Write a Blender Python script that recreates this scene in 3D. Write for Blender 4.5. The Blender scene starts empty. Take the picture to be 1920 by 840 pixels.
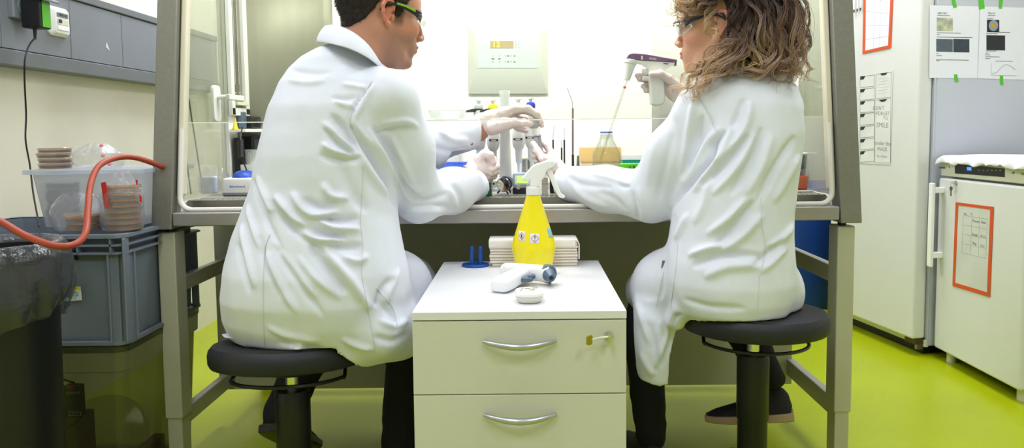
import bpy, math, random
import numpy as np
from mathutils import Vector, Matrix, Euler

random.seed(7)
RNG = np.random.RandomState(11)
scene = bpy.context.scene
COL = scene.collection
PI = math.pi

# ------------------------------------------------------------------ camera
CAMH, FPX = 0.98, 1300.0
TH, PH = math.radians(3.9), math.radians(0.55)
fw = Vector((0, math.cos(TH), -math.sin(TH)))
up0 = Vector((0, math.sin(TH), math.cos(TH)))
rt0 = Vector((1, 0, 0))
rt = rt0 * math.cos(PH) - up0 * math.sin(PH)
up = up0 * math.cos(PH) + rt0 * math.sin(PH)
CX = 986 + FPX * math.tan(TH) * math.sin(PH)
CY = 249 + FPX * math.tan(TH) * math.cos(PH)
EYE = Vector((0, 0, CAMH))

def make_camera():
    cd = bpy.data.cameras.new('camera')
    co = bpy.data.objects.new('camera', cd)
    COL.objects.link(co)
    m = Matrix((( rt.x, up.x, -fw.x, EYE.x), (rt.y, up.y, -fw.y, EYE.y), (rt.z, up.z, -fw.z, EYE.z), (0, 0, 0, 1)))
    co.matrix_world = m
    cd.sensor_width = 36
    cd.lens = FPX / 1920 * 36
    cd.shift_x = -(CX - 960) / 1920
    cd.shift_y = (CY - 420) / 1920
    cd.clip_start = 0.05
    scene.camera = co
make_camera()

def ray(px, py):
    return fw + rt * ((px - CX) / FPX) + up * ((CY - py) / FPX)
def onY(px, py, D):
    d = ray(px, py); return EYE + d * (D / d.y)
def onX(px, py, X):
    d = ray(px, py); return EYE + d * (X / d.x)
def onZ(px, py, Z):
    d = ray(px, py); return EYE + d * ((Z - CAMH) / d.z)
def onP(px, py, p, n):
    d = ray(px, py); return EYE + d * ((Vector(p) - EYE).dot(Vector(n)) / d.dot(Vector(n)))
def project(P):
    """P (n,3) world points -> (n,2) picture coordinates"""
    Q = P - np.array([0, 0, CAMH])
    x = Q @ np.array(rt); y = Q @ np.array(up); z = Q @ np.array(fw)
    return np.stack([CX + FPX * x / z, CY - FPX * y / z], 1)

# ------------------------------------------------------------------ materials
def lin(c):
    if isinstance(c, str):
        c = tuple(int(c[i:i + 2], 16) for i in (0, 2, 4))
    o = []
    for v in c[:3]:
        v = v / 255
        o.append(v / 12.92 if v <= .04045 else ((v + .055) / 1.055) ** 2.4)
    return (*o, 1)

def mat(name, col, rough=.5, metal=0, vary=.06, vscale=8, bump=0, bscale=60, emit=0, spec=.5, trans=0, ior=1.45,
        sss=0, sheen=0, coat=0, col2=None, stretch=None, rvary=0):
    m = bpy.data.materials.new(name); m.use_nodes = True
    nt = m.node_tree; b = nt.nodes['Principled BSDF']
    b.inputs['Roughness'].default_value = rough
    b.inputs['Metallic'].default_value = metal
    b.inputs['Specular IOR Level'].default_value = spec
    b.inputs['Transmission Weight'].default_value = trans
    b.inputs['IOR'].default_value = ior
    b.inputs['Coat Weight'].default_value = coat
    b.inputs['Sheen Weight'].default_value = sheen
    if sss:
        b.inputs['Subsurface Weight'].default_value = sss
        b.inputs['Subsurface Radius'].default_value = (.012, .005, .003)
        b.inputs['Subsurface Scale'].default_value = 1
    c = lin(col)
    tc = nt.nodes.new('ShaderNodeTexCoord')
    vec = tc.outputs['Object']
    if stretch:
        mp = nt.nodes.new('ShaderNodeMapping'); mp.inputs['Scale'].default_value = stretch
        nt.links.new(vec, mp.inputs['Vector']); vec = mp.outputs['Vector']
    nz = nt.nodes.new('ShaderNodeTexNoise'); nz.inputs['Scale'].default_value = vscale; nz.inputs['Detail'].default_value = 4
    nt.links.new(vec, nz.inputs['Vector'])
    rp = nt.nodes.new('ShaderNodeValToRGB')
    c2 = lin(col2) if col2 else tuple(min(1, v * (1 + vary)) for v in c[:3]) + (1,)
    c1 = c if col2 else tuple(v * (1 - vary) for v in c[:3]) + (1,)
    rp.color_ramp.elements[0].color = c1; rp.color_ramp.elements[1].color = c2
    rp.color_ramp.elements[0].position = .3; rp.color_ramp.elements[1].position = .7
    nt.links.new(nz.outputs['Fac'], rp.inputs['Fac'])
    nt.links.new(rp.outputs['Color'], b.inputs['Base Color'])
    if rvary:
        mr = nt.nodes.new('ShaderNodeMapRange'); mr.inputs['To Min'].default_value = max(.02, rough - rvary); mr.inputs['To Max'].default_value = rough + rvary
        nt.links.new(nz.outputs['Fac'], mr.inputs['Value']); nt.links.new(mr.outputs[0], b.inputs['Roughness'])
    if bump:
        bz = nt.nodes.new('ShaderNodeTexNoise'); bz.inputs['Scale'].default_value = bscale; bz.inputs['Detail'].default_value = 3
        nt.links.new(vec, bz.inputs['Vector'])
        bp = nt.nodes.new('ShaderNodeBump'); bp.inputs['Strength'].default_value = bump; bp.inputs['Distance'].default_value = .002
        nt.links.new(bz.outputs['Fac'], bp.inputs['Height']); nt.links.new(bp.outputs['Normal'], b.inputs['Normal'])
    if emit:
        b.inputs['Emission Color'].default_value = c; b.inputs['Emission Strength'].default_value = emit
    return m

def thinglass(name, col='ffffff', refl=1.0, rough=.03, haze=0, hazecol='ffffff', ior=1.5, bump=0, bscale=40):
    """clear thin sheet: transparent + fresnel gloss + a little white haze"""
    m = bpy.data.materials.new(name); m.use_nodes = True
    nt = m.node_tree; nt.nodes.clear()
    out = nt.nodes.new('ShaderNodeOutputMaterial')
    tr = nt.nodes.new('ShaderNodeBsdfTransparent'); tr.inputs['Color'].default_value = lin(col)
    gl = nt.nodes.new('ShaderNodeBsdfGlossy'); gl.inputs['Roughness'].default_value = rough
    gl.inputs['Color'].default_value = (refl, refl, refl, 1)
    lw = nt.nodes.new('ShaderNodeLayerWeight'); lw.inputs['Blend'].default_value = .5
    pw = nt.nodes.new('ShaderNodeMath'); pw.operation = 'POWER'; pw.inputs[1].default_value = 4.5
    fr = nt.nodes.new('ShaderNodeMath'); fr.operation = 'MULTIPLY_ADD'; fr.inputs[1].default_value = .8; fr.inputs[2].default_value = .035
    nt.links.new(lw.outputs['Facing'], pw.inputs[0]); nt.links.new(pw.outputs[0], fr.inputs[0])
    mx = nt.nodes.new('ShaderNodeMixShader')
    nt.links.new(fr.outputs[0], mx.inputs[0]); nt.links.new(tr.outputs[0], mx.inputs[1]); nt.links.new(gl.outputs[0], mx.inputs[2])
    last = mx
    if haze:
        df = nt.nodes.new('ShaderNodeBsdfDiffuse'); df.inputs['Color'].default_value = lin(hazecol)
        tl = nt.nodes.new('ShaderNodeBsdfTranslucent'); tl.inputs['Color'].default_value = lin(hazecol)
        m0 = nt.nodes.new('ShaderNodeMixShader'); m0.inputs[0].default_value = .5
        nt.links.new(df.outputs[0], m0.inputs[1]); nt.links.new(tl.outputs[0], m0.inputs[2])
        m2 = nt.nodes.new('ShaderNodeMixShader'); m2.inputs[0].default_value = haze
        nt.links.new(mx.outputs[0], m2.inputs[1]); nt.links.new(m0.outputs[0], m2.inputs[2]); last = m2
    if bump:
        tc = nt.nodes.new('ShaderNodeTexCoord')
        bz = nt.nodes.new('ShaderNodeTexNoise'); bz.inputs['Scale'].default_value = bscale; bz.inputs['Detail'].default_value = 5
        nt.links.new(tc.outputs['Object'], bz.inputs['Vector'])
        bp = nt.nodes.new('ShaderNodeBump'); bp.inputs['Strength'].default_value = bump; bp.inputs['Distance'].default_value = .02
        nt.links.new(bz.outputs['Fac'], bp.inputs['Height'])
        nt.links.new(bp.outputs['Normal'], gl.inputs['Normal']); nt.links.new(bp.outputs['Normal'], lw.inputs['Normal'])
    nt.links.new(last.outputs[0], out.inputs[0])
    return m

# ------------------------------------------------------------------ objects
ROOTM = {}
def tag(o, label=None, cat=None, group=None, kind=None):
    if label: o['label'] = label
    if cat: o['category'] = cat
    if group: o['group'] = group
    if kind: o['kind'] = kind
    return o
def thing(name, label, cat, loc=(0, 0, 0), rz=0, group=None, rot=None):
    o = bpy.data.objects.new(name, None); COL.objects.link(o)
    o.empty_display_size = .02
    o.location = loc; o.rotation_euler = rot if rot else (0, 0, rz)
    ROOTM[o.name] = Matrix.Translation(Vector(loc)) @ (Euler(rot) if rot else Euler((0, 0, rz))).to_matrix().to_4x4()
    return tag(o, label, cat, group)
def rootm(o):
    while o.parent: o = o.parent
    return ROOTM.get(o.name, Matrix.Identity(4))
def copy_tree(o, parent=None):
    c = o.copy(); COL.objects.link(c); c.parent = parent
    for ch in list(o.children): copy_tree(ch, c)
    if o.name in ROOTM: ROOTM[c.name] = ROOTM[o.name].copy()
    return c
def place(o, loc, rot=None):
    o.location = loc
    if rot is not None: o.rotation_euler = rot
    ROOTM[o.name] = Matrix.Translation(Vector(loc)) @ Euler(o.rotation_euler).to_matrix().to_4x4()
    return o

def frame(axis):
    a = Vector(axis).normalized()
    t = Vector((0, 0, 1)) if abs(a.z) < .9 else Vector((1, 0, 0))
    u = a.cross(t).normalized(); v = a.cross(u).normalized()
    return u, v, a

class MB:
    def __init__(s): s.v = []; s.f = []; s.m = []; s.mi = 0; s.T = None
    def use(s, i): s.mi = i; return s
    def add(s, vs, fs):
        n = len(s.v)
        if s.T is not None: vs = [s.T @ Vector(p) for p in vs]
        s.v += [tuple(p) for p in vs]; s.f += [tuple(i + n for i in f) for f in fs]; s.m += [s.mi] * len(fs)
        return s
    def box(s, c, d, R=None):
        c = Vector(c); h = [x / 2 for x in d]
        vs = []
        for sx in (-1, 1):
            for sy in (-1, 1):
                for sz in (-1, 1):
                    p = Vector((sx * h[0], sy * h[1], sz * h[2]))
                    if R is not None: p = R @ p
                    vs.append(c + p)
        return s.add(vs, [(0, 1, 3, 2), (4, 6, 7, 5), (0, 4, 5, 1), (2, 3, 7, 6), (0, 2, 6, 4), (1, 5, 7, 3)])
    def box2(s, a, b):
        a = Vector(a); b = Vector(b)
        return s.box((a + b) / 2, [abs(b[i] - a[i]) for i in range(3)])
    def hexa(s, P):
        """8 points: bottom 4 counter-clockwise, top 4"""
        return s.add(P, [(3, 2, 1, 0), (4, 5, 6, 7), (0, 1, 5, 4), (1, 2, 6, 5), (2, 3, 7, 6), (3, 0, 4, 7)])
    def cyl(s, p0, p1, r0, r1=None, n=24, cap=True):
        r1 = r0 if r1 is None else r1
        p0 = Vector(p0); p1 = Vector(p1); u, v, a = frame(p1 - p0)
        vs = []
        for p, r in ((p0, r0), (p1, r1)):
            for i in range(n):
                t = 2 * PI * i / n; vs.append(p + u * (r * math.cos(t)) + v * (r * math.sin(t)))
        fs = [(i, (i + 1) % n, n + (i + 1) % n, n + i) for i in range(n)]
        if cap: fs += [tuple(range(n))[::-1], tuple(range(n, 2 * n))]
        return s.add(vs, fs)
    def tube(s, path, r, n=8, closed=False, cap=True, flat=1.0, upv=None):
        path = [Vector(p) for p in path]; N = len(path)
        rs = r if hasattr(r, '__len__') else [r] * N
        vs = []; u = None
        for i, p in enumerate(path):
            a = path[(i + 1) % N] - path[i - 1] if closed else path[min(i + 1, N - 1)] - path[max(i - 1, 0)]
            if a.length < 1e-9: a = Vector((0, 0, 1))
            a.normalize()
            if upv is not None: u = Vector(upv)
            elif u is None: u = frame(a)[0]
            u = (u - a * u.dot(a))
            if u.length < 1e-6: u = frame(a)[0]
            u.normalize(); v = a.cross(u)
            for k in range(n):
                t = 2 * PI * k / n; vs.append(p + u * (rs[i] * math.cos(t)) + v * (rs[i] * flat * math.sin(t)))
        fs = []
        for i in range(N if closed else N - 1):
            j = (i + 1) % N
            for k in range(n): fs.append((i * n + k, i * n + (k + 1) % n, j * n + (k + 1) % n, j * n + k))
        if cap and not closed: fs += [tuple(range(n))[::-1], tuple(range((N - 1) * n, N * n))]
        return s.add(vs, fs)
    def lathe(s, prof, c=(0, 0, 0), n=32, axis=(0, 0, 1), sx=1, sy=1):
        u, v, a = (Vector((1, 0, 0)), Vector((0, 1, 0)), Vector((0, 0, 1))) if tuple(axis) == (0, 0, 1) else frame(axis)
        c = Vector(c); vs = []; fs = []; N = len(prof)
        for r, z in prof:
            r = max(r, 1e-5)
            for k in range(n):
                t = 2 * PI * k / n; vs.append(c + a * z + u * (r * sx * math.cos(t)) + v * (r * sy * math.sin(t)))
        for i in range(N - 1):
            for k in range(n): fs.append((i * n + k, i * n + (k + 1) % n, (i + 1) * n + (k + 1) % n, (i + 1) * n + k))
        fs += [tuple(range(n))[::-1], tuple(range((N - 1) * n, N * n))]
        return s.add(vs, fs)
    def prism(s, poly, ext):
        poly = [Vector(p) for p in poly]; e = Vector(ext); n = len(poly)
        return s.add(poly + [p + e for p in poly], [tuple(range(n))[::-1], tuple(range(n, 2 * n))] + [(i, (i + 1) % n, n + (i + 1) % n, n + i) for i in range(n)])
    def loft(s, rings, closed=True, cap=True):
        n = len(rings[0]); vs = [p for r in rings for p in r]; fs = []
        for i in range(len(rings) - 1):
            for k in range(n if closed else n - 1):
                fs.append((i * n + k, i * n + (k + 1) % n, (i + 1) * n + (k + 1) % n, (i + 1) * n + k))
        if cap and closed: fs += [tuple(range(n))[::-1], tuple(range((len(rings) - 1) * n, len(rings) * n))]
        return s.add(vs, fs)
    def ell(s, c, r, n=20, m=12):
        r = (r, r, r) if not hasattr(r, '__len__') else r
        c = Vector(c); vs = []; fs = []
        for i in range(m + 1):
            a = PI * i / m
            rr = max(math.sin(a), 1e-4)
            for k in range(n):
                t = 2 * PI * k / n
                vs.append(c + Vector((r[0] * rr * math.cos(t), r[1] * rr * math.sin(t), -r[2] * math.cos(a))))
        for i in range(m):
            for k in range(n): fs.append((i * n + k, i * n + (k + 1) % n, (i + 1) * n + (k + 1) % n, (i + 1) * n + k))
        return s.add(vs, fs)
    def rbox(s, c, d, r, seg=4, R=None):
        """box with rounded vertical edges"""
        poly = rrect(d[0], d[1], r, seg)
        c = Vector(c)
        pts = [Vector((x, y, -d[2] / 2)) for x, y in poly]
        tops = [Vector((x, y, d[2] / 2)) for x, y in poly]
        if R is not None: pts = [R @ p for p in pts]; tops = [R @ p for p in tops]
        n = len(poly)
        return s.add([c + p for p in pts] + [c + p for p in tops], [tuple(range(n))[::-1], tuple(range(n, 2 * n))] + [(i, (i + 1) % n, n + (i + 1) % n, n + i) for i in range(n)])
    def quad(s, a, b, c, d): return s.add([a, b, c, d], [(0, 1, 2, 3)])
    def build(s, name, mats, parent=None, world=False, bevel=0, bseg=2, angle=35, solid=0, subsurf=0, flat=False):
        me = bpy.data.meshes.new(name)
        vs = s.v
        if world and parent is not None:
            inv = rootm(parent).inverted(); vs = [tuple(inv @ Vector(p)) for p in vs]
        me.from_pydata(vs, [], s.f)
        ms = mats if isinstance(mats, (list, tuple)) else [mats]
        for m in ms: me.materials.append(m)
        if len(ms) > 1: me.polygons.foreach_set('material_index', s.m)
        me.update()
        import bmesh
        b = bmesh.new(); b.from_mesh(me)
        bmesh.ops.recalc_face_normals(b, faces=b.faces); b.to_mesh(me); b.free()
        if not flat:
            me.shade_smooth()
            me.set_sharp_from_angle(angle=math.radians(angle))
        o = bpy.data.objects.new(name, me); COL.objects.link(o)
        if solid:
            md = o.modifiers.new('s', 'SOLIDIFY'); md.thickness = solid; md.offset = 0
        if bevel:
            md = o.modifiers.new('b', 'BEVEL'); md.width = bevel; md.segments = bseg; md.limit_method = 'ANGLE'; md.angle_limit = math.radians(40)
            md.harden_normals = True
        if subsurf:
            md = o.modifiers.new('ss', 'SUBSURF'); md.levels = subsurf; md.render_levels = subsurf
        if parent is not None: o.parent = parent
        return o

def rrect(w, h, r, seg=4):
    out = []
    for cx, cy, a0 in ((w / 2 - r, h / 2 - r, 0), (-w / 2 + r, h / 2 - r, 90), (-w / 2 + r, -h / 2 + r, 180), (w / 2 - r, -h / 2 + r, 270)):
        for i in range(seg + 1):
            a = math.radians(a0 + 90 * i / seg); out.append((cx + r * math.cos(a), cy + r * math.sin(a)))
    return out
def spline(pts, n=8, closed=False):
    """Catmull-Rom through the points"""
    P = [Vector(p) for p in pts]; out = []; N = len(P)
    rng = range(N if closed else N - 1)
    for i in rng:
        if closed: p0, p1, p2, p3 = P[i - 1], P[i], P[(i + 1) % N], P[(i + 2) % N]
        else: p0, p1, p2, p3 = P[max(i - 1, 0)], P[i], P[i + 1], P[min(i + 2, N - 1)]
        for k in range(n):
            t = k / n
            out.append(.5 * ((2 * p1) + (p2 - p0) * t + (2 * p0 - 5 * p1 + 4 * p2 - p3) * t * t + (3 * p1 - p0 - 3 * p2 + p3) * t ** 3))
    if not closed: out.append(P[-1])
    return out
def text_mb(mb, s, size, T, depth=.0003, align='CENTER'):
    """mesh lettering in the local XY plane of matrix T"""
    cu = bpy.data.curves.new('t', 'FONT'); cu.body = s; cu.size = size; cu.extrude = depth; cu.align_x = align; cu.align_y = 'CENTER'; cu.resolution_u = 2
    ob = bpy.data.objects.new('t', cu); COL.objects.link(ob)
    dg = bpy.context.evaluated_depsgraph_get(); me = ob.evaluated_get(dg).to_mesh()
    vs = [T @ v.co for v in me.vertices]; fs = [tuple(p.vertices) for p in me.polygons]
    ob.evaluated_get(dg).to_mesh_clear()
    bpy.data.objects.remove(ob); bpy.data.curves.remove(cu)
    mb.add(vs, fs)
def basis(o, x, y):
    x = Vector(x).normalized(); y = Vector(y); y = (y - x * y.dot(x)).normalized(); z = x.cross(y); o = Vector(o)
    return Matrix(((x.x, y.x, z.x, o.x), (x.y, y.y, z.y, o.y), (x.z, y.z, z.z, o.z), (0, 0, 0, 1)))
def Rz(a): return Matrix.Rotation(a, 3, 'Z')
def Rx(a): return Matrix.Rotation(a, 3, 'X')
def Ry(a): return Matrix.Rotation(a, 3, 'Y')

# ------------------------------------------------------------------ palette
M = {}
M['floor'] = mat('lime_floor', 'a6b30c', .3, vary=.05, vscale=3, rvary=.05, bump=.05, bscale=6)
M['wall'] = mat('wall_paint', 'e4dfd3', .75, vary=.02, bump=.15, bscale=120)
M['ceiling'] = mat('ceiling_paint', 'e6e6e2', .8)
M['steel'] = mat('brushed_steel', '8f8d86', .38, 1, vary=.08, vscale=40, stretch=(1, 1, 12), rvary=.06)
M['steel_dark'] = mat('satin_steel_side', '87867d', .5, .55, vary=.05, vscale=90, bump=.05, bscale=400)
M['steel_h'] = mat('brushed_steel_worktop', 'a9a69f', .33, 1, vary=.08, vscale=14, stretch=(1, 14, 1), rvary=.08)
M['white_metal'] = mat('white_lacquered_interior', 'f1f0ea', .45, vary=.015)
M['cream'] = mat('cream_gasket_rubber', 'e4dcc4', .5, vary=.03)
M['white_gasket'] = mat('white_tube_seal', 'e8e6de', .35, vary=.02)
M['leg'] = mat('greige_powder_coat', 'bab8a2', .45, vary=.04, bump=.05, bscale=200)
M['rail'] = mat('greige_rail_coat', 'aaa89b', .4, .2, vary=.04)
M['panel'] = mat('greige_laminate', 'b3b29a', .55, vary=.03)
M['black'] = mat('black_plastic', '16171a', .4, vary=.1)
M['black_soft'] = mat('black_polyurethane', '1b1d22', .55, vary=.12, bump=.12, bscale=300)
M['dark'] = mat('dark_grey_plastic', '303338', .45)
M['white_pl'] = mat('white_plastic', 'f3f3f1', .35, vary=.02)
M['white_pl2'] = mat('offwhite_plastic', 'd9d7ca', .4, vary=.02)
M['grey_trunk'] = mat('grey_trunking_plastic', '7d828b', .45, vary=.03, bump=.05, bscale=300)
M['grey_trunk2'] = mat('dark_grey_trunking_rail', '6b7075', .4, vary=.03)
M['crate'] = mat('blue_grey_crate_plastic', '77808c', .42, vary=.04, vscale=4)
M['ink'] = mat('dark_ink', '2b2b2d', .7)
M['ink_soft'] = mat('faint_ink', '8b8a86', .8)
M['paper'] = mat('white_paper', 'eceef3', .85, vary=.01)
M['fridge'] = mat('white_fridge_enamel', 'dcddd8', .3, vary=.012, rvary=.04)
M['fridge2'] = mat('pale_grey_fridge_side', 'c6cad4', .4, vary=.012)
M['orange'] = mat('orange_magnetic_border', 'd4511e', .45, vary=.04)
M['orange_hose'] = mat('orange_rubber_hose', '9c3c20', .42, vary=.08, bump=.08, bscale=200)
M['red'] = mat('red_tape', 'c8141c', .4)
M['green_tape'] = mat('bright_green_tape', '55c22b', .5)
M['blue'] = mat('blue_plastic', '1f4fb4', .35)
M['blue_dark'] = mat('royal_blue_bin_plastic', '0d3f9e', .38, vary=.06)
M['blue_stand'] = mat('deep_blue_plastic', '11499a', .35)
M['teal'] = mat('teal_plastic', '1e9a96', .35)
M['lime'] = mat('lime_plastic', '6fe01e', .35)
M['green'] = mat('green_plastic', '0f7a48', .4)
M['yellow'] = mat('yellow_plastic', 'f3de16', .3)
M['chrome'] = mat('chrome', 'd8d8d8', .12, 1)
M['alu'] = mat('satin_aluminium', 'b9bcc2', .28, .85, vary=.03)
M['slate'] = mat('slate_blue_plastic', '51667a', .35)
M['glass'] = thinglass('clear_glass_pane', 'f6f8f4', .7, .02)
M['clear'] = thinglass('clear_plastic', 'f2f4f6', 1, .08, haze=.12)
M['clear_dish'] = thinglass('clear_dish_plastic', 'f2efec', 1, .08, haze=.09)
M['frost'] = thinglass('frosted_box_plastic', 'e8ebf0', .8, .25, haze=.5, hazecol='dfe3ea')
M['smoke_clear'] = thinglass('clear_olive_box_plastic', 'b2b4a0', .8, .12, haze=.3, hazecol='6f7156')
M['bag'] = thinglass('clear_plastic_bag', 'f4f4f6', 1.2, .1, haze=.07, bump=.8, bscale=22)
# ================================================================== the room
def struct(mb, name, m, **k):
    return tag(mb.build(name, m, None, **k), kind='structure')
WX = -1.66; BY = 4.05; RX = 2.75; FY = -2.2; CZ = 2.75
struct(MB().box2((WX - .1, FY, -.08), (RX + .1, BY + .1, 0)), 'floor', M['floor'])
struct(MB().box2((WX - .12, FY, 0), (WX, BY + .1, CZ)), 'wall_left', M['wall'])
struct(MB().box2((WX, BY, 0), (RX + .1, BY + .12, CZ)), 'wall_back', M['wall'])
struct(MB().box2((RX, FY, 0), (RX + .12, BY, CZ)), 'wall_right', M['wall'])
struct(MB().box2((WX - .12, FY - .12, 0), (RX + .12, FY, CZ)), 'wall_front', M['wall'])
struct(MB().box2((WX - .12, FY - .12, CZ), (RX + .12, BY + .12, CZ + .1)), 'ceiling', M['ceiling'])

M['side_glass'] = thinglass('hazed_side_glass', 'f4f6ee', .9, .04, haze=.16, hazecol='f2f2e6')  # pale haze colour stands in for reflected light and fades the view behind
# ---- cable trunking along the left wall
tr = thing('cable_trunking', 'grey plastic cable trunking running along the left wall above the crates', 'cable trunking', (WX, 2.5, 1.2))
zb = onX(0, 120, WX + .06).z; z1 = onX(145, 113, WX + .06).z; ztop = onX(240, 17, WX + .06).z
y0, y1 = 1.4, onX(408, 130, WX + .06).y
MB().box2((WX, y0, z1 + .006), (WX + .052, y1, ztop - .03)).build('trunking_body', M['grey_trunk2'], tr, world=True, bevel=.002)
MB().box2((WX, y0, zb), (WX + .066, y1, z1)).build('lower_rail', M['grey_trunk2'], tr, world=True, bevel=.004)
MB().box2((WX, y0, ztop - .028), (WX + .066, y1, ztop)).build('upper_rail', M['grey_trunk2'], tr, world=True, bevel=.004)
seams = [y0] + [onX(px, py, WX + .06).y for px, py in ((2, 60), (132, 60), (229, 80))] + [3.15, y1]
for a, b in zip(seams, seams[1:]):
    MB().box2((WX + .05, a + .0012, z1 + .003), (WX + .06, b - .0012, ztop - .031)).build('cover_panel', M['grey_trunk'], tr, world=True, bevel=.001)
p = onX(200, 85, WX + .0605)
q = [onX(a, b, WX + .0605) for a, b in ((200, 79), (206, 96), (198, 88))]
MB().prism(q, (.0004, 0, 0)).build('scuff_mark', M['white_pl2'], tr, world=True)

# white data outlet
def wall_rect(px0, py0, px1, py1, X):
    """y and z range of a rectangle on the plane x = X"""
    a = onX(px0, (py0 + py1) / 2, X); b = onX(px1, (py0 + py1) / 2, X)
    m = (px0 + px1) / 2
    return a.y, b.y, onX(m, py1, X).z, onX(m, py0, X).z
ya, yb, za, zb2 = wall_rect(94, 14, 129, 68, WX + .07)
so = thing('data_outlet', 'white data outlet plate with a small window on the grey trunking', 'outlet', (WX + .06, (ya + yb) / 2, (za + zb2) / 2))
c = Vector((WX + .068, (ya + yb) / 2, (za + zb2) / 2)); w = yb - ya; h = zb2 - za
Rw = Matrix(((0, 0, 1), (1, 0, 0), (0, 1, 0)))       # local xy -> wall yz, local z -> +x
mb = MB(); P0 = rrect(w, h, .012); P1 = rrect(w * .72, h * .8, .008)
mb.loft([[c + Rw @ Vector((x, y, z - .008)) for x, y in P] for P, z in ((P0, 0), (P0, .006), (P1, .02))])
mb.build('cover_plate', M['white_pl'], so, world=True)
MB().box(c + Vector((.013, 0, h * .22)), (.003, w * .58, h * .15)).build('label_window', M['grey_trunk'], so, world=True, bevel=.001)
mb = MB(); T = basis(c + Vector((.0155, 0, h * .22)), (0, 1, 0), (0, 0, 1)); text_mb(mb, 'N12-1A', h * .12, T)
mb.build('lettering', M['ink'], so, world=True)
MB().box(c + Vector((.013, 0, -h * .02)), (.004, w * .56, h * .2)).build('outlet_port', M['white_pl2'], so, world=True, bevel=.001)
MB().box(c + Vector((.0145, -w * .17, -h * .0)), (.004, w * .16, h * .12)).build('port_opening', M['black'], so, world=True)
MB().box(c + Vector((.014, 0, -h * .23)), (.004, w * .6, h * .15)).build('port_shutter', M['white_pl'], so, world=True, bevel=.001)

# flap socket + plug-in power adapter with a green label
so = thing('flap_socket', 'grey wall socket with its hinged flap held open over a black plug', 'socket', tuple(onX(28, 20, WX + .06)))
ya, yb, za, zb2 = wall_rect(20, -20, 60, 37, WX + .07)
MB().box2((WX + .058, ya, za), (WX + .078, yb, zb2)).build('socket_base', M['grey_trunk'], so, world=True, bevel=.004)
MB().cyl((WX + .078, (ya + yb) / 2, (za + zb2) / 2 - .01), (WX + .082, (ya + yb) / 2, (za + zb2) / 2 - .01), .03, n=32).build('socket_face', M['grey_trunk'], so, world=True)
a1 = onX(38, -2, WX + .08); mb = MB()
F0 = Vector((WX + .08, ya + .008, zb2 - .012)); F1 = Vector((WX + .08, yb - .008, zb2 - .012))
out = Vector((.085, .0, -.03))
mb.hexa([F0, F1, F1 + out, F0 + out, F0 + Vector((0, 0, .012)), F1 + Vector((0, 0, .012)), F1 + out + Vector((0, 0, .008)), F0 + out + Vector((0, 0, .008))])
mb.build('hinged_flap', M['grey_trunk'], so, world=True, bevel=.003)
ad = thing('power_adapter', 'black plug-in power adapter with a green label in the grey flap socket', 'power adapter', (WX + .09, (ya + yb) / 2, za + .01))
yc = (ya + yb) / 2
zt = zb2 - .035; zl = onX(60, 50, WX + .13).z
MB().box2((WX + .083, yc - .026, zl), (WX + .145, yc + .026, zt)).build('adapter_body', M['black'], ad, world=True, bevel=.006, bseg=3)
MB().box2((WX + .1455, yc - .018, zl + .004), (WX + .147, yc + .018, zt - .004)).build('green_label', mat('adapter_green_label', '55b41e', .4), ad, world=True)
MB().cyl((WX + .115, yc - .01, zl), (WX + .115, yc - .012, zl - .035), .006, .0035).build('cable_grommet', M['black'], ad, world=True)
cs = Vector((WX + .115, yc - .012, zl - .03))
cpts = [cs] + [onX(px, py, WX + x) for px, py, x in ((55, 85, .12), (47, 110, .13), (46, 150, .12), (49, 215, .1), (48, 262, .1), (56, 310, .11), (62, 360, .13), (70, 405, .16), (73, 425, .18))]
tag(MB().tube(spline(cpts, 8), .0026, 8).build('power_cable', M['black'], None), 'thin black power cable hanging from the plug adapter down behind the crates', 'cable')

# ================================================================== safety cabinet
def slY(z): return 1.92 + (z - .72) * .135          # slanted front plane of the cabinet
HT = 1.97
hood = thing('safety_cabinet', 'large stainless steel laminar flow cabinet with a slanted glass front and white lit interior', 'safety cabinet', (-.05, 2.3, .72))
xl0 = onY(283, 432, 1.92).x; xl1 = onY(321, 428, 1.92).x; xr0 = onY(1617, 415, 1.92).x; xr1 = onY(1577, 413, 1.92).x
zb = onY(300, 431, 1.92).z
mb = MB()
def slantpost(mb, xa, xb, zlo, zhi, d0, d1):
    mb.hexa([(xa, slY(zlo) + d0, zlo), (xb, slY(zlo) + d0, zlo), (xb, slY(zlo) + d1, zlo), (xa, slY(zlo) + d1, zlo),
             (xa, slY(zhi) + d0, zhi), (xb, slY(zhi) + d0, zhi), (xb, slY(zhi) + d1, zhi), (xa, slY(zhi) + d1, zhi)])
for xa, xb in ((xl0, xl1), (xr1, xr0)):
    mb = MB(); slantpost(mb, xa, xb, zb, HT, 0, .055); mb.build('front_post', M['steel_dark'], hood, world=True, bevel=.003)
zbt = onY(900, 394, 1.92).z; zbb = zb + .008
MB().box2((xl1 + .001, 1.925, zbb), (xr1 - .001, 1.99, zbt)).build('front_rail', mat('neutral_steel_rail', 'a8a3a4', .36, .6, vary=.07, vscale=8, stretch=(1, 14, 1), rvary=.06), hood, world=True, bevel=.004)
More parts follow.
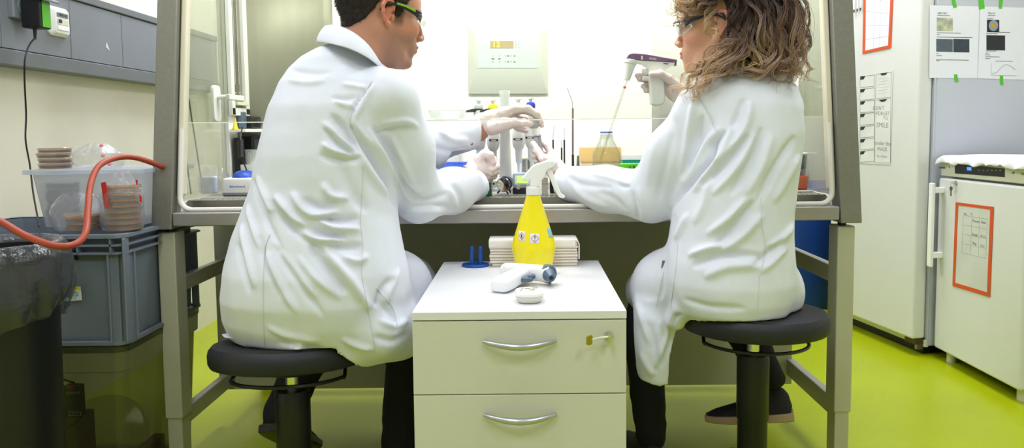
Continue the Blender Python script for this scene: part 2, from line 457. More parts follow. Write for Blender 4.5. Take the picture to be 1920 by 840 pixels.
# side walls below and above the side windows, rear, top
SIDE = ((xl1 - .004, xl1 - .03), (xr1 + .004, xr1 + .03))
WZ = .792                                             # work surface height
DB = 2.62                                             # inner back wall
for xi, xo in SIDE:
    mb = MB()
    mb.box2((xi, 1.98, zb), (xo, DB + .12, WZ - .004))
    mb.box2((xi, 2.33, WZ - .004), (xo, DB + .12, HT))
    mb.hexa([(min(xi, xo), 2.06, 1.80), (max(xi, xo), 2.06, 1.80), (max(xi, xo), 2.33, 1.80), (min(xi, xo), 2.33, 1.80)] + [(min(xi, xo), 2.06, HT), (max(xi, xo), 2.06, HT), (max(xi, xo), 2.33, HT), (min(xi, xo), 2.33, HT)])
    mb.build('side_wall', M['white_metal'], hood, world=True)
    mb = MB(); x = (xi + xo) / 2
    mb.hexa([(x - .003, slY(WZ) + .056, WZ - .004), (x + .003, slY(WZ) + .056, WZ - .004), (x + .003, 2.33, WZ - .004), (x - .003, 2.33, WZ - .004),
             (x - .003, slY(1.80) + .056, 1.80), (x + .003, slY(1.80) + .056, 1.80), (x + .003, 2.33, 1.80), (x - .003, 2.33, 1.80)])
    mb.build('side_window', M['side_glass'], hood, world=True)
MB().box2((SIDE[0][1], DB + .1, zb), (SIDE[1][1], DB + .14, HT)).build('rear_casing', M['steel_dark'], hood, world=True)
MB().box2((SIDE[0][1], slY(HT) + .01, HT), (SIDE[1][1], DB + .14, HT + .05)).build('top_casing', M['steel_dark'], hood, world=True)
# cream seals inside each front post, white tube seal round the opening
for px0, s in ((xl1, 1), (xr1, -1)):
    mb = MB(); slantpost(mb, min(px0 + s * .001, px0 + s * .021), max(px0 + s * .001, px0 + s * .021), WZ + .02, HT, .02, .045)
    mb.build('edge_seal', M['cream'], hood, world=True, bevel=.006, bseg=3)
gz = onY(900, 388, 1.955).z
pth = []
g0 = xl1 + .012; g1 = xr1 - .012; R = .035
pth.append((g0, slY(1.0) + .03, 1.0)); pth.append((g0, slY(.85) + .03, .85))
for i in range(7):
    a = PI + i * PI / 12; pth.append((g0 + R + R * math.cos(a), 0, gz + R + R * math.sin(a)))
for i in range(7):
    a = 1.5 * PI + i * PI / 12; pth.append((g1 - R + R * math.cos(a), 0, gz + R + R * math.sin(a)))
pth.append((g1, 0, .85)); pth.append((g1, 0, 1.0))
pth = [(x, slY(z) + .022, z) for x, y, z in pth]
MB().tube(pth, .0075, 10, upv=(0, 1, 0)).build('tube_seal', M['white_gasket'], hood, world=True)
# gutter between seal and work plate
MB().box2((xl1 + .001, 1.992, zbb), (xr1 - .001, 2.03, gz - .003)).build('front_gutter', M['steel'], hood, world=True)
# worktop: perforated front grille and solid plates
mb = MB()
mb.box2((xl1, 2.105, WZ - .012), (xr1, DB, WZ))
gy0, gy1 = 2.025, 2.105
mb.box2((xl1, gy0, WZ - .012), (xr1, gy0 + .012, WZ)); mb.box2((xl1, gy0 + .034, WZ - .012), (xr1, gy0 + .044, WZ)); mb.box2((xl1, gy0 + .068, WZ - .012), (xr1, gy1, WZ))
x = xl1; n = 0
while x < xr1 - .01:
    mb.box2((x, gy0 + .012, WZ - .012), (x + .006, gy0 + .034, WZ)); mb.box2((x + .006, gy0 + .044, WZ - .012), (x + .012, gy0 + .068, WZ)); x += .0155
mb.build('work_plate', mat('pale_stainless_plate', 'b9b7b1', .4, .6, vary=.06, vscale=14, stretch=(1, 14, 1)), hood, world=True, flat=True)
MB().box2((xl1, 2.02, zbb), (xr1, DB, WZ - .05)).build('air_duct_tray', M['dark'], hood, world=True)
MB().box2((xl1, 2.018, zbb), (xr1, 2.026, WZ - .001)).build('front_lip', M['steel'], hood, world=True)
# rear wall: white centre, stainless curved corners
xcl = onY(628, 200, DB).x; xcr = onY(1222, 200, DB).x
struct_back = MB().box2((xcl, DB, WZ - .05), (xcr, DB + .004, 1.86)).build('rear_wall', M['white_metal'], hood, world=True)
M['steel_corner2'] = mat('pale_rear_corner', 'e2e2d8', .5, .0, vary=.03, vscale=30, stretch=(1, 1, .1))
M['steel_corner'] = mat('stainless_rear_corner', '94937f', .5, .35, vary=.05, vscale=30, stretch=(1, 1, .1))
for xa, xb in ((xl1, xcl), (xr1, xcr)):
    mb = MB(); ring = []
    for i in range(13):
        a = i / 12 * PI / 2
        ring.append((xa + (xb - xa) * (1 - math.cos(a)), (DB - .22) + .22 * math.sin(a)))
    lo = [(x, y, WZ - .02) for x, y in ring]; hi = [(x, y, 1.86) for x, y in ring]
    mb.loft([lo, hi], closed=False, cap=False)
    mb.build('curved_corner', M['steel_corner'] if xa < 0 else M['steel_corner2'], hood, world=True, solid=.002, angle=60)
MB().box2((xl1, slY(1.86) + .08, 1.86), (xr1, DB + .1, 1.89)).build('interior_ceiling', M['white_metal'], hood, world=True)
MB().box2((xl1, slY(1.80) + .02, 1.80), (xr1, slY(1.80) + .04, HT)).build('front_fascia', M['steel_dark'], hood, world=True)
M['lamp'] = mat('fluorescent_tube_glow', 'fffdf4', .4, emit=4)
for yy in (2.10, 2.19):
    MB().cyl((-.8, yy, 1.83), (.7, yy, 1.83), .013).build('fluorescent_tube', M['lamp'], hood, world=True)
# sash: slanted sliding glass, lower edge above the arms
zs = onY(980, 223.5, 1.985).z
mb = MB(); a, b = xl1 + .006, xr1 - .006
def slq(z, d): return slY(z) + d
mb.hexa([(a, slq(zs, .047), zs), (b, slq(zs, .047), zs), (b, slq(zs, .052), zs), (a, slq(zs, .052), zs),
         (a, slq(1.84, .047), 1.84), (b, slq(1.84, .047), 1.84), (b, slq(1.84, .052), 1.84), (a, slq(1.84, .052), 1.84)])
mb.build('sash_glass', M['glass'], hood, world=True)
MB().box2((a, slq(zs, .0455), zs - .0025), (b, slq(zs, .0535), zs + .0005)).build('polished_glass_edge', mat('pale_glass_edge', 'eef2e4', .15, coat=1), hood, world=True)

# control panel on the rear wall
def pan(px, py, d=0): return onY(px, py, DB - d)
T_ = Vector((0, -1, 0))
mb = MB()
O = [(877, 52), (1027, 52), (1027, 176), (879, 176)]
I = [(891, 64), (1014, 64), (1014, 137), (891, 137)]
def rect_at(pts, d): return [pan(x, y) + T_ * d for x, y in pts]
mb.loft([rect_at(O, 0), rect_at(O, .008), rect_at(I, .028)])
cp = mb.build('control_panel', mat('control_panel_ivory', 'cfd1c6', .4, vary=.01), hood, world=True, angle=15)
G = [(896, 69), (1008, 69), (1008, 129), (896, 129)]
MB().loft([rect_at(G, .0275), rect_at(G, .0292)]).build('keypad_foil', mat('pale_grey_foil', 'c3cac9', .4, vary=.01), cp, world=False)
D_ = [(920, 79), (963, 79), (963, 92), (920, 92)]
disp = MB().loft([rect_at(D_, .029), rect_at(D_, .0302)]).build('led_display', mat('amber_display_window', 'b3a07c', .3), cp)
mb = MB(); text_mb(mb, '12', .03, basis(pan(931, 85.5) + T_ * .0303, (1, 0, 0), (0, 0, 1)))
mb.build('lit_digits', mat('yellow_led', 'f4ee30', .4, emit=2.2), cp)
KM = mat('grey_print', '7b7f7c', .6)
def mark(x, y, w, h, d): MB().box(pan(x, y) + T_ * .0294, (w, d, h)).build('key_mark', KM, cp)
for x, y in [(967 + dx, y) for y in (80, 83.5, 87, 90.5) for dx in (0, 6)]: mark(x, y, .0022, .0022, .001)
for x in (925, 937, 948, 959):
    for y in (106.5, 117.5): mark(x, y, .003, .003, .001)
for x, y, w in ((925, 112, .012), (937, 112, .008), (953, 106.5, .008), (953, 117.5, .006), (965, 106.5, .006), (965, 117.5, .007)): mark(x, y, w, .005, .0006)
for o in (cp,): pass
for ch in cp.children:
    inv = rootm(cp).inverted(); ch.data.transform(inv)

# wall handles fixed to each side window
M['handle_white'] = mat('white_handle_enamel', 'eeeeea', .3)
for side, X, pts in (('left', SIDE[0][0] + .006, (395, 160, 408, 228)), ('right', SIDE[1][0] - .006, (1489, 142, 1503, 215))):
    ya, yb, za, zb2 = wall_rect(*pts, X); s = 1 if side == 'left' else -1
    if ya > yb: ya, yb = yb, ya
    c = Vector((X + s * .006, (ya + yb) / 2, (za + zb2) / 2))
    mb = MB(); P = rrect((yb - ya), (zb2 - za), (yb - ya) * .3)
    mb.loft([[c + Vector((s * z, x, y)) for x, y in P] for z in (-.006, .006)])
    hp = mb.build('handle_plate', M['handle_white'], hood, world=True, bevel=.003)
    mb = MB(); c2 = c + Vector((0, 0, (zb2 - za) * .17))
    mb.cyl(c2, c2 + Vector((s * .045, 0, 0)), .008); mb.box(c2 + Vector((s * .045, .04, 0)), (.014, .115, .018))
    mb.build('lever', M['handle_white'], hood, world=True, bevel=.003)

# window recess and socket shelf on the left rear of the side wall
X = xl1 + .002
def srect(px0, px1, py0, py1, th, name, m, off=0):
    """flat box on the inner left side wall from picture columns/rows"""
    ya = onX(px0, 250, X).y; yb = onX(px1, 250, X).y; pm = (px0 + px1) / 2
    za = onX(pm, py1, X).z; zt = onX(pm, py0, X).z
    return MB().box2((X + off, ya, za), (X + off + th, yb, zt)).build(name, m, hood, world=True, bevel=.0015)
srect(430, 436, -60, 216, .014, 'window_stile', M['white_metal'])
srect(456, 463, -60, 216, .014, 'window_stile', M['white_metal'])
srect(430, 463, 203, 217, .014, 'window_rail', M['white_metal'])
srect(436, 456, -60, 203, .002, 'steel_recess', mat('recess_steel', 'a59f92', .25, .8, vary=.2, vscale=60, stretch=(1, 1, .02)))
for px in (441, 448):
    p0 = onX(px, 170, X + .008); MB().cyl((p0.x, p0.y, p0.z + .02), (p0.x, p0.y, 1.8), .003).build('steel_rod', M['chrome'], hood, world=True)
srect(432, 476, 242, 248, .05, 'socket_shelf', M['white_metal'])
# ================================================================== cabinet stand
st = thing('cabinet_stand', 'greige powder coated steel stand with rails carrying the flow cabinet', 'stand', (-.05, 2.1, 0))
legL = (onY(294, 445, 1.94).x, onY(327, 445, 1.94).x); legR = (onY(1571, 430, 1.94).x, onY(1604, 430, 1.94).x)
ztl = onY(310, 436, 1.94).z
for xa, xb in (legL, legR):
    for ya, yb in ((1.94, 2.0), (2.62, 2.68)):
        l = MB().box2((xa, ya, .17), (xb, yb, ztl)).build('leg', M['leg'], st, world=True, bevel=.004)
        MB().box2((xa + .004, ya + .004, .012), (xb - .004, yb - .004, .18)).build('foot_sleeve', M['leg'], st, world=True, bevel=.003).parent = st
        MB().lathe([(.0, 0), (.024, 0), (.024, .006), (.01, .014)], ((xa + xb) / 2, (ya + yb) / 2, 0), 20).build('levelling_foot', M['black'], st, world=True)
        MB().cyl(((xa + xb) / 2, (ya + yb) / 2, ztl - .002), ((xa + xb) / 2, (ya + yb) / 2, zb + .002), .012).build('mounting_bolt', M['black'], st, world=True)
for (xa, xb), s, pu, pl in ((legL, 1, (337, 517, 545), (345, 760, 790)), (legR, -1, (1567, 496, 528), (1561, 737, 772))):
    xi = xb if s > 0 else xa
    xo = xi - s * .03
    for p in (pu, pl):
        zt = onY(p[0], p[1], 2.0).z; zl = onY(p[0], p[2], 2.0).z
        MB().box2((xi - s * .004, 1.995, zl), (xo, 2.63, zt)).build('side_rail', M['rail'], st, world=True, bevel=.004)
for z in (.20, .66):
    MB().box2((legL[1], 2.63, z), (legR[0], 2.67, z + .04)).build('rear_rail', M['rail'], st, world=True, bevel=.004)
xa = onY(405, 560, 2.31).x; xb = onY(1487, 560, 2.31).x
pz = onY(800, 727, 2.31).z
mp = MB().box2((xa, 2.31, pz), (xb, 2.328, .713)).build('modesty_panel', M['panel'], None, bevel=.002)
tag(mp, 'wide olive beige panel hanging under the flow cabinet behind the stools', 'panel')

# ================================================================== drawer pedestal
PD0 = 1.384; PX0 = onY(772, 600, PD0).x; PX1 = onY(1175, 600, PD0).x
ZT = onY(973, 584, PD0).z; PD1 = PD0 + .555
ped = thing('drawer_pedestal', 'pale greige drawer pedestal with curved metal handles between the two stools', 'drawer unit', ((PX0 + PX1) / 2, (PD0 + PD1) / 2, 0))
ztb = onY(973, 599.5, PD0).z
M['ped'] = mat('greige_drawer_laminate', 'd3d2c8', .42, vary=.012)
M['ped_top'] = mat('white_top_laminate', 'e2e2e6', .38, vary=.01)
MB().box2((PX0, PD0, ztb), (PX1, PD1, ZT)).build('top', M['ped_top'], ped, world=True, bevel=.0015)
z1 = onY(973, 738.5, PD0).z; dh = ztb - z1
MB().box2((PX0 + .001, PD0 + .02, .03), (PX1 - .001, PD1, ztb - .0015)).build('body', M['ped'], ped, world=True, bevel=.001)
zz = ztb - .0015
def pedhandle(zc, dr):
    mb = MB(); pts = []
    xa = onY(907, 650, PD0).x; xb = onY(1042, 650, PD0).x
    for i in range(17):
        t = i / 16; s_ = math.sin(PI * t)
        pts.append((xa + (xb - xa) * t, PD0 - .004 - .024 * s_ ** .8, zc + .004 - .005 * s_))
    mb.tube(pts, [.0035 + .0035 * math.sin(PI * i / 16) for i in range(17)], 12)
    mb.build('handle', M['alu'], dr, world=True)
k = 0
for zc in (onY(973, 648, PD0 - .02).z, onY(973, 787, PD0 - .02).z, None):
    zlo = max(.035, zz - dh)
    dr = MB().box2((PX0 + .0005, PD0 + .001, zlo + .0012), (PX1 - .0005, PD0 + .019, zz - .0008)).build('drawer', M['ped'], ped, world=True, bevel=.0012)
    if zc is None: zc = (zlo + zz) / 2 + .01
    pedhandle(zc, dr)
    if k == 0:
        lc = onY(1141, 629, PD0)
        MB().cyl(lc + Vector((0, .004, 0)), lc + Vector((0, -.0035, 0)), .0085, n=28).build('lock_cylinder', M['chrome'], dr, world=True)
    zz = zlo; k += 1
for sx in (PX0 + .05, PX1 - .05):
    for sy in (PD0 + .06, PD1 - .06):
        MB().cyl((sx - .012, sy, .024), (sx + .012, sy, .024), .022, n=20).build('castor', M['black'], ped, world=True)
# key hanging in the lock, with an olive translucent bow
ky = thing('drawer_key', 'small key with an olive plastic bow turned in the top drawer lock', 'key', tuple(lc + Vector((0, -.004, 0))))
a = lc + Vector((0, -.005, 0)); b = onY(1108, 637, PD0 - .03)
d = (b - a).normalized(); mb = MB()
mb.cyl(a, a + Vector((0, -.011, 0)), .0048); mb.box(a + Vector((0, -.015, -.003)), (.005, .008, .018))
mb.build('key_shank', M['chrome'], ky, world=True, bevel=.0006)
MB().tube([a + Vector((0, -.013, .003)), a.lerp(b, .5) + Vector((0, -.002, .002)), b], [.0035, .003, .003], 10, flat=.5).build('blade', mat('pale_clear_key_plastic', 'd8d6c0', .15, vary=.02), ky, world=True)
u, v, w_ = frame(d)
mb = MB(); mb.rbox(b + d * .004, (.013, .02, .005), .004, R=Matrix((d, Vector((0, 0, 1)).cross(d).normalized().cross(d) * -1, Vector((0, 0, 1)).cross(d).normalized())).transposed())
mb.build('key_bow', mat('olive_amber_plastic', '9a8a14', .25, vary=.1), ky, world=True, bevel=.001)

# ================================================================== stools
def make_stool(cx, cy, zmid, r, tilt, label, ringdz, floor_r=.27, basea=.3):
    t = thing('stool', label, 'stool', (cx, cy, 0), 0, None)
    R = Matrix.Rotation(tilt, 4, 'X')
    T = Matrix.Translation((0, 0, zmid)) @ R
    mb = MB(); mb.T = T
    mb.lathe([(.0, -.024), (r * .9, -.026), (r * .965, -.022), (r * .99, -.014), (r, .004), (r * .99, .014), (r * .95, .0235), (r * .88, .027), (r * .5, .026), (0, .0245)], n=72)
    mb.build('seat', M['black_soft'], t)
    mb = MB(); mb.T = T
    mb.cyl((0, 0, -.05), (0, 0, -.024), .055, .09); mb.box((0, 0, -.032), (.2, .05, .014)); mb.box((0, 0, -.032), (.05, .2, .014))
    mb.build('seat_plate', M['black'], t, bevel=.002)
    mb = MB(); mb.T = T
    rr = r * .72
    ring = [(rr * math.cos(a), rr * math.sin(a) - .0, -.055 - ringdz) for a in [PI * (-.97 + i / 30 * .94) for i in range(31)]]
    ring = [(ring[0][0] + .01, ring[0][1] + .045, -.026)] + ring + [(ring[-1][0] - .01, ring[-1][1] + .045, -.026)]
    mb.tube(spline(ring, 2), .0045, 8)
    mb.build('height_lever', M['black'], t)
    mb = MB(); zt = zmid - .055
    mb.cyl((0, 0, zt - .04), (0, 0, zt + .01), .015, n=24); mb.build('gas_spring', M['chrome'], t)
    mb = MB(); mb.lathe([(.015, zt - .032), (.036, zt - .034), (.04, zt - .045), (.04, zt - .2), (.037, zt - .205), (.037, .1), (.05, .07), (.05, .045), (0, .045)][::-1], n=36)
    mb.build('column', M['black'], t)
    for i in range(5):
        a = basea + i * 2 * PI / 5; u = Vector((math.cos(a), math.sin(a), 0))
        pts = [u * .03 + Vector((0, 0, .075)), u * .12 + Vector((0, 0, .07)), u * .22 + Vector((0, 0, .05)), u * floor_r + Vector((0, 0, .034))]
        mb = MB(); mb.tube(spline(pts, 4), [.022 - .008 * i / 12 for i in range(13)], 10, flat=.7); mb.build('base_foot', M['black'], t)
        e = u * floor_r; mb = MB(); mb.cyl((e.x, e.y, .001), (e.x, e.y, .035), .022, .016); mb.build('glide', M['black'], t)
    return t
smp = onY(546, 659, 1.6)
MST = make_stool(smp.x, 1.6, smp.z, .181, math.radians(-8), 'black round stool carrying the person on the left', .0, basea=.5)
sw = onY(1413, 598, 1.73)
WST = make_stool(sw.x, 1.73, sw.z, .181, math.radians(-3), 'black round stool carrying the person with curly hair', .0, basea=.2)

# ================================================================== tall freezer and its papers
Bc = onZ(1740, 655, .03); Ac = onZ(1604, 600, .03); Bc.z = 0; Ac.z = 0
uu = (Ac - Bc).normalized(); vv = Vector((-uu.y, uu.x, 0)) * -1      # vv points right/away
if vv.x < 0: vv = -vv
tf = thing('tall_freezer', 'tall white freezer with papers taped to its grey side', 'freezer', tuple(Bc))
TFH = 2.05; TFW = .60; TFD = .72
def tbox(name, a0, a1, b0, b1, z0, z1, m, par=tf, bevel=.004):
    P = [Bc + uu * a + vv * b for a, b in ((a0, b0), (a0, b1), (a1, b1), (a1, b0))]
    return MB().hexa([p + Vector((0, 0, z0)) for p in P] + [p + Vector((0, 0, z1)) for p in P]).build(name, m, par, world=True, bevel=bevel)
tbox('cabinet_body', 0, TFW, 0, TFD, .04, TFH, M['fridge2'], bevel=.012)
tbox('body_front_frame', -.001, .012, -.008, .0, .04, TFH, M['fridge2'], bevel=.001)
tbox('door', .004, TFW - .004, -.075, -.012, .075, TFH - .01, M['fridge'], bevel=.012)
tbox('door_seal', .012, TFW - .012, -.013, 0, .08, TFH - .02, M['ink_soft'], bevel=0)
tbox('plinth', .03, TFW - .03, .0, TFD - .05, .003, .04, M['black'], bevel=0)
tbox('lower_trim', .0, TFW, -.02, 0, .04, .072, M['fridge'], bevel=.003)
tbox('hinge', .004, .07, -.06, .0, .052, .074, mat('aged_bronze_hinge', '5d4a34', .5, .5, vary=.3), bevel=.003)
tbox('hinge_pin', .006, .02, -.05, -.02, .03, .06, M['steel'], bevel=.001)
nside = -uu                                           # side facing the viewer
pside = Bc
def side(px, py, e=0): return onP(px, py, pside, nside) + nside * e
def quadprism(mb, pts, n, e0, e1):
    mb.loft([[p + n * e0 for p in pts], [p + n * e1 for p in pts]])
def sheet(pts): return [side(*p) for p in pts]
paperA = thing('taped_sheet', 'white printed sheet taped to the freezer side, two grey images side by side', 'paper', tuple(side(1788, 146)))
paperB = thing('taped_sheet', 'white printed sheet taped to the freezer side, with round dish image and graph', 'paper', tuple(side(1880, 147)))
PA = [(1743, 10), (1836, 12), (1832, 147), (1742, 146)]; PB = [(1838, 12), (1935, 15), (1931, 150), (1833, 147)]
def on_side(par, name, pts, m, e0, e1):
    mb = MB(); quadprism(mb, sheet(pts), nside, e0, e1); return mb.build(name, m, par, world=True)
on_side(paperA, 'page', PA, M['paper'], .0006, .0012); on_side(paperB, 'page', PB, M['paper'], .0006, .0012)
def rc(x0, y0, x1, y1, s=.02): return [(x0, y0), (x1, y0 + s * (x1 - x0)), (x1, y1 + s * (x1 - x0)), (x0, y1)]
on_side(paperA, 'photo_print', rc(1756, 33, 1786, 58), mat('print_pale_colony', '7d8a88', .6, col2='d6d6b0', vscale=30), .0013, .0016)
on_side(paperA, 'grey_photo_print', rc(1755, 73, 1786, 97), mat('print_grey_a', '56616b', .6, vary=.12, vscale=60), .0013, .0016)
on_side(paperA, 'grey_photo_print', rc(1787, 73, 1817, 98), mat('print_grey_b', '39434d', .6, vary=.12, vscale=60), .0013, .0016)
on_side(paperB, 'photo_print', rc(1850, 37, 1873, 60), mat('print_black', '23262a', .6), .0013, .0016)
on_side(paperB, 'dark_photo_print', rc(1849, 66, 1884, 94), mat('print_dark', '262a30', .6, vary=.2, vscale=60), .0013, .0016)
cc = side(1862, 48, .0017)
def disc(par, name, c, r, n, m):
    u, v, a = frame(n); mb = MB(); mb.prism([c + u * (r * math.cos(t)) + v * (r * math.sin(t)) for t in [2 * PI * i / 28 for i in range(28)]], Vector(n) * .0002)
    mb.build(name, m, par, world=True)
disc(paperB, 'dish_picture', cc, .023, nside, mat('print_dish', '8ea0a8', .6)); disc(paperB, 'colony_picture', cc + nside * .0003, .009, nside, mat('print_colony', 'c9a024', .6, vary=.3, vscale=200))
xs = vv.normalized(); zv = Vector((0, 0, 1))
def ltext(par, s, px, py, size, name='print', m=None, align='LEFT'):
    mb = MB(); text_mb(mb, s, size, basis(side(px, py, .0014), xs, zv), .0001, align); mb.build(name, m or M['ink'], par, world=True)
ltext(paperA, 'AEROBIC', 1757, 25, .012, 'heading'); ltext(paperB, 'Plate H', 1852, 25, .012, 'heading')
def lines(par, L, m=None):
    mb = MB()
    for x0, x1, y in L:
        quadprism(mb, sheet(rc(x0, y, x1, y + .9)), nside, .0013, .0015)
    mb.build('printed_lines', m or M['ink_soft'], par, world=True)
lines(paperA, [(1757, 1781, 28.5), (1756, 1801, 61), (1756, 1762, 64.5), (1756, 1823, 69), (1755, 1760, 100.5), (1755, 1766, 104), (1755, 1816, 111.5), (1755, 1761, 113.5)], M['ink'])
lines(paperB, [(1852, 1866, 28.5), (1851, 1862, 34.5), (1850, 1893, 59.5), (1848, 1870, 62.5), (1848, 1868, 95), (1847, 1853, 99), (1847, 1856, 102.5), (1847, 1874, 106), (1847, 1856, 109.5), (1866, 1898, 114)], M['ink'])
mb = MB(); cur = [(1860, 138), (1868, 136), (1875, 128), (1882, 122), (1888, 121), (1896, 125), (1903, 131)]
mb.tube([side(x, y, .0016) for x, y in cur], .0007, 4)
mb.tube([side(1858, 118, .0016), side(1858, 141, .0016), side(1905, 142, .0016)], .0005, 4); mb.build('graph', M['ink_soft'], paperB, world=True)
for par, pts in ((paperA, [(1784, 0), (1790, -2), (1794, 14), (1787, 15)]), (paperA, [(1788, 140), (1794, 139), (1797, 153), (1790, 154)]), (paperB, [(1834, -3), (1843, -4), (1846, 16), (1835, 18)]),
                 (paperB, [(1873, -3), (1880, -3), (1878, 17), (1872, 16)]), (paperB, [(1874, 142), (1880, 142), (1881, 159), (1875, 159)])):
    on_side(par, 'green_tape', pts, M['green_tape'], .0014, .002)

# things on the freezer door
pdoor = Bc - vv * .0755; ndoor = -vv
def door(px, py, e=0): return onP(px, py, pdoor, ndoor) + ndoor * e
def on_door(par, name, pts, m, e0, e1, f=None):
    f = f or door; mb = MB(); quadprism(mb, [f(*p) for p in pts], ndoor if f is door else Vector((-1, 0, 0)), e0, e1); return mb.build(name, m, par, world=True)
def frame_strip(par, outer, inner, f, n, m, e0=.001, e1=.003):
    mb = MB()
    for i in range(4):
        j = (i + 1) % 4
        quadprism(mb, [f(*outer[i]), f(*outer[j]), f(*inner[j]), f(*inner[i])], n, e0, e1)
    mb.build('orange_border', m, par, world=True)
# corners of the upper frame: bottom edge visible only
mf = thing('magnetic_frame', 'orange bordered magnetic sheet holder high on the tall freezer door', 'magnetic frame', tuple(door(1645, 20)))
o4 = [(1622, -110), (1678, -78), (1671, 90), (1618, 101)]; i4 = [(1626, -103), (1674, -73), (1666, 85), (1623, 95)]
frame_strip(mf, o4, i4, door, ndoor, M['orange']); on_door(mf, 'held_sheet', i4, M['paper'], .001, .002)
mb = MB()
for k in range(7):
    t = (k + .7) / 7.5; a = door(i4[0][0] + (i4[3][0] - i4[0][0]) * t, i4[0][1] + (i4[3][1] - i4[0][1]) * t, .0022); b = door(i4[1][0] + (i4[2][0] - i4[1][0]) * t, i4[1][1] + (i4[2][1] - i4[1][1]) * t, .0022)
    mb.tube([a, b], .0004, 4)
for k in (.35, .62):
    a = door(i4[0][0] + (i4[1][0] - i4[0][0]) * k, i4[0][1], .0022); b = door(i4[3][0] + (i4[2][0] - i4[3][0]) * k, i4[3][1] + (i4[2][1] - i4[3][1]) * k, .0022); mb.tube([a, b], .0004, 4)
mb.build('ruled_lines', M['ink_soft'], mf, world=True)
# pens stuck to the door
for px, col, wd in ((1606, '3a3f46', 'black tipped'), (1612, 'b03038', 'red tipped'), (1618, '4a4f56', 'grey tipped')):
    b = door(px - 2, 24 - (px - 1606) * .3, .008)
    pn = thing('marker_pen', f'thin white {wd} marker hanging on the tall freezer door', 'pen', tuple(b))
    mb = MB(); mb.cyl(b + zv * .012, b + zv * .12 + vv * .0, .0035, n=12); mb.build('barrel', M['white_pl'], pn, world=True)
    MB().cyl(b, b + zv * .014, .0025, .0038, n=12).build('tip', mat('pen_' + col, col, .4), pn, world=True)
# weekly planner
pl = thing('weekly_planner', 'magnetic white weekly planner with dark corner tabs on the tall freezer door', 'planner', tuple(door(1643, 220)))
on_door(pl, 'planner_sheet', [(1612, 142), (1675, 132), (1670, 309), (1610, 306)], mat('planner_white', 'e0e2dc', .45), .0008, .0016)
def planbox(x0, x1, ya0, ya1, yb0, yb1):
    """outline with left edge rows ya0..ya1 and right edge rows yb0..yb1"""
    mb = MB(); P = [door(x0, ya0, .0018), door(x1, yb0, .0018), door(x1 - 1, yb1, .0018), door(x0 - .5, ya1, .0018)]
    mb.tube(P, .0007, 4, closed=True); return mb
rows = [(143.5, 164), (167.5, 188), (190.5, 211.5), (214, 235), (238, 258.5), (261.5, 281), (284, 304.5)]
for a, b in rows:
    mb = planbox(1613.5, 1640.5, a, b, a - 3, b - 2.2); mb.build('day_box', M['ink'], pl, world=True)
    on_door(pl, 'day_tab', [(1614, a), (1623, a - 1), (1620, a + 5), (1614, a + 6)], M['ink'], .0016, .0024)
planbox(1643, 1672, 139, 185, 135, 182).build('note_box', M['ink'], pl, world=True)
planbox(1641.5, 1671, 188, 305, 184, 305).build('memo_box', M['ink'], pl, world=True)
on_door(pl, 'note_tab', [(1651, 138), (1665, 136), (1661, 140.5), (1654, 141.5)], M['ink'], .0016, .0024)
on_door(pl, 'memo_tab', [(1649, 187.5), (1664, 185.5), (1660, 190), (1653, 191)], M['ink'], .0016, .0024)
dxd = (door(1660, 200) - door(1640, 200)).normalized()
for s, px, py, sz, m in (("DON'T", 1648, 203, .018, 'ink_soft'), ('FORGET', 1656, 213, .018, 'ink_soft'), ('TO', 1661, 222, .016, 'ink_soft'), ('SMILE', 1655, 235, .024, 'ink_soft'), ('under the', 1656, 269, .02, 'ink_soft'), ('MASK', 1655, 280, .019, 'ink_soft'), ('be a better', 1654, 293, .011, 'ink_soft')):
    mb = MB(); text_mb(mb, s, sz * 1.35, basis(door(px, py, .0018), dxd, zv), .0001); mb.build('handwriting', M[m], pl, world=True)
mb = MB()
for k in range(6): mb.tube([door(1647, 148 + k * 5.5, .0018), door(1667 - (k % 3) * 3, 145.5 + k * 5.5, .0018)], .0004, 4)
mb.build('pencilled_notes', mat('pale_pencil', 'bdb9b6', .8), pl, world=True)
# low magnetic board edge under the planner: door panel line
# ================================================================== small freezer
NX = onZ(1742, 660, .03).x; NY1 = onZ(1742, 660, .03).y; NX2 = onZ(1919, 750, .03)
n0 = Vector((NX, NY1, 0)); n1 = Vector((NX2.x, NX2.y, 0))
NFX = 1.735
ny0 = onX(1916, 600, NFX).y; ny1 = onX(1743, 600, NFX).y - .03
nf = thing('small_freezer', 'white undercounter freezer with black control display and long bar handle', 'freezer', (NFX, (ny0 + ny1) / 2, 0))
zc0 = onX(1757, 329, NFX).z; zc1 = onX(1757, 302, NFX).z
MB().box2((NFX + .05, ny0, .05), (NFX + .62, ny1, zc1)).build('cabinet_body', M['fridge'], nf, world=True, bevel=.008)
MB().box2((NFX, ny0 + .003, .05), (NFX + .045, ny1 - .003, zc0 - .008)).build('door', M['fridge'], nf, world=True, bevel=.01, bseg=3)
MB().box2((NFX + .044, ny0 + .01, .06), (NFX + .052, ny1 - .01, zc0 - .01)).build('door_seal', M['ink_soft'], nf, world=True)
MB().box2((NFX + .01, ny0, zc0), (NFX + .052, ny1, zc1)).build('control_strip', mat('ivory_control_strip', 'd8d9c8', .4), nf, world=True, bevel=.004)
MB().box2((NFX + .08, ny0 + .02, .01), (NFX + .58, ny1 - .02, .05)).build('plinth', M['black'], nf, world=True)
for yy in (ny0 + .05, ny1 - .05): MB().cyl((NFX + .05, yy, 0), (NFX + .05, yy, .05), .018).build('foot', M['white_pl2'], nf, world=True)
def nface(px, py, e=0): return onX(px, py, NFX - e)
X2 = NFX + .01
def strip(px, py, e=0): return onX(px, py, X2 - e)
nx = Vector((-1, 0, 0))
on_door(nf, 'display_window', [(1791, 307), (1884, 316), (1884, 332), (1791, 325)], M['black'], .0, .0015, strip)
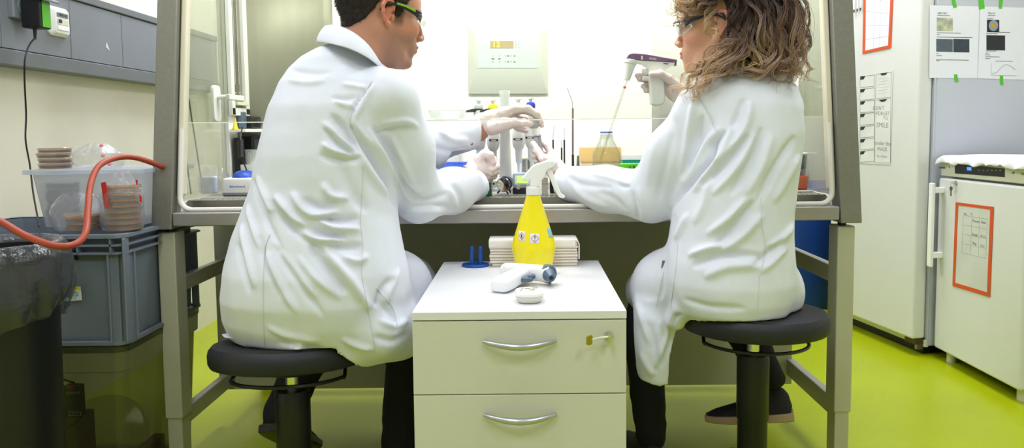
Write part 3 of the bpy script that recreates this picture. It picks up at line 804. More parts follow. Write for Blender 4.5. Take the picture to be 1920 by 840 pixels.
on_door(nf, 'blue_indicator', [(1814, 313), (1822, 314), (1822, 320), (1814, 319)], mat('blue_led', '2a50ff', .3, emit=3), .0016, .002, strip)
mb = MB()
for k in range(6): quadprism(mb, [strip(*p) for p in ((1835 + k * 8, 318), (1838 + k * 8, 318.4), (1838 + k * 8, 321), (1835 + k * 8, 320.6))], nx, .0016, .002)
mb.build('key_symbols', M['ink_soft'], nf, world=True)
yd = Vector((0, -1, 0))
mb = MB(); text_mb(mb, 'LIEBHERR', .011, basis(strip(1766, 314.5, .0005), yd, zv), .0002); mb.build('brand_lettering', M['ink'], nf, world=True)
mb = MB(); text_mb(mb, '*', .02, basis(strip(1780, 315, .0005), yd, zv), .0002); text_mb(mb, '-18', .012, basis(strip(1899, 324, .0005), yd, zv), .0002)
text_mb(mb, 'No', .012, basis(strip(1918, 326, .0005), yd, zv), .0002); mb.build('symbols', M['ink'], nf, world=True)
hx = NFX - .045; ha = onX(1748, 343, hx); hb = onX(1743, 500, hx)
h = MB().box2((hx - .007, ha.y - .014, hb.z), (hx + .007, ha.y + .014, ha.z)).build('handle', M['white_pl'], nf, world=True, bevel=.004, bseg=3)
for zz in (ha.z - .03, hb.z + .05): MB().box2((hx, ha.y - .012, zz - .012), (NFX + .006, ha.y + .012, zz + .012)).build('handle_mount', M['white_pl'], nf, world=True, bevel=.003)
lk = nface(1793, 342.5)
MB().cyl(lk + Vector((.004, 0, 0)), lk - Vector((.006, 0, 0)), .0075).build('lock_cylinder', M['chrome'], nf, world=True)
ky = thing('freezer_key', 'pair of small steel keys hanging from the small freezer lock', 'key', tuple(lk - Vector((.008, 0, 0))))
b = lk - Vector((.0075, 0, 0))
mb = MB(); mb.box(b + Vector((-.004, 0, 0)), (.008, .003, .012)); mb.tube([b + Vector((-.008, .011 * math.cos(t), -.008 + .011 * math.sin(t))) for t in [2 * PI * i / 20 for i in range(20)]], .0009, 6, closed=True); mb.build('key_ring', M['chrome'], ky, world=True)
mb = MB(); mb.cyl(b + Vector((-.008, .006, -.024)), b + Vector((-.010, .006, -.024)), .009, n=20); mb.box(b + Vector((-.009, .006, -.042)), (.002, .006, .025)); mb.build('hanging_key', mat('worn_steel', '6f6a60', .35, .9), ky, world=True)
# cloth on top
cl = MB(); yA, yB = ny0 - .04, ny1 + .0; n = 40; rows_ = []
for j, (dx, dz) in enumerate(((-.035, -.018), (-.036, .004), (-.01, .012), (.1, .012), (.25, .010), (.45, .010))):
    rows_.append([(NFX + .02 + dx + .006 * math.sin(i * 1.1 + j), yA + (yB - yA) * i / n, zc1 + .004 + dz * 1.0 + (.006 * math.sin(i * .7 + j * .9) + .005 * math.sin(i * 1.9) if j != 0 else .006 * math.sin(i * .55 + 2 * math.sin(i * .21)) + .005 * math.sin(i * 1.37 + 1.5 * math.sin(i * .4))) + .006) for i in range(n + 1)])
for r in rows_:
    for i, p in enumerate(r): pass
cl.loft(rows_, closed=False, cap=False)
tag(cl.build('cloth', mat('white_lab_cloth', 'eceef2', .85, vary=.02), None, solid=.003, subsurf=1), 'white crumpled cloth lying over the top of the small freezer', 'cloth')
# orange frame on the small freezer door
mf = thing('magnetic_frame', 'orange bordered magnetic sheet holder on the small freezer door', 'magnetic frame', tuple(nface(1825, 465)))
o4 = [(1793, 379), (1864, 388), (1857, 557), (1787, 536)]; i4 = [(1798, 385), (1858, 393), (1852, 548), (1792, 530)]
frame_strip(mf, o4, i4, nface, nx, M['orange']); on_door(mf, 'held_sheet', i4, mat('grey_sheet', 'cfd1c8', .5), .001, .002, nface)
mb = MB()
def bil(P, s, t):
    a = [P[0][k] + (P[1][k] - P[0][k]) * s for k in (0, 1)]; b = [P[3][k] + (P[2][k] - P[3][k]) * s for k in (0, 1)]
    return nface(a[0] + (b[0] - a[0]) * t, a[1] + (b[1] - a[1]) * t, .0022)
for t in (.12, .24, .36, .48, .60): mb.tube([bil(i4, .15, t), bil(i4, .9, t)], .0004, 4)
for s in (.15, .42, .66, .9): mb.tube([bil(i4, s, .12), bil(i4, s, .60)], .0004, 4)
mb.build('table_lines', M['ink_soft'], mf, world=True)
for w, s, t in (('No.', .22, .1), ('12', .4, .09), ('Person', .55, .17), ('Date', .78, .17), ('Sandy', .53, .34), ('16.12', .78, .34), ('May', .53, .45), ('3.12', .78, .46)):
    mb = MB(); text_mb(mb, w, .014, basis(bil(i4, s, t), yd, zv), .0001); mb.build('handwriting', M['ink'], mf, world=True)

# blue bin in the back
bb = onZ(1532, 588, .0)
tb = thing('blue_bin', 'tall blue plastic bin on the floor between the cabinet stand and the freezers', 'bin', (1.60, 3.86, 0))
mb = MB(); hh = .64
def bring(w, d, z, r=.03): return [(x, y, z) for x, y in rrect(w, d, r)]
mb.loft([bring(.28, .24, .0), bring(.29, .25, .01), bring(.34, .30, hh - .05), bring(.36, .32, hh - .045), bring(.36, .32, hh)])
mb.build('bin_body', M['blue_dark'], tb)
mb = MB(); mb.loft([bring(.37, .33, hh), bring(.37, .33, hh + .025), bring(.30, .26, hh + .05)]); mb.build('bin_lid', mat('darker_blue_lid', '0a3a8c', .4), tb)
# ================================================================== left side: bin, crates, dishes
FD = 1.75                                             # front of the grey crate
cx1 = onY(237, 560, FD).x; czt = onY(200, 441, FD).z; czb = onY(200, 652, FD).z
CW, CD = .60, .44
cr = thing('storage_crate', 'blue grey ribbed euro crate stacked on a clear box beside the cabinet stand', 'crate', (cx1 - CW / 2, FD + CD / 2, czb))
x0, x1, yA, yB = cx1 - CW, cx1, FD, FD + CD
mb = MB()
def crring(x0, x1, y0, y1, z, c=.02): return [(x0 + c, y0, z), (x1 - c, y0, z), (x1, y0 + c, z), (x1, y1 - c, z), (x1 - c, y1, z), (x0 + c, y1, z), (x0, y1 - c, z), (x0, y0 + c, z)]
o = .022
mb.loft([crring(x0 + .035, x1 - .035, yA + .035, yB - .035, czb + .008), crring(x0 + o + .006, x1 - o - .006, yA + o + .006, yB - o - .006, czb + .01), crring(x0 + o, x1 - o, yA + o, yB - o, czt - .003),
         crring(x0 + o + .003, x1 - o - .003, yA + o + .003, yB - o - .003, czt - .003), crring(x0 + o + .012, x1 - o - .012, yA + o + .012, yB - o - .012, czb + .02)])
mb.build('crate_body', M['crate'], cr, world=True)
def band(z0, z1, e, name):
    mb = MB(); mb.loft([crring(x0 + o - e, x1 - o + e, yA + o - e, yB - o + e, z0), crring(x0 + o - e, x1 - o + e, yA + o - e, yB - o + e, z1)], cap=False)
    mb.loft([crring(x0 + o - e, x1 - o + e, yA + o - e, yB - o + e, z0), crring(x0 + o, x1 - o, yA + o, yB - o, z0)], cap=False)
    mb.loft([crring(x0 + o - e, x1 - o + e, yA + o - e, yB - o + e, z1), crring(x0 + o, x1 - o, yA + o, yB - o, z1)], cap=False)
    mb.build(name, M['crate'], cr, world=True)
zr1 = onY(200, 461, FD).z; zr2 = onY(200, 476, FD).z
band(czt - .009, czt, .022, 'rim'); band(zr1 - .0025, zr1 + .0025, .02, 'rib'); band(zr2 - .0025, zr2 + .0025, .02, 'rib'); band(czb + .003, czb + .012, .014, 'foot_rim')
def vrib(xa, xb, ya, yb, z0=czb + .01, z1=zr2): MB().box2((xa, ya, z0), (xb, yb, z1)).build('corner_rib', M['crate'], cr, world=True, bevel=.002)
for px in (207, 237):
    X = onY(px, 560, FD + .004).x - .002; vrib(X - .004, X + .001, yA + .004, yA + .03, z1=zr2 if px == 207 else czt - .01)
X = onY(208, 560, FD + .012).x; vrib(X, x1 - o - .002, yA + .012, yA + o + .002)
vrib(x1 - o - .002, x1 - .002, yA + .05, yA + .056); vrib(x1 - o - .002, x1 - .008, yA + .02, yA + .05)
vrib(x1 - o - .002, x1 - .002, yB - .05, yB - .044)
for px in (145, 207):
    X = onY(px, 465, FD + .004).x; MB().box2((X - .002, yA + .002, zr2), (X + .002, yA + .024, czt - .005)).build('rim_rib', M['crate'], cr, world=True)
a = onY(121, 540, FD + .02); b = onY(151, 566, FD + .02)
T = basis(onY(136, 551, yA + o - .0012), (1, 0, .06), (0, 0, 1)); mb = MB(); mb.T = T; mb.box((0, 0, 0), (.045, .036, .0006)); mb.build('address_label', M['paper'], cr, world=True)
mb = MB(); mb.T = T; mb.box((0, .0135, .0006), (.045, .009, .0006)); mb.build('label_header', M['yellow'], cr, world=True)
mb = MB(); mb.T = T; mb.box((-.002, -.004, .0006), (.036, .006, .0006)); mb.build('label_band', mat('pale_teal_print', '8fc3c8', .6), cr, world=True)
mb = MB()
for s, y in (('VWR 17 31', .0135), ('Sterilium', .006), ('Box Nutrient', .0025), ('0811-3', -.012)): text_mb(mb, s, .006, T @ Matrix.Translation((0, y, .001)), .0001)
mb.build('label_print', M['ink'], cr, world=True)
p = onY(141, 480, FD + .02); mb = MB(); mb.prism([onY(137, 470, yA + o - .001), onY(142, 470, yA + o - .001), onY(147, 487, yA + o - .001), onY(132, 487, yA + o - .001)], (0, .0008, 0)); mb.build('grip_slot', M['black'], cr, world=True)

# clear box underneath with its contents
bx0, bx1, by0, by1 = x0 + .01, x1 - .012, FD + .005, FD + CD - .005
bt = czb - .002
cb = thing('clear_storage_box', 'translucent olive tinted plastic box on the floor under the grey crate', 'storage box', ((bx0 + bx1) / 2, (by0 + by1) / 2, 0))
mb = MB(); th = .004
def rr(x0, x1, y0, y1, z, r=.035):
    return [((x0 + x1) / 2 + x, (y0 + y1) / 2 + y, z) for x, y in rrect(x1 - x0, y1 - y0, r, 4)]
mb.loft([rr(bx0 + .03, bx1 - .03, by0 + .03, by1 - .03, .003), rr(bx0 + .012, bx1 - .012, by0 + .012, by1 - .012, bt - .07), rr(bx0 + .004, bx1 - .004, by0 + .004, by1 - .004, bt - .065), rr(bx0 + .002, bx1 - .002, by0 + .002, by1 - .002, bt - .014)], cap=False)
mb.add(rr(bx0 + .03, bx1 - .03, by0 + .03, by1 - .03, .003), [tuple(range(20))])
mb.build('box_body', M['smoke_clear'], cb, world=True, angle=50)
MB().loft([rr(bx0, bx1, by0, by1, bt - .014), rr(bx0, bx1, by0, by1, bt)]).build('box_lid', M['smoke_clear'], cb, world=True)
for px in (163, 260): pass
bat = thing('black_battery_pack', 'black flat boxed device with an orange square and white barcode inside the clear box', 'device', tuple(onY(139, 753, FD + .06)))
c = onY(139, 751, FD + .06); s_ = (FD + .06) / FPX
MB().box(c, (32 * s_, .025, 62 * s_)).build('device_case', M['black'], bat, world=True, bevel=.002)
for px, py, w, h, m in ((131, 726, 12, 8, M['orange']), (137, 737, 27, 5, M['white_pl2']), (140, 776, 24, 8, M['white_pl2'])):
    q = onY(px, py, FD + .06 - .0135); MB().box(q, (w * s_, .001, h * s_)).build('label_patch', m, bat, world=True)
mb = MB()
for k in range(9): mb.box(onY(130 + k * 2.4, 776, FD + .0452), ((.8 + k % 3 * .5) * s_, .0006, 6 * s_))
mb.build('barcode', M['ink'], bat, world=True)
mb = MB(); text_mb(mb, 'Energenie', .011, basis(onY(137, 737, FD + .0452), (1, 0, 0), (0, 0, 1))); mb.build('lettering', M['ink'], bat, world=True)
place_z = .008
MB().box2((c.x - .02, FD + .05, .006), (c.x + .02, FD + .11, c.z - 31 * s_)).build('cardboard_support', mat('brown_card', '7a5a48', .8), bat, world=True)
tag(MB().tube(spline([onY(104, 702, FD + .05), onY(121, 712, FD + .045), onY(140, 718, FD + .06)], 6) , .0025, 6).build('black_lead', M['black']), 'short black lead running from behind the bin to the black device', 'cable')
tag(MB().tube(spline([onY(153, 781, FD + .042), onY(138, 795, FD + .04), onY(112, 808, FD + .04), onY(111, 822, FD + .04), onY(122, 850, FD + .05)], 6) , .0025, 6).build('black_lead', M['black']), 'black lead hanging from the black device down inside the clear box', 'cable')
bc = onY(197, 832, FD + .16)
bd = thing('bagged_dish', 'large round clear dish leaning inside the clear box under the crate', 'dish', (bc.x, bc.y, .02))
mb = MB(); ax = Vector((.45, -.75, .45)).normalized()
mb.lathe([(0, -.012), (.105, -.012), (.112, -.008), (.112, .012), (.10, .014), (0, .014)], Vector((bc.x, bc.y, .135)), 40, axis=ax)
mb.build('dish_body', M['clear_dish'], bd, world=True)
for nm, px, sz in (('cardboard_carton', 120, (.05, .12, .085)), ('cardboard_carton', 285, (.03, .2, .1))):
    q = onY(px, 820, FD + .1); s = sz
    xx = min(q.x, bx1 - .05)
    tag(MB().box((xx, FD + .14, s[2] / 2 + .008), s).build(nm, mat('salmon_card', '8b5744', .8), None, bevel=.002), 'salmon brown carton standing in the clear box ' + ('near the black bin' if px < 200 else 'near the stand leg'), 'carton')
# clear lidded box on top of the crate with petri dishes
ub = thing('clear_lid_box', 'wide clear plastic box full of stacked dishes standing on the grey crate', 'storage box', ((x0 + x1) / 2, yA + .25, czt))
ux0 = onY(57, 380, FD + .14).x; ux1 = x1 - .03; uy0, uy1 = FD + .14, FD + CD - .01; uz = onY(180, 318, FD + .14).z
mb = MB(); mb.loft([rr(ux0 + .02, ux1 - .02, uy0 + .012, uy1 - .012, czt + .002, .02), rr(ux0, ux1, uy0, uy1, uz - .01, .02)], cap=False); mb.add(rr(ux0 + .02, ux1 - .02, uy0 + .012, uy1 - .012, czt + .002, .02), [tuple(range(20))])
mb.build('box_body', M['frost'], ub, world=True)
MB().loft([rr(ux0 - .02, ux1 + .015, uy0 - .01, uy1 + .008, uz - .012, .02), rr(ux0 - .02, ux1 + .015, uy0 - .01, uy1 + .008, uz, .02)]).build('box_lid', M['frost'], ub, world=True)
# petri dish: bottom, agar, lid
M['agar_brown'] = mat('brown_agar', '8a4e3a', .4, vary=.15); M['agar_amber'] = mat('amber_agar', 'd89a58', .35, vary=.1); M['agar_grey'] = mat('grey_agar', '5d6672', .4)
def make_dish(agar, r=.043, h=.0145):
    t = thing('petri_dish', None, 'petri dish')
    MB().lathe([(0, 0), (r - .002, 0), (r - .002, h - .002), (r - .0032, h - .002), (r - .0032, .0012), (0, .0012)], n=36).build('dish_base', M['clear_dish'], t)
    MB().lathe([(0, .0013), (r - .0035, .0013), (r - .0035, .0075), (0, .0075)], n=36).build('agar_layer', agar, t)
    MB().lathe([(0, h), (r - .001, h), (r, h - .0008), (r, h - .0078), (r - .001, h - .0078), (r - .001, h - .001), (0, h - .001)], n=36).build('dish_lid', M['clear_dish'], t)
    return t
def stack(proto, n, c, rs, pitch, lab, grp, first=True):
    for i in range(n):
        t = proto if (i == 0 and first) else copy_tree(proto)
        place(t, (c[0] + rs * math.sin(i * 2.3), c[1] + rs * math.cos(i * 1.7), c[2] + i * pitch))
        w_ = ['lowest'] + ['second from the bottom', 'third from the bottom', 'fourth from the bottom', 'fifth from the bottom', 'sixth from the bottom', 'seventh from the bottom', 'eighth from the bottom'][:n - 2] + ['topmost']
        tag(t, lab % w_[i], 'petri dish', grp)
pr = make_dish(M['agar_brown'])
q = onY(104, 314, FD + .24)
stack(pr, 4, (q.x, FD + .24, uz + .0005), .0016, .0148, 'brown petri dish on the clear box lid, %s of four', 'brown petri dishes on the box lid')
pr = make_dish(M['agar_amber'], .045)
q = onY(231, 425, FD + .075)
stack(pr, 8, (q.x, FD + .078, czt + .004), .0012, .0152, 'amber petri dish in the tall bag, %s of eight', 'amber petri dishes in the tall bag')
p2 = copy_tree(pr)
q2 = onY(160, 430, FD + .085)
stack(p2, 3, (q2.x, FD + .085, czt + .004), .0015, .0152, 'amber petri dish in the short crumpled bag, %s of three', 'amber petri dishes in the short bag')
pr = make_dish(M['agar_grey'])
q = onY(122, 430, FD + .22)
stack(pr, 8, (q.x, FD + .22, czt + .004), .003, .0148, 'greyish petri dish inside the clear box, %s of eight', 'petri dishes inside the clear box')
# plastic bags
def bagmesh(c, rx, ry, h, seed, taper=.3, n=44, m=26, crump=.12, m_='bag', name='plastic_bag', label='', lean=0, cat='bag'):
    rg = np.random.RandomState(seed); rings = []
    ph = rg.rand(8) * 6.28
    for j in range(m + 1):
        t = j / m; z = h * t
        prof = 1 if t < .62 else max(.04, 1 - (t - .62) / .38 * (1 - taper)) ; prof *= (1 - .3 * math.exp(-t * 30))
        ring = []
        for i in range(n):
            a = 2 * PI * i / n
            k = 1 + crump * (.5 * math.sin(3 * a + ph[0] + 4 * t) + .3 * math.sin(7 * a + ph[1] - 9 * t) + .22 * math.sin(13 * a + ph[2] + 15 * t * math.sin(a + ph[3]))) * (.35 + t)
            ring.append((c[0] + lean * t * h + rx * prof * k * math.cos(a), c[1] + ry * prof * k * math.sin(a), c[2] + z + .004 * math.sin(5 * a + ph[4]) * t))
        rings.append(ring)
    mb = MB(); mb.loft(rings, cap=False)
    o = mb.build(name, M[m_], None, angle=180); return tag(o, label, cat)
q = onY(231, 425, FD + .078)
B1 = bagmesh((q.x, FD + .078, czt + .001), .052, .052, .16, 3, label='tall clear bag with red tape around eight amber dishes on the crate', crump=.05)
for pts in ([(189, 343), (198, 341), (206, 390), (196, 392)], [(254, 336), (258, 338), (258, 348), (255, 345)], [(261, 366), (265, 368), (266, 380), (262, 378)]):
    mb = MB(); mb.prism([onY(x, y, FD + .03) for x, y in pts], (0, .0012, 0)); tp = mb.build('red_tape', M['red'], B1)
q = onY(160, 430, FD + .085)
bagmesh((onY(152, 430, FD + .085).x, FD + .085, czt + .001), .066, .055, .10, 9, label='short crumpled clear bag around amber dishes behind the orange hose', crump=.16, taper=.5)
q = onY(180, 314, FD + .24)
B3 = bagmesh((q.x + .01, FD + .24, uz + .001), .062, .06, .066, 21, label='crumpled clear bag with pink spots lying on the clear box lid', crump=.2, taper=.35)
for px, py in ((190, 273), (193, 292), (205, 308)):
    q = onY(px, py, FD + .19); mb = MB(); mb.ell(q, (.006, .0015, .0045)); mb.build('pink_mark', mat('pink_print', 'e88a9a', .5), B3)
# black bin with bag
bnx = onY(-10, 700, 1.52).x
bn = thing('waste_bin', 'tall black waste bin lined with a clear bag at the left edge', 'waste bin', (bnx, 1.55, 0))
br = onY(104, 720, 1.55).x - bnx
bzt = onY(50, 470, 1.55).z
mb = MB(); mb.lathe([(0, .002), (br * .92, 0), (br, bzt), (br + .006, bzt + .004), (br - .004, bzt + .004), (br * .88, .02), (0, .02)], n=48); mb.build('bin_body', M['black'], bn)
rings = []; n = 90; rg = np.random.RandomState(5); ph = rg.rand(10) * 6.3
zlow = onY(50, 608, 1.5).z
prof = [(br * .6, bzt - .12), (br * .97, bzt - .03), (br * .99, bzt + .012), (br + .012, bzt + .022), (br + .028, bzt - .0), (br + .036, bzt - .05), (br + .036, bzt - .1), (br + .028, zlow + .03), (br + .015, zlow)]
pp = [];
for i in range(len(prof) - 1):
    for k in range(4):
        t = k / 4; pp.append((prof[i][0] * (1 - t) + prof[i + 1][0] * t, prof[i][1] * (1 - t) + prof[i + 1][1] * t, (i + t) / len(prof)))
pp.append((*prof[-1], 1))
for r, z, s in pp:
    ring = []
    for i in range(n):
        a = 2 * PI * i / n
        w_ = .013 * math.sin(3 * a + ph[0] + 3 * s) + .008 * math.sin(8 * a + ph[1] + 5 * math.sin(2 * a) * s) + .004 * math.sin(17 * a + ph[2] + 6 * s) + .002 * math.sin(31 * a - 9 * s)
        zz = z + (.03 * math.sin(2 * a + 1.3) + .012 * math.sin(5 * a + ph[3])) * max(0, s - .5) * 2
        ring.append(((r + max(w_, -.011) * min(1, max(0, (s - .25)) * 2.2)) * math.cos(a), (r + max(w_, -.011) * min(1, max(0, s - .25) * 2.2)) * math.sin(a), zz))
    rings.append(ring)
mb = MB(); mb.loft(rings, cap=False); mb.build('bin_liner', thinglass('grey_clear_liner', 'a4a8ac', 1.3, .12, haze=.13, hazecol='b9bdc6', bump=.9, bscale=14), bn, angle=180)
# orange hose
hp = [onY(-60, 390, 1.42), onY(0, 415, 1.44), onY(50, 443, 1.43), onY(105, 461, 1.42), onY(142, 457, 1.46), onY(161, 435, 1.56), onY(165, 390, 1.64), onY(170, 345, 1.70), onY(185, 312, 1.76), onY(215, 297, 1.82), onY(250, 295, 1.86), onY(287, 306, 1.9), onY(310, 316, 1.96)]
tag(MB().tube(spline(hp, 8), .0073, 14).build('rubber_hose', M['orange_hose']), 'orange red rubber hose curving over the bin and crate to the cabinet', 'hose')

# ================================================================== on the pedestal
ZP = ZT
# paper towel stack
pa = onY(918, 503, 1.87); pb = onY(1085, 500, 1.87)
pxa, pxb = pa.x, pb.x; D0 = 1.86
pt = thing('paper_towel_stack', 'stack of folded white paper towels lying behind the yellow bottle', 'paper towels', ((pxa + pxb) / 2, D0 + .045, ZP))
ztop = onY(1000, 450, D0).z; nz_ = 9; hs = (ztop - ZP) / nz_; rg = np.random.RandomState(2)
M['towel'] = mat('cream_paper_towel', 'e6ddd2', .9, vary=.04, vscale=20); M['towel_top'] = mat('white_paper_wrap', 'e9e6e2', .85)
for i in range(nz_):
    e = rg.uniform(-.002, .002, 4); w0, w1 = pxa + .002 + e[0], pxb - .003 + e[1]
    if i == 0: w0 += .006; w1 += .0
    z0 = ZP + i * hs
    mb = MB(); pts = []
    for j in range(9):
        t = PI * j / 8; pts.append((0, D0 + .003 + e[2] - .004 * math.sin(t), z0 + hs * .5 - hs * .46 * math.cos(t)))
    pts += [(0, D0 + .08, z0 + hs * .96), (0, D0 + .08, z0 + hs * .04)]
    mb.prism([(w0, y, z) for _, y, z in pts], (w1 - w0, 0, 0)); mb.build('folded_towel', M['towel'], pt, world=True, bevel=.0004)
mb = MB(); rings = []
for x in (pxa, pxb):
    pass
r_ = .012; P = [(D0 - .003, ZP + hs * 6.6), (D0 - .003, ztop - .006), (D0, ztop), (D0 + .083, ztop), (D0 + .083, ztop - .004), (D0 + .003, ztop - .004), (D0 + .001, ZP + hs * 6.6)]
mb.prism([(pxa - .001, y, z) for y, z in P], (pxb - pxa - .008, 0, 0)); mb.build('top_wrap', M['towel_top'], pt, world=True, bevel=.001)
mb = MB(); Q = [(pxb - .012 + .014 * math.sin(t), ztop - .014 + .014 * math.cos(t)) for t in [PI / 2 * i / 6 for i in range(7)]]
Qi = [(pxb - .012 + .011 * math.sin(t), ztop - .014 + .011 * math.cos(t)) for t in [PI / 2 * i / 6 for i in range(7)]]
ring = [(x, z) for x, z in Q + [(Q[-1][0], ZP + hs * 2.3)]]; ringi = [(x, z) for x, z in Qi + [(Qi[-1][0], ZP + hs * 2.3)]]
mb.loft([[(a[0], D0 - .002, a[1]), (b[0], D0 - .002, b[1]), (b[0], D0 + .082, b[1]), (a[0], D0 + .082, a[1])] for a, b in zip(ring, ringi)])
mb.build('end_wrap', M['towel_top'], pt, world=True)
# blue two-pronged stand
bs = onY(891, 495, 1.86); bs = Vector((bs.x, 1.87, ZP))
t = thing('blue_stand', 'small blue round stand with two upright prongs on the pedestal', 'stand', tuple(bs))
MB().lathe([(0, 0), (.036, 0), (.037, .002), (.037, .005), (.035, .007), (0, .007)], n=40, sx=1, sy=.8).build('round_base', M['blue_stand'], t)
for px in (885, 901):
    x = onY(px, 480, 1.87).x - bs.x
    mb = MB(); mb.cyl((x, 0, .005), (x, 0, .05), .007, .0058, n=20); mb.cyl((x, 0, .05), (x, 0, .0545), .0058, .004, n=20); mb.box((x, -.004, .02), (.008, .008, .03)); mb.build('prong', M['blue_stand'], t)
# yellow spray bottle
SD = 1.80
bb = onY(1001, 505, SD); bc = Vector((bb.x, SD + .0, ZP)); s_ = SD / FPX
sb = thing('spray_bottle', 'bright yellow spray bottle with white trigger head on the pedestal', 'spray bottle', tuple(bc))
def zof(py): return onY(1001, py, SD).z - ZP
prof = [(0, 0), (33 * s_, 0), (34 * s_, .003), (41.5 * s_, zof(463)), (41.6 * s_, zof(460)), (40.5 * s_, zof(455)), (36 * s_, zof(440)), (14.5 * s_, zof(372)), (13 * s_, zof(366)), (11 * s_, zof(364.5)), (0, zof(364.5))]
MB().lathe(prof, n=56, sy=.85).build('bottle_body', mat('bright_yellow_bottle', 'fbe90c', .28, vary=.02, coat=.3, sss=0), sb, angle=30)
mb = MB(); mb.lathe([(0, zof(365)), (13 * s_, zof(365)), (13.2 * s_, zof(352)), (11 * s_, zof(349)), (0, zof(349))], n=36, sy=1)
for k in range(36):
    a = 2 * PI * k / 36; mb.box((13 * s_ * math.cos(a), 13 * s_ * math.sin(a), zof(358.5)), (.0012, .0012, 11 * s_))
mb.build('screw_cap', M['white_pl'], sb)
def hx_(px, py): p = onY(px, py, SD); return Vector((p.x - bc.x, 0, p.z - ZP))
def prof_prism(pts, half, name, m, par, bev=.003):
    mb = MB(); P = [hx_(*p) for p in pts]; mb.prism([p - Vector((0, half, 0)) for p in P], (0, 2 * half, 0)); return mb.build(name, m, par, bevel=bev, bseg=3)
head = prof_prism([(993, 350), (1011, 350), (1013, 341), (1022, 330), (1024, 320), (1040, 312), (1042, 304), (1037, 300), (1022, 302), (1006, 307), (996, 313), (977, 336), (984, 339), (994, 337)], .0145, 'sprayer_head', M['white_pl'], sb, .004)
mb = MB(); a, b = hx_(1030, 307), hx_(1046, 302); d = (b - a).normalized()
mb.cyl(hx_(1024, 308), hx_(1036, 305.5), .0105, .0105, n=24); mb.cyl(hx_(1036, 305.5), hx_(1043, 304), .0115, .0105, n=24); mb.build('nozzle', M['white_pl'], sb, bevel=.001)
prof_prism([(1024, 318), (1030, 315), (1036, 322), (1042, 340), (1052, 362), (1060, 368), (1056, 372), (1047, 369), (1036, 348), (1030, 332)], .007, 'trigger', M['white_pl'], sb, .002)
mb = MB(); mb.cyl(hx_(1008, 316), hx_(1025, 330), .0045, n=14); mb.build('piston', M['white_pl'], sb)
# hazard labels: thin patches on the bottle front
def bottle_front(px, py, e=.0006):
    q = hx_(px, py); r = np.interp(q.z, [prof[i][1] for i in (0, 2, 3, 5, 6, 7)], [prof[i][0] for i in (0, 2, 3, 5, 6, 7)])
    y = -.85 * math.sqrt(max(0, 1 - (q.x / r) ** 2)) * r
    return Vector((q.x, y - e, q.z))
def patch(px0, py0, px1, py1, name, m, e=.0006, nn=6, shear=0):
    mb = MB(); rows_ = []
    for j in range(nn + 1):
        v = py0 + (py1 - py0) * j / nn
        rows_.append([bottle_front(px0 + (px1 - px0) * i / nn + shear * (v - py0), v, e) for i in range(nn + 1)])
    mb.loft(rows_, closed=False, cap=False); return mb.build(name, m, sb, solid=.0003)
patch(972.5, 430.5, 984.5, 447.5, 'hazard_label', M['paper']); patch(993.5, 434, 1011, 451, 'hazard_label', M['paper'])
patch(1025, 426, 1031.5, 443, 'blue_sticker', mat('pale_blue_sticker', '8fc6dc', .5), shear=.25)
M['hazred'] = mat('hazard_red', 'd8323a', .5)
for cx_, cy_, w, h in ((978.5, 439, 5, 6.8), (1002.5, 442.5, 7.2, 7.2)):
    mb = MB(); C4 = [(cx_ - w, cy_), (cx_, cy_ - h), (cx_ + w, cy_), (cx_, cy_ + h)]; P = []
    for i in range(4):
        for k in range(3): P.append(bottle_front(C4[i][0] * (1 - k / 3) + C4[(i + 1) % 4][0] * k / 3, C4[i][1] * (1 - k / 3) + C4[(i + 1) % 4][1] * k / 3, .0013))
    mb.tube(P, .0006, 5, closed=True); mb.build('hazard_diamond', M['hazred'], sb)
mb = MB(); mb.tube([bottle_front(1002.5, 437.5, .0013), bottle_front(1002.5, 443.5, .0013)], [.0014, .0008], 6); mb.ell(bottle_front(1002.5, 446.5, .0013), .0011); mb.build('exclamation_mark', M['ink'], sb)
mb = MB(); mb.tube([bottle_front(978.5, 435, .0013), bottle_front(977.5, 438, .0013), bottle_front(978.8, 441.5, .0013)], [.0003, .0016, .0018], 6); mb.tube([bottle_front(976, 443.3, .0013), bottle_front(981, 443.3, .0013)], .0004, 5); mb.build('flame_mark', M['ink'], sb)
# pipette controller lying on the pedestal
def onT(px, py, h=0): return onZ(px, py, ZP + h)
pc = thing('pipette_controller', 'white pipette controller with slate blue nose lying on the pedestal', 'pipette controller', tuple(onT(985, 520)))
M['white_dev'] = mat('white_device_shell', 'eeeef0', .3, vary=.01)
def rpath(pts, rs, n=20, flat=1.0, upv=(0, 0, 1)): return pts, rs
mb = MB(); a = onT(944, 516, .022); b = onT(1026, 517, .024)
mb.tube(spline([onT(940, 512, .02), onT(952, 508, .024), onT(985, 510, .026), onT(1012, 512, .027), onT(1030, 514, .026)], 5), [.010 + .010 * min(1, i / 4) for i in range(21)], 20, upv=(0, 0, 1), flat=.8)
mb.build('barrel_housing', M['white_dev'], pc, world=True)
g0, g1 = onT(935, 534, .019), onT(985, 512, .024)
mb = MB(); d = (g1 - g0); d.z = 0; d.normalize(); sd = Vector((-d.y, d.x, 0))
def gsec(c, w, h, z0): 
    return [Vector((c.x, c.y, ZP + z0)) + sd * x + Vector((0, 0, y + h / 2)) for x, y in rrect(w, h, min(w, h) * .38, 4)]
mb.loft([gsec(g0 - d * .004, .036, .022, .003), gsec(g0, .048, .03, .0015), gsec(g0 + d * .03, .05, .034, .0015), gsec(g0 + d * .06, .044, .036, .003), gsec(g0 + d * .09, .04, .036, .006), gsec(g0 + d * .12, .036, .03, .008)])
mb.build('grip_shell', M['white_dev'], pc, world=True, subsurf=1)
p = onY(935, 532, g0.y - .012)
pfn = g0 - d * .0048
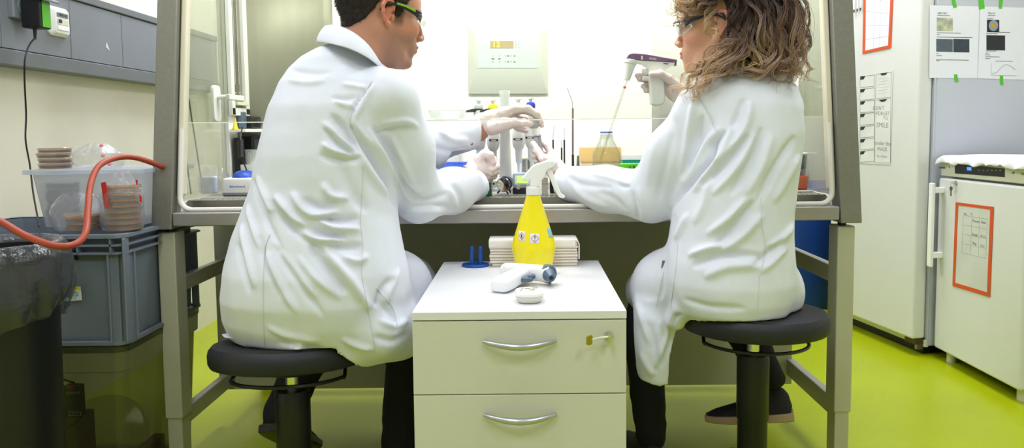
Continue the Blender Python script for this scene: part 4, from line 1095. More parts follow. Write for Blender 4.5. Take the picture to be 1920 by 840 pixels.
MB().box(onT(936, 535, .014) + Vector((0, -.0035, 0)), (.006, .004, .006), Rz(math.atan2(d.y, d.x) - PI / 2)).build('charging_port', M['black'], pc, world=True)
mb = MB(); text_mb(mb, '3.7V', .0055, basis(onT(955, 532, .016) + Vector((.002, -.004, 0)), (.95, .25, 0), (0, 0, 1))); mb.build('voltage_print', M['ink_soft'], pc, world=True)
mb = MB(); mb.box(onT(985, 524, .02), (.018, .02, .011)); mb.cyl(onT(990, 521, .022), onT(1001, 518, .022), .0062, n=16); mb.cyl(onT(998, 524, .018), onT(988, 526, .018), .005, n=16); mb.build('trigger_buttons', M['slate'], pc, world=True, bevel=.003)
ax = Vector((.22, -1, -.12)).normalized(); nc = onT(1026, 512, .027)
MB().lathe([(0, -.004), (.0215, -.003), (.0225, .004), (.021, .01), (.0165, .013), (.0095, .036), (.0085, .04), (.006, .0405), (.0045, .037), (0, .037)], nc, 36, axis=ax).build('nose_cone', M['slate'], pc, world=True)
MB().cyl(nc + ax * .0372, nc + ax * .0376, .0045).build('nose_opening', M['black'], pc, world=True)
mb = MB(); q = onT(1030, 512, .027); mb.cyl(q, onT(1045, 510, .027), .0075, n=18); mb.cyl(onT(1045, 510, .027), onT(1049, 509.7, .027), .006, n=18); mb.build('filter_fitting', M['white_pl'], pc, world=True)
mb = MB(); mb.prism([onT(1012, 523, .008), onT(1022, 526, .004), onT(1031, 533, .001), onT(1034, 531, .001), onT(1026, 522, .008)], (0, 0, .003)); mb.build('support_foot', M['slate'], pc, world=True)
# small white remote-like device
dc = onT(992, 565)
dv = thing('handheld_timer', 'small rounded off-white device with grey buttons at the front of the pedestal top', 'timer', (dc.x, 1.475, ZP), math.radians(4)); dv.scale = (1.12, 1.08, 1.1)
W = .055
mb = MB(); rings = [[(x, y, z) for x, y in rrect(w, d_, r)] for w, d_, r, z in ((.038, .052, .014, .0), (.046, .062, .018, .003), (.053, .07, .021, .011), (.0535, .071, .021, .013))]
mb.loft(rings); mb.build('lower_shell', M['white_pl2'], dv)
mb = MB(); rings = [[(x, y, z) for x, y in rrect(w, d_, r)] for w, d_, r, z in ((.0535, .071, .021, .0134), (.054, .0715, .021, .016), (.05, .067, .019, .0195), (.044, .06, .017, .0205))]
mb.loft(rings); mb.build('upper_shell', mat('warm_white_plastic', 'e4e3da', .38, vary=.01), dv)
for x, y, w, d_, r in ((.0, .016, .011, .004, .1), (.015, .018, .012, .0035, 0), (.008, .002, .011, .004, 0)):
    MB().box((x - .002, y, .0206), (w, d_, .0012), Rz(r)).build('button', mat('grey_button', '8c8c84', .5), dv)
mb = MB()
for k in range(6): mb.box((-.0165 + k * .0012, -.004 + k * .005, .0206), (.0022, .0022, .001))
mb.build('button_row', mat('grey_button_b', '9a9a92', .5), dv)

# ================================================================== inside the cabinet
def onW(px, py, h=0): return onZ(px, py, WZ + h)
# blue domed device
w0 = onY(414, 360, 2.14); w1 = onY(474, 360, 2.14); xc = (w0.x + w1.x) / 2; ww = w1.x - w0.x
bdv = thing('blue_domed_burner', 'small white laboratory device with a blue domed top at the cabinet left', 'device', (xc, 2.2, WZ))
s2 = 2.14 / FPX
MB().loft([[(x, y, z) for x, y in rrect(ww * a, .11 * a, .008)] for a, z in ((.95, .001), (1, .004), (1, .011))]).build('base_band', mat('mid_grey_plastic', '8f9595', .4), bdv)
hb_ = 33 * s2
MB().loft([[(x, y, z) for x, y in rrect(ww * a, .11 * a, .01)] for a, z in ((1, .0112), (1, .045), (.97, .053), (.86, .056))]).build('housing', M['white_pl'], bdv)
mb = MB(); mb.lathe([(.038, .055), (.038, .058), (.033, .066), (.026, .0735), (.015, .077), (0, .0775)], n=36, sx=.92, sy=1.05); mb.build('blue_dome', M['blue'], bdv)
mb = MB(); text_mb(mb, 'fisherbrand', .0105, basis((0.0, -.0552, .03), (1, 0, 0), (0, 0, 1))); mb.build('lettering', M['blue'], bdv)
# wrapped pack beside it
q = onW(392, 362)
bagmesh((onY(392, 350, 2.2).x, 2.24, WZ), .045, .05, .085, 33, label='clear wrapped pack with bluish print beside the blue domed device', name='wrapped_pack', cat='pack', crump=.14, taper=.6)
tag(MB().box((onY(392, 350, 2.24).x, 2.245, WZ + .03), (.05, .05, .055), Rz(.3)).build('folded_wipes', mat('pale_blue_wipes', 'b9c6e6', .8, col2='e8e6ee', vscale=70), bevel=.006), 'pale blue folded wipes inside the clear wrapped pack', 'wipes')
# sockets, yellow tag, cables, cup at the rear left
X = xl1 + .002
def blk(name, px0, px1, py0, py1, th, m, label, cat, off=.004, bev=.003, parts=None):
    ya = onX(px0, (py0 + py1) / 2, X).y; yb = onX(px1, (py0 + py1) / 2, X).y; pm = (px0 + px1) / 2
    za = onX(pm, py1, X).z; zt = onX(pm, py0, X).z
    t = thing(name, label, cat, (X + off, (ya + yb) / 2, za))
    MB().box2((X + off, ya, za), (X + off + th, yb, zt)).build('housing', m, t, world=True, bevel=bev)
    return t, ya, yb, za, zt
t, ya, yb, za, zt = blk('black_socket', 454, 478, 219, 240, .03, M['black'], 'black socket block on the cabinet side shelf', 'socket')
MB().cyl((X + .034, (ya + yb) / 2, (za + zt) / 2), (X + .042, (ya + yb) / 2, (za + zt) / 2), .012).build('plug', M['dark'], t, world=True)
t, *_ = blk('grey_bottle_opener', 444, 453, 210, 240, .014, M['slate'], 'narrow grey plastic block on the side shelf beside the yellow clip', 'clip')
yc = onX(441, 235, X + .05); t = thing('yellow_clip', 'small bright yellow cone clip on the cabinet side shelf', 'clip', tuple(yc))
zb_ = onX(441, 246, X + .05).z; zt_ = onX(441, 223, X + .05).z
MB().lathe([(0, 0), (.0105, 0), (.0105, .003), (.0075, .008), (.002, zt_ - zb_), (0, zt_ - zb_)], (yc.x, yc.y, zb_ + .004), 16).build('cone', M['yellow'], t, world=True)
t, ya, yb, za, zt = blk('black_power_unit', 452, 476, 256, 292, .035, M['black'], 'black power unit under the cabinet side shelf', 'power supply')
MB().box2((X + .039, ya + .01, za + .01), (X + .042, yb - .01, zt - .01)).build('front_cover', M['dark'], t, world=True)
t, *_ = blk('black_cable_box', 437, 447, 258, 345, .02, M['black'], 'narrow black duct below the side shelf', 'cable duct')
a = onX(455, 238, X + .05); cpt = [a, onX(452, 250, X + .055), onX(451, 268, X + .06), onX(452, 290, X + .065), onX(462, 318, X + .075), onX(472, 340, X + .09)]
tag(MB().tube(spline(cpt, 6), .0022, 8).build('thin_cable', M['black']), 'thin black cable hanging from the side shelf to the blue domed device', 'cable')
b1 = onX(451, 262, X + .06); b2 = onX(452, 296, X + .066); tag(MB().cyl(b1, b2, .0085, n=16).build('inline_adapter', M['black'], bevel=.002), 'black inline adapter on the thin cable below the shelf', 'adapter')
cpx = onY(472, 308, 2.36); t = thing('grey_cup', 'pale grey plastic cup behind the blue domed device', 'cup', (cpx.x, 2.36, cpx.z))
MB().lathe([(0, 0), (.016, 0), (.021, .048), (.0222, .05), (.0205, .05), (.015, .003), (0, .003)], n=32).build('cup_body', mat('grey_green_plastic', 'b6bcb4', .4), t)
MB().box((0, -.0195, .025), (.008, .003, .03)).build('relief_rib', mat('grey_green_plastic_b', 'a9afa8', .4), t, bevel=.001)
t = thing('white_tub', 'white plastic tub carrying the grey cup behind the domed device', 'tub', (cpx.x, 2.36, WZ)); hh = cpx.z - WZ - .0005
MB().loft([[(x, y, z) for x, y in rrect(.06 * a, .06 * a, .01)] for a, z in ((.9, 0), (1, hh - .004), (1, hh))]).build('tub_body', M['white_pl'], t)
MB().box((0, 0, hh * .55), (.0605, .0605, .004)).build('tub_ridge', M['white_pl2'], t)
# little flasks in the recess
for px, w_, nm in ((442, .007, 'wider glass vial'), (450, .006, 'narrow glass vial')):
    q = onX(px, 194, X + .012)
    t = thing('glass_vial', f'{nm} on the pale ledge of the cabinet window recess', 'vial', tuple(q))
    MB().lathe([(0, 0), (w_, 0), (w_, .014), (w_ * .4, .024), (w_ * .4, .032), (w_ * .3, .032), (w_ * .3, .024), (w_ * .9, .013), (0, .002)], (0, 0, .002), 16).build('vial_body', M['clear'], t)
    MB().cyl((0, 0, .034), (0, 0, .038), w_ * .45).build('stopper', M['white_pl2'], t)
srect(437, 456, 192, 198, .022, 'recess_ledge', mat('ivory_ledge', 'e6e2c4', .5))

# trays left of the carousel
def tray(px0, px1, py0, py1, D, name, label, m, depth=.1, flare=.9, z0=None):
    a = onY(px0, py1, D); b = onY(px1, py0, D); w = b.x - a.x; h = b.z - a.z
    t = thing(name, label, 'tray', ((a.x + b.x) / 2, D + depth / 2, a.z))
    R0 = [(x, y, 0) for x, y in rrect(w * flare, depth * flare, .006)]; R1 = [(x, y, h) for x, y in rrect(w, depth, .008)]
    mb = MB(); mb.loft([R0, R1], cap=False); mb.add(R0, [tuple(range(len(R0)))]); mb.build('tray_wall', m, t)
    mb = MB(); mb.tube(R1, .0014, 6, closed=True); mb.build('tray_rim', m, t)
    return t, w, h
M['blue_clear'] = thinglass('blue_tinted_plastic', 'a9c4ff', .8, .1, haze=.35, hazecol='7fa8ff')
# a rack column that carries the upper clear tray
dtop = 2.36
t, w, h = tray(803, 872, 207, 222, dtop, 'clear_tray', 'empty clear plastic tray on top of the tip box stack left of the pipette carousel', M['clear'], .12)
zt0 = t.location.z; xtr = t.location.x
q = onY(849, 340, 2.36)
nb = 3; hb_ = (zt0 - WZ - .001) / nb
for i in range(nb):
    tb_ = thing('tip_box', ('lowest', 'middle', 'topmost')[i] + ' white tip box in the stack under the clear tray', 'tip box', (xtr + .0, 2.42, WZ + i * hb_), group='tip boxes under the clear tray')
    MB().loft([[(x, y, z) for x, y in rrect(.09, .1, .008)] for z in (0, hb_ * .6)]).build('box_base', M['white_pl'], tb_)
    MB().loft([[(x, y, z) for x, y in rrect(.092 * a, .102 * a, .008)] for a, z in ((1, hb_ * .61), (.98, hb_ - .001))]).build('box_lid', M['clear'], tb_)
t, w, h = tray(818, 879, 306, 320, 2.18, 'blue_tray', 'blue tinted clear tray standing in front of the tip boxes', M['blue_clear'], .09)
zt0 = t.location.z
t2 = thing('white_tip_rack', 'white rack under the blue tinted tray', 'rack', (t.location.x, 2.225, WZ)); MB().loft([[(x, y, z) for x, y in rrect(.088 * a, .08 * a, .006)] for a, z in ((1, 0), (1, .03), (.96, zt0 - WZ - .0006))]).build('rack_body', M['white_pl'], t2)
# green tube rack
a = onY(893, 366, 2.06); b = onY(920, 340, 2.06)
t = thing('green_tube_rack', 'dark green tube rack under the left gloved fist', 'rack', ((a.x + b.x) / 2 - .02, 2.10, WZ)); w = .085; hh = .045
MB().box((0, 0, hh / 2), (w, .06, hh)).build('rack_body', M['green'], t, bevel=.002)
for k in range(8): MB().box((-w / 2 + .006 + k * .0105, -.0305, hh / 2), (.0035, .002, hh * .9)).build('rack_fin', M['green'], t)
# white rack with black dots behind torch
a = onY(905, 352, 2.25)
t = thing('white_tube_rack', 'low white tube rack with round holes behind the metal torch', 'rack', (onY(925, 352, 2.25).x, 2.3, WZ)); MB().loft([[(x, y, z) for x, y in rrect(.1, .06, .004)] for z in (0, .03)]).build('rack_body', M['white_pl2'], t, bevel=.001)
for k in range(7): MB().cyl((-.042 + k * .014, -.0302, .022), (-.042 + k * .014, -.0296, .022), .0035, n=14).build('rack_hole', M['ink'], t)
# torch / burner
ta = onY(944, 346, 2.08); t = thing('metal_torch', 'metal burner head with a round mirror-like opening facing front', 'burner', (ta.x, 2.1, WZ)); c = Vector((0, -.02, ta.z - WZ)); ax = Vector((-.32, -1, -.12)).normalized()
MB().lathe([(0, -.045), (.013, -.045), (.015, -.02), (.021, -.004), (.0225, .002), (.0215, .004), (.0195, .001), (0.0, -.006)], c, 36, axis=ax).build('reflector_cup', M['chrome'], t)
MB().lathe([(.0135, -.046), (.0175, -.044), (.0225, -.018), (.0225, -.012), (.0165, -.014)], c, 32, axis=ax).build('blue_collar', mat('dark_blue_enamel', '26406f', .3), t)
mb = MB(); mb.tube([c - ax * .03 + Vector((.0, .0, -.01)), c + Vector((.008, .005, -.02)), Vector((.014, -.012, .004))], .0025, 8); mb.tube([c - ax * .03, Vector((-.02, .02, .004))], .0025, 8); mb.tube([c - ax * .03, Vector((.02, .03, .004))], .0025, 8); mb.build('tripod_leg', M['black'], t)
# centrifuge-like blue device with screen
a = onY(961, 355, 2.14); b = onY(1004, 318, 2.14); w = b.x - a.x; 
t = thing('benchtop_controller', 'blue grey bench device with green screen and two round knobs behind the bottle head', 'device', ((a.x + b.x) / 2, 2.14, WZ))
h = .062
mb = MB(); mb.prism([(-w / 2, 0, .001), (-w / 2, 0, .02), (-w / 2, .012, h), (-w / 2, .09, h), (-w / 2, .09, .001)], (w, 0, 0)); mb.build('housing', mat('pale_blue_grey_plastic', 'aebdd0', .35), t, bevel=.003)
MB().box((0, -.001, .010), (w * .98, .006, .018)).build('dark_base', M['dark'], t, bevel=.003)
Rt = Matrix.Rotation(math.atan2(.012, h - .02), 3, 'X') if False else Matrix.Rotation(-math.atan2(.012, h - .02), 3, 'X')
MB().box((-.006, .0055, .042), (.046, .002, .03), Rt).build('screen_frame', M['white_pl'], t, bevel=.001)
MB().box((-.006, .0042, .043), (.032, .002, .021), Rt).build('screen', mat('green_lcd', 'b8e86a', .3, emit=.5), t)
MB().box((-.012, .0026, .036), (.018, .001, .007), Rt).build('screen_graph', M['blue'], t)
for x in (-.018, .011): MB().cyl((x, -.003, .021), (x, -.012, .021), .0078, .007, n=22).build('knob', M['alu'], t, bevel=.001)
# steel cup on it
q = onY(988, 316, 2.19); t = thing('steel_beaker', 'small polished steel beaker behind the bench device', 'beaker', (q.x, 2.275, WZ))
zq = onY(988, 317, 2.275).z - WZ; z2 = onY(988, 299, 2.275).z - WZ
MB().lathe([(0, 0), (.0185, 0), (.0185, z2), (.0195, z2 + .001), (.017, z2), (.017, .004), (0, .003)], n=32).build('beaker_body', M['chrome'], t)
MB().cyl((0, 0, z2 + .0005), (0, 0, z2 + .004), .0178, .016).build('beaker_lid', mat('brass_lid', 'cfc09a', .3, .8), t)
# ivory tube holder and black block
q = onY(1022, 363, 2.1); t = thing('ivory_column', 'narrow ivory box standing right of the bottle head', 'box', (q.x, 2.12, WZ)); hq = onY(1022, 333, 2.1).z - WZ
MB().box((0, 0, hq / 2), (.019, .02, hq)).build('box_body', M['white_pl2'], t, bevel=.001); MB().box((0, -.0005, hq * .62), (.0195, .0205, .003)).build('ochre_band', mat('ochre_band', 'd3b56e', .5), t)
q = onY(1040, 355, 2.12); t = thing('black_block', 'black equipment block behind the trigger of the yellow bottle', 'block', (q.x + .004, 2.16, WZ)); MB().box((0, 0, .025), (.035, .04, .05)).build('block_body', M['black'], t, bevel=.003)
MB().box((0, -.0205, .036), (.028, .001, .006)).build('block_ridge', M['dark'], t)

# pipette carousel
pcx = onY(948, 340, 2.3).x; D = 2.3
ptop = onY(948, 170, D).z
t = thing('pipette_carousel', 'white pipette carousel with a flared post and dark hanging arms', 'pipette stand', (pcx, D, WZ))
zt_ = ptop - WZ
MB().lathe([(0, .0), (.055, 0), (.056, .006), (.03, .014), (.0215, .03), (.0175, .16), (.0145, zt_ - .06), (.0145, zt_ - .03), (.018, zt_ - .006), (.018, zt_), (0, zt_)], n=40).build('central_post', M['white_pl'], t)
zc_ = onY(900, 206, 2.3).z - WZ
mb = MB(); mb.lathe([(.016, zc_ - .006), (.03, zc_ - .005), (.072, zc_ + .001), (.09, zc_ - .003), (.09, zc_ - .006), (.03, zc_ - .011), (.016, zc_ - .011)], n=48); mb.build('hanging_plate', mat('slate_grey_plastic', '4e5860', .45), t)
def make_pipette(colr):
    p_ = thing('pipette', None, 'pipette')
    # z=0 at the hook height, hanging down
    mb = MB(); mb.loft([[(x, y, z) for x, y in rrect(w, d_, min(w, d_) * .4)] for w, d_, z in ((.012, .012, .0), (.02, .024, -.004), (.021, .026, -.03), (.019, .024, -.055), (.024, .028, -.075), (.026, .028, -.1), (.02, .022, -.118), (.012, .012, -.125))])
    mb.build('handle_body', M['white_pl'], p_)
    MB().lathe([(.0, -.20), (.0022, -.20), (.0036, -.165), (.0062, -.16), (.0072, -.125), (0, -.124)], n=20).build('tip_shaft', M['white_pl'], p_)
    MB().lathe([(0, .0), (.0095, 0), (.0095, .010), (.0065, .016), (0, .016)], n=20).build('colour_cap', colr, p_)
    mb = MB(); mb.lathe([(0, .015), (.0035, .015), (.0035, .024), (.0068, .025), (.0068, .029), (0, .029)], n=20); mb.build('plunger', M['white_pl'], p_)
    mb = MB(); mb.loft([[(x + dx, y - .001, z) for x, y in rrect(w, d_, .003)] for dx, w, d_, z in ((-.004, .02, .02, .002), (-.008, .034, .02, -.002), (-.012, .03, .018, -.008))]); mb.build('finger_hook', M['dark'], p_)
    MB().box((.004, -.0145, -.045), (.016, .001, .02)).build('side_panel', mat('slate_panel', '525d68', .4), p_)
    MB().box((0, -.0143, -.092), (.018, .001, .006)).build('volume_window', M['ink'], p_)
    MB().box((0, -.0145, -.092), (.010, .0012, .003)).build('volume_digits', M['white_pl'], p_)
    return p_
for px, py, dd, col, nm, rz in ((899, 206, -.01, mat('pale_grey_cap', 'b9bcc0', .4), 'grey', .2), (925, 206, -.045, M['yellow'], 'yellow', .1), (972, 204, -.05, M['white_pl2'], 'white', -.1), (995, 202, -.02, mat('cobalt_cap', '2438b8', .35), 'blue', -.2)):
    Dp = 2.3 + dd; q = onY(px, py, Dp)
    p_ = make_pipette(col); place(p_, (q.x, Dp - .03, q.z - .0), (0, 0, rz)); p_.scale = (1.6, 1.35, 1.06); tag(p_, f'white pipette with a {nm} cap hanging on the pipette carousel', 'pipette', 'pipettes on the carousel')
# inoculation loops
def loop_tool(px, pytop, pymid, pybot, D, lab, lean=0, wire_px=0, r=.0028):
    m_ = onY(px, pymid, D); t_ = onY(px + wire_px, pytop, D); zb_ = onY(px, pybot, D).z
    b_ = Vector((m_.x, D, max(zb_, WZ + .004) if pybot < 300 else WZ + .002))
    t = thing('inoculation_loop', lab, 'loop tool', tuple(b_))
    MB().tube([b_, m_], r, 10).build('grip', M['ink'] if r > .0021 else M['steel'], t, world=True)
    mid = m_.lerp(t_, .5); mb = MB(); mb.tube([m_, m_ + Vector((0, 0, (t_.z - m_.z) * .35)), t_], .0009, 6); mb.build('wire', M['steel'], t, world=True)
    return t
for px, pt_, pm_, w_, lab in ((1037, 236, 262, 3, 'short inoculation loop with dark grip, leftmost in the loop rack'), (1053, 262, 277, 0, 'shortest inoculation loop, in the middle of the loop rack'), (1058, 240, 262, 0, 'inoculation loop with dark grip beside the tall one')):
    loop_tool(px, pt_, pm_, 345, 2.35, lab, wire_px=w_)
q = onY(1074, 203, 2.35)
t = thing('inoculation_loop', 'tall inoculation loop with long brown grip and bent wire', 'loop tool', (q.x, 2.35, WZ + .002)); b_ = Vector((q.x, 2.35, WZ + .012)); m1 = onY(1074, 290, 2.35)
MB().tube([b_, m1], .0042, 10).build('lower_grip', M['ink'], t, world=True)
MB().tube([m1, q], .0032, 10).build('shaft', mat('brown_grey_metal', '7d7068', .4, .4), t, world=True)
MB().tube([q, onY(1073, 190, 2.35), onY(1063, 164, 2.35)], .001, 6).build('wire', M['steel'], t, world=True)
xr_ = onY(1056, 350, 2.35).x
t = thing('loop_rack', 'low white rack holding the inoculation loops', 'rack', (xr_, 2.35, WZ)); MB().loft([[(x, y, z) for x, y in rrect(.13, .04, .004)] for z in (0, .022)]).build('rack_body', M['white_pl'], t, bevel=.001)
for k in range(5): MB().cyl((-.05 + k * .025, 0, .0215), (-.05 + k * .025, 0, .0226), .005, n=14).build('rack_hole', M['dark'], t)
q = onY(1083, 292, 2.28); t = thing('tweezers', 'steel tweezers standing upright beside the tall loop', 'tweezers', (q.x, 2.28, WZ)); zt_ = q.z - WZ
mb = MB(); mb.tube([(-.003, 0, .001), (-.0015, 0, zt_ * .5), (.0015, 0, zt_)], [.001, .004, .0035], 8, flat=.3, upv=(1, 0, 0)); mb.build('arm', M['steel'], t); 
mb = MB(); mb.tube([(.003, .003, .001), (.0035, .003, zt_ * .5), (.0018, .001, zt_)], [.001, .004, .0035], 8, flat=.3, upv=(1, 0, 0)); mb.build('arm', M['steel'], t)
# media bottle with blue pouring ring
MD = 2.25
q = onY(1137, 247, MD); t = thing('glass_media_bottle', 'clear glass laboratory bottle with blue ring, a pipette dipping into it', 'bottle', (q.x, MD, WZ)); zt_ = q.z - WZ; s3 = MD / FPX
def zz_(py): return onY(1137, py, MD).z - WZ
P = [(0, 0), (24 * s3, 0), (26.5 * s3, .004), (26.5 * s3, zz_(292)), (25.5 * s3, zz_(286)), (15 * s3, zz_(266)), (12.5 * s3, zz_(261)), (14.5 * s3, zz_(259.5)), (12 * s3, zz_(258)), (11.5 * s3, zz_(249))]
Pin = [(r - .0022, z) for r, z in P[:0:-1]]; Pin[-1] = (24 * s3 - .002, .003)
M['bottle_glass'] = mat('borosilicate_glass', 'f6faf6', .02, trans=1, ior=1.3, vary=0)
mb = MB(); mb.lathe(P + Pin + [(0, .003)], n=48)
mb.build('bottle_glass', M['glass'], t)
mb = MB()
for z in (zz_(254), zz_(256.5)): mb.tube([(12.2 * s3 * math.cos(a), 12.2 * s3 * math.sin(a), z) for a in [2 * PI * i / 28 for i in range(28)]], .0009, 6, closed=True)
mb.build('screw_thread', M['clear'], t)
MB().lathe([(.0105 * 2 - .001, zz_(249)), (11.9 * s3, zz_(249)), (12 * s3, zz_(246.8)), (10.2 * s3, zz_(246.8)), (10 * s3, zz_(249))], n=40).build('blue_ring', M['blue'], t)
MB().cyl((0, 0, .0035), (0, 0, .030), 25 * s3, n=40).build('liquid', mat('rose_medium', 'd9b9a8', .1, trans=.6, ior=1.33), t)
# serological pipette + controller held by the woman
HD = 2.18
pa = onY(1175, 152, HD); pb = onY(1143, 248, MD); dr = (pb - pa).normalized(); pe = pb + dr * .11
t = thing('serological_pipette', 'long clear graduated pipette running from the purple controller into the bottle', 'pipette', tuple(pe))
mb = MB(); mb.tube([pa - dr * .01, pa + dr * .01, pa + dr * .012, pb + dr * .09, pe], [.0030, .0030, .0042, .0042, .0012], 14); mb.build('pipette_tube', M['clear_dish'], t, world=True)
mb = MB(); u_, v_, a_ = frame(dr); L = (pb - pa).length
for k in range(9):
    c = pa + dr * (.05 + k * (L - .05) / 9); mb.tube([c + Vector((math.cos(x), 0, 0)) * .0044 + v_ * 0 + Vector((0, -.0044 * math.sin(x), 0)) for x in [.4 + i * .35 for i in range(7 if k % 2 else 5)]], .0004, 4)
mb.build('graduation_marks', M['ink_soft'], t, world=True)
MB().cyl(pa + dr * .018, pa + dr * .024, .0046, n=14).build('pink_band', mat('pink_band', 'd98a7c', .5), t, world=True)
t = thing('held_pipette_controller', 'white pipette controller with purple top held in the raised gloved hand', 'pipette controller', tuple(onY(1222, 130, HD)))
M['purple'] = mat('dusty_purple_plastic', '7d5d88', .35, vary=.02)
def hy(px, py, d=0): return onY(px, py, HD + d)
def cprism(pts, half, name, m, bev=.003, seg=3, dd=0):
    mb = MB(); P = [hy(*p) for p in pts]; mb.prism([p + Vector((0, -half + dd, 0)) for p in P], (0, 2 * half, 0)); return mb.build(name, m, t, world=True, bevel=bev, bseg=seg)
cprism([(1173, 111), (1178, 102.5), (1186, 100.5), (1210, 102.5), (1266, 112.5), (1267.5, 115), (1266, 118), (1225, 115.5), (1190, 113)], .017, 'purple_cover', M['purple'], .003)
cprism([(1176, 110), (1190, 113.5), (1226, 116), (1265, 118), (1260, 124), (1248, 130), (1243, 134), (1243, 138), (1214, 140), (1214, 129), (1205, 122), (1190, 117)], .0155, 'main_housing', M['white_pl'], .004)
cprism([(1216, 134), (1243, 136), (1246, 190), (1240, 197), (1228, 199), (1219, 196), (1216, 150)], .016, 'grip', M['white_pl'], .007, 4)
for y0_, y1_ in ((129.5, 139.5), (143, 152)):
    mb = MB(); mb.cyl(hy(1218, (y0_ + y1_) / 2), hy(1204, (y0_ + y1_) / 2 - 1), .0078, n=20); mb.build('push_button', M['white_pl'], t, world=True, bevel=.001)
mb = MB(); a = hy(1183, 112); b = hy(1175, 150.5); mb.cyl(a, a.lerp(b, .2), .021, .0205, n=32); mb.cyl(a.lerp(b, .2), b, .0185, .0095, n=32); mb.build('nose_cone', M['white_pl'], t, world=True, bevel=.002)
cprism([(1242, 119), (1252, 120), (1251, 122), (1242, 121)], .0003, 'indicator_slot', M['purple'], 0, dd=-.0160)
cprism([(1262, 111.5), (1268, 113), (1267, 124), (1264.5, 124), (1265, 115)], .012, 'rear_clip', M['purple'], .001)
dxp = (hy(1260, 112) - hy(1200, 103)).normalized()
mb = MB(); text_mb(mb, 'accu', .012, basis(hy(1222, 110.5) + Vector((0, -.0176, 0)), dxp, (0, 0, 1))); mb.ell(hy(1202, 107.6) + Vector((0, -.0175, 0)), (.0028, .0006, .0028)); mb.box(hy(1202, 111) + Vector((0, -.0175, 0)), (.006, .0008, .005)); mb.build('white_print', M['white_pl'], t, world=True)
# yellow tip box behind the bottle; teal and green boxes
a = onY(1088, 312, 2.42); b = onY(1166, 276, 2.42)
t = thing('yellow_tip_box', 'pale yellow lidded box behind the glass bottle', 'box', ((a.x + b.x) / 2, 2.46, WZ)); w = b.x - a.x; h = b.z - WZ
M['pale_yellow'] = thinglass('pale_yellow_clear', 'f8e6b8', .7, .15, haze=.55, hazecol='f9e4b4')
MB().loft([[(x, y, z) for x, y in rrect(w * a_, .09 * a_, .006)] for a_, z in ((.94, 0), (.97, h * .62))]).build('box_base', mat('cream_yellow_plastic', 'f3e4c4', .4), t)
MB().loft([[(x, y, z) for x, y in rrect(w * a_, .09 * a_, .006)] for a_, z in ((1, h * .62), (1, h * .7), (.96, h))]).build('box_lid', M['pale_yellow'], t)
MB().box((.022, -.048, h * .45), (.022, .002, .03)).build('white_latch', M['white_pl'], t)
a = onY(1165, 321, 2.2); b = onY(1199, 307, 2.2)
t = thing('lime_tube_rack', 'lime green tube rack behind the sleeve, right of the glass bottle', 'rack', ((a.x + b.x) / 2 + .02, 2.23, WZ)); w = .10; h = b.z - WZ
MB().box((0, 0, h / 2), (w, .05, h)).build('rack_body', M['lime'], t, bevel=.002)
for k, c in enumerate((M['green'], M['ink'], M['green'], M['blue'], M['green'])): MB().box((-.02 + k * .012, -.0255, h - .016), (.004, .001, .018)).build('rack_slot', c, t)
a = onY(1166, 307, 2.3); b = onY(1206, 291, 2.3)
t = thing('teal_lid_box', 'clear box with teal rim standing behind the lime green rack', 'box', ((a.x + b.x) / 2 + .02, 2.32, WZ)); w = .11; h = b.z - WZ
MB().box((0, 0, (a.z - WZ) / 2), (w, .08, a.z - WZ)).build('box_base', M['white_pl'], t, bevel=.002)
MB().box((0, 0, a.z - WZ + .007), (w, .081, .014)).build('teal_rim', M['teal'], t, bevel=.001)
MB().loft([[(x, y, z) for x, y in rrect(w * a_, .08 * a_, .006)] for a_, z in ((1, a.z - WZ + .0145), (.97, h))]).build('box_lid', M['clear'], t)
# right end of the cabinet: bins, bags, orange sachet
a = onY(1500, 352, 2.25); b = onY(1560, 290, 2.3)
t = thing('grey_bin_box', 'blue grey box with dark purple contents and white rim at the right cabinet end', 'box', ((a.x + xr1 - .012) / 2, 2.28, WZ)); w = xr1 - .012 - a.x; h = onY(1530, 286, 2.23).z - WZ
mb = MB(); R0 = [(x, y, .001) for x, y in rrect(w * .9, .1, .008)]; R1 = [(x, y, h - .004) for x, y in rrect(w, .12, .01)]; mb.loft([R0, R1], cap=False); mb.add(R0, [tuple(range(20))]); mb.build('box_wall', thinglass('blue_grey_clear', 'a8b2cc', .8, .12, haze=.35, hazecol='76829c'), t)
mb = MB(); mb.tube([(x, y, h - .003) for x, y in rrect(w, .12, .01)], .004, 8, closed=True); mb.build('white_rim', M['white_pl'], t)
for k, (c, x0_, w_) in enumerate((('3a2458', -.02, .05), ('5a2a50', .012, .02), ('c8a63a', w / 2 - .016, .012))):
    tag(MB().box((t.location.x + x0_, 2.275, WZ + .004 + (.055 if k < 2 else .065) / 2), (w_, .06 + .01 * k, .055 if k < 2 else .065), Rz(.05 * k)).build('packet', mat('packet_' + c, c, .5, vary=.2, vscale=60), bevel=.003), ('dark purple packet inside the blue grey box', 'plum coloured packet inside the blue grey box', 'ochre packet at the right in the blue grey box')[k], 'packet')
q = t.location
bagmesh((q.x - .0, 2.26, WZ + h * .62), .045, .045, .05, 50, label='crumpled clear bag hanging over the blue grey box', crump=.2, taper=.7)
tag(MB().ell((q.x + .02, 2.28, WZ + h + .012), (.013, .02, .008)).build('plastic_scoop', M['white_pl']), 'small white rounded scoop lying on the blue grey box', 'scoop')
MB_ = MB(); mb = MB(); a = onY(1492, 354, 2.16); b = onY(1517, 312, 2.16); w = .075; h = .062
t = thing('orange_sachet', 'clear sachet full of orange contents beside the woman\'s coat'.replace("the woman's coat", 'the white coat'), 'sachet', (b.x - w / 2, 2.17, WZ))
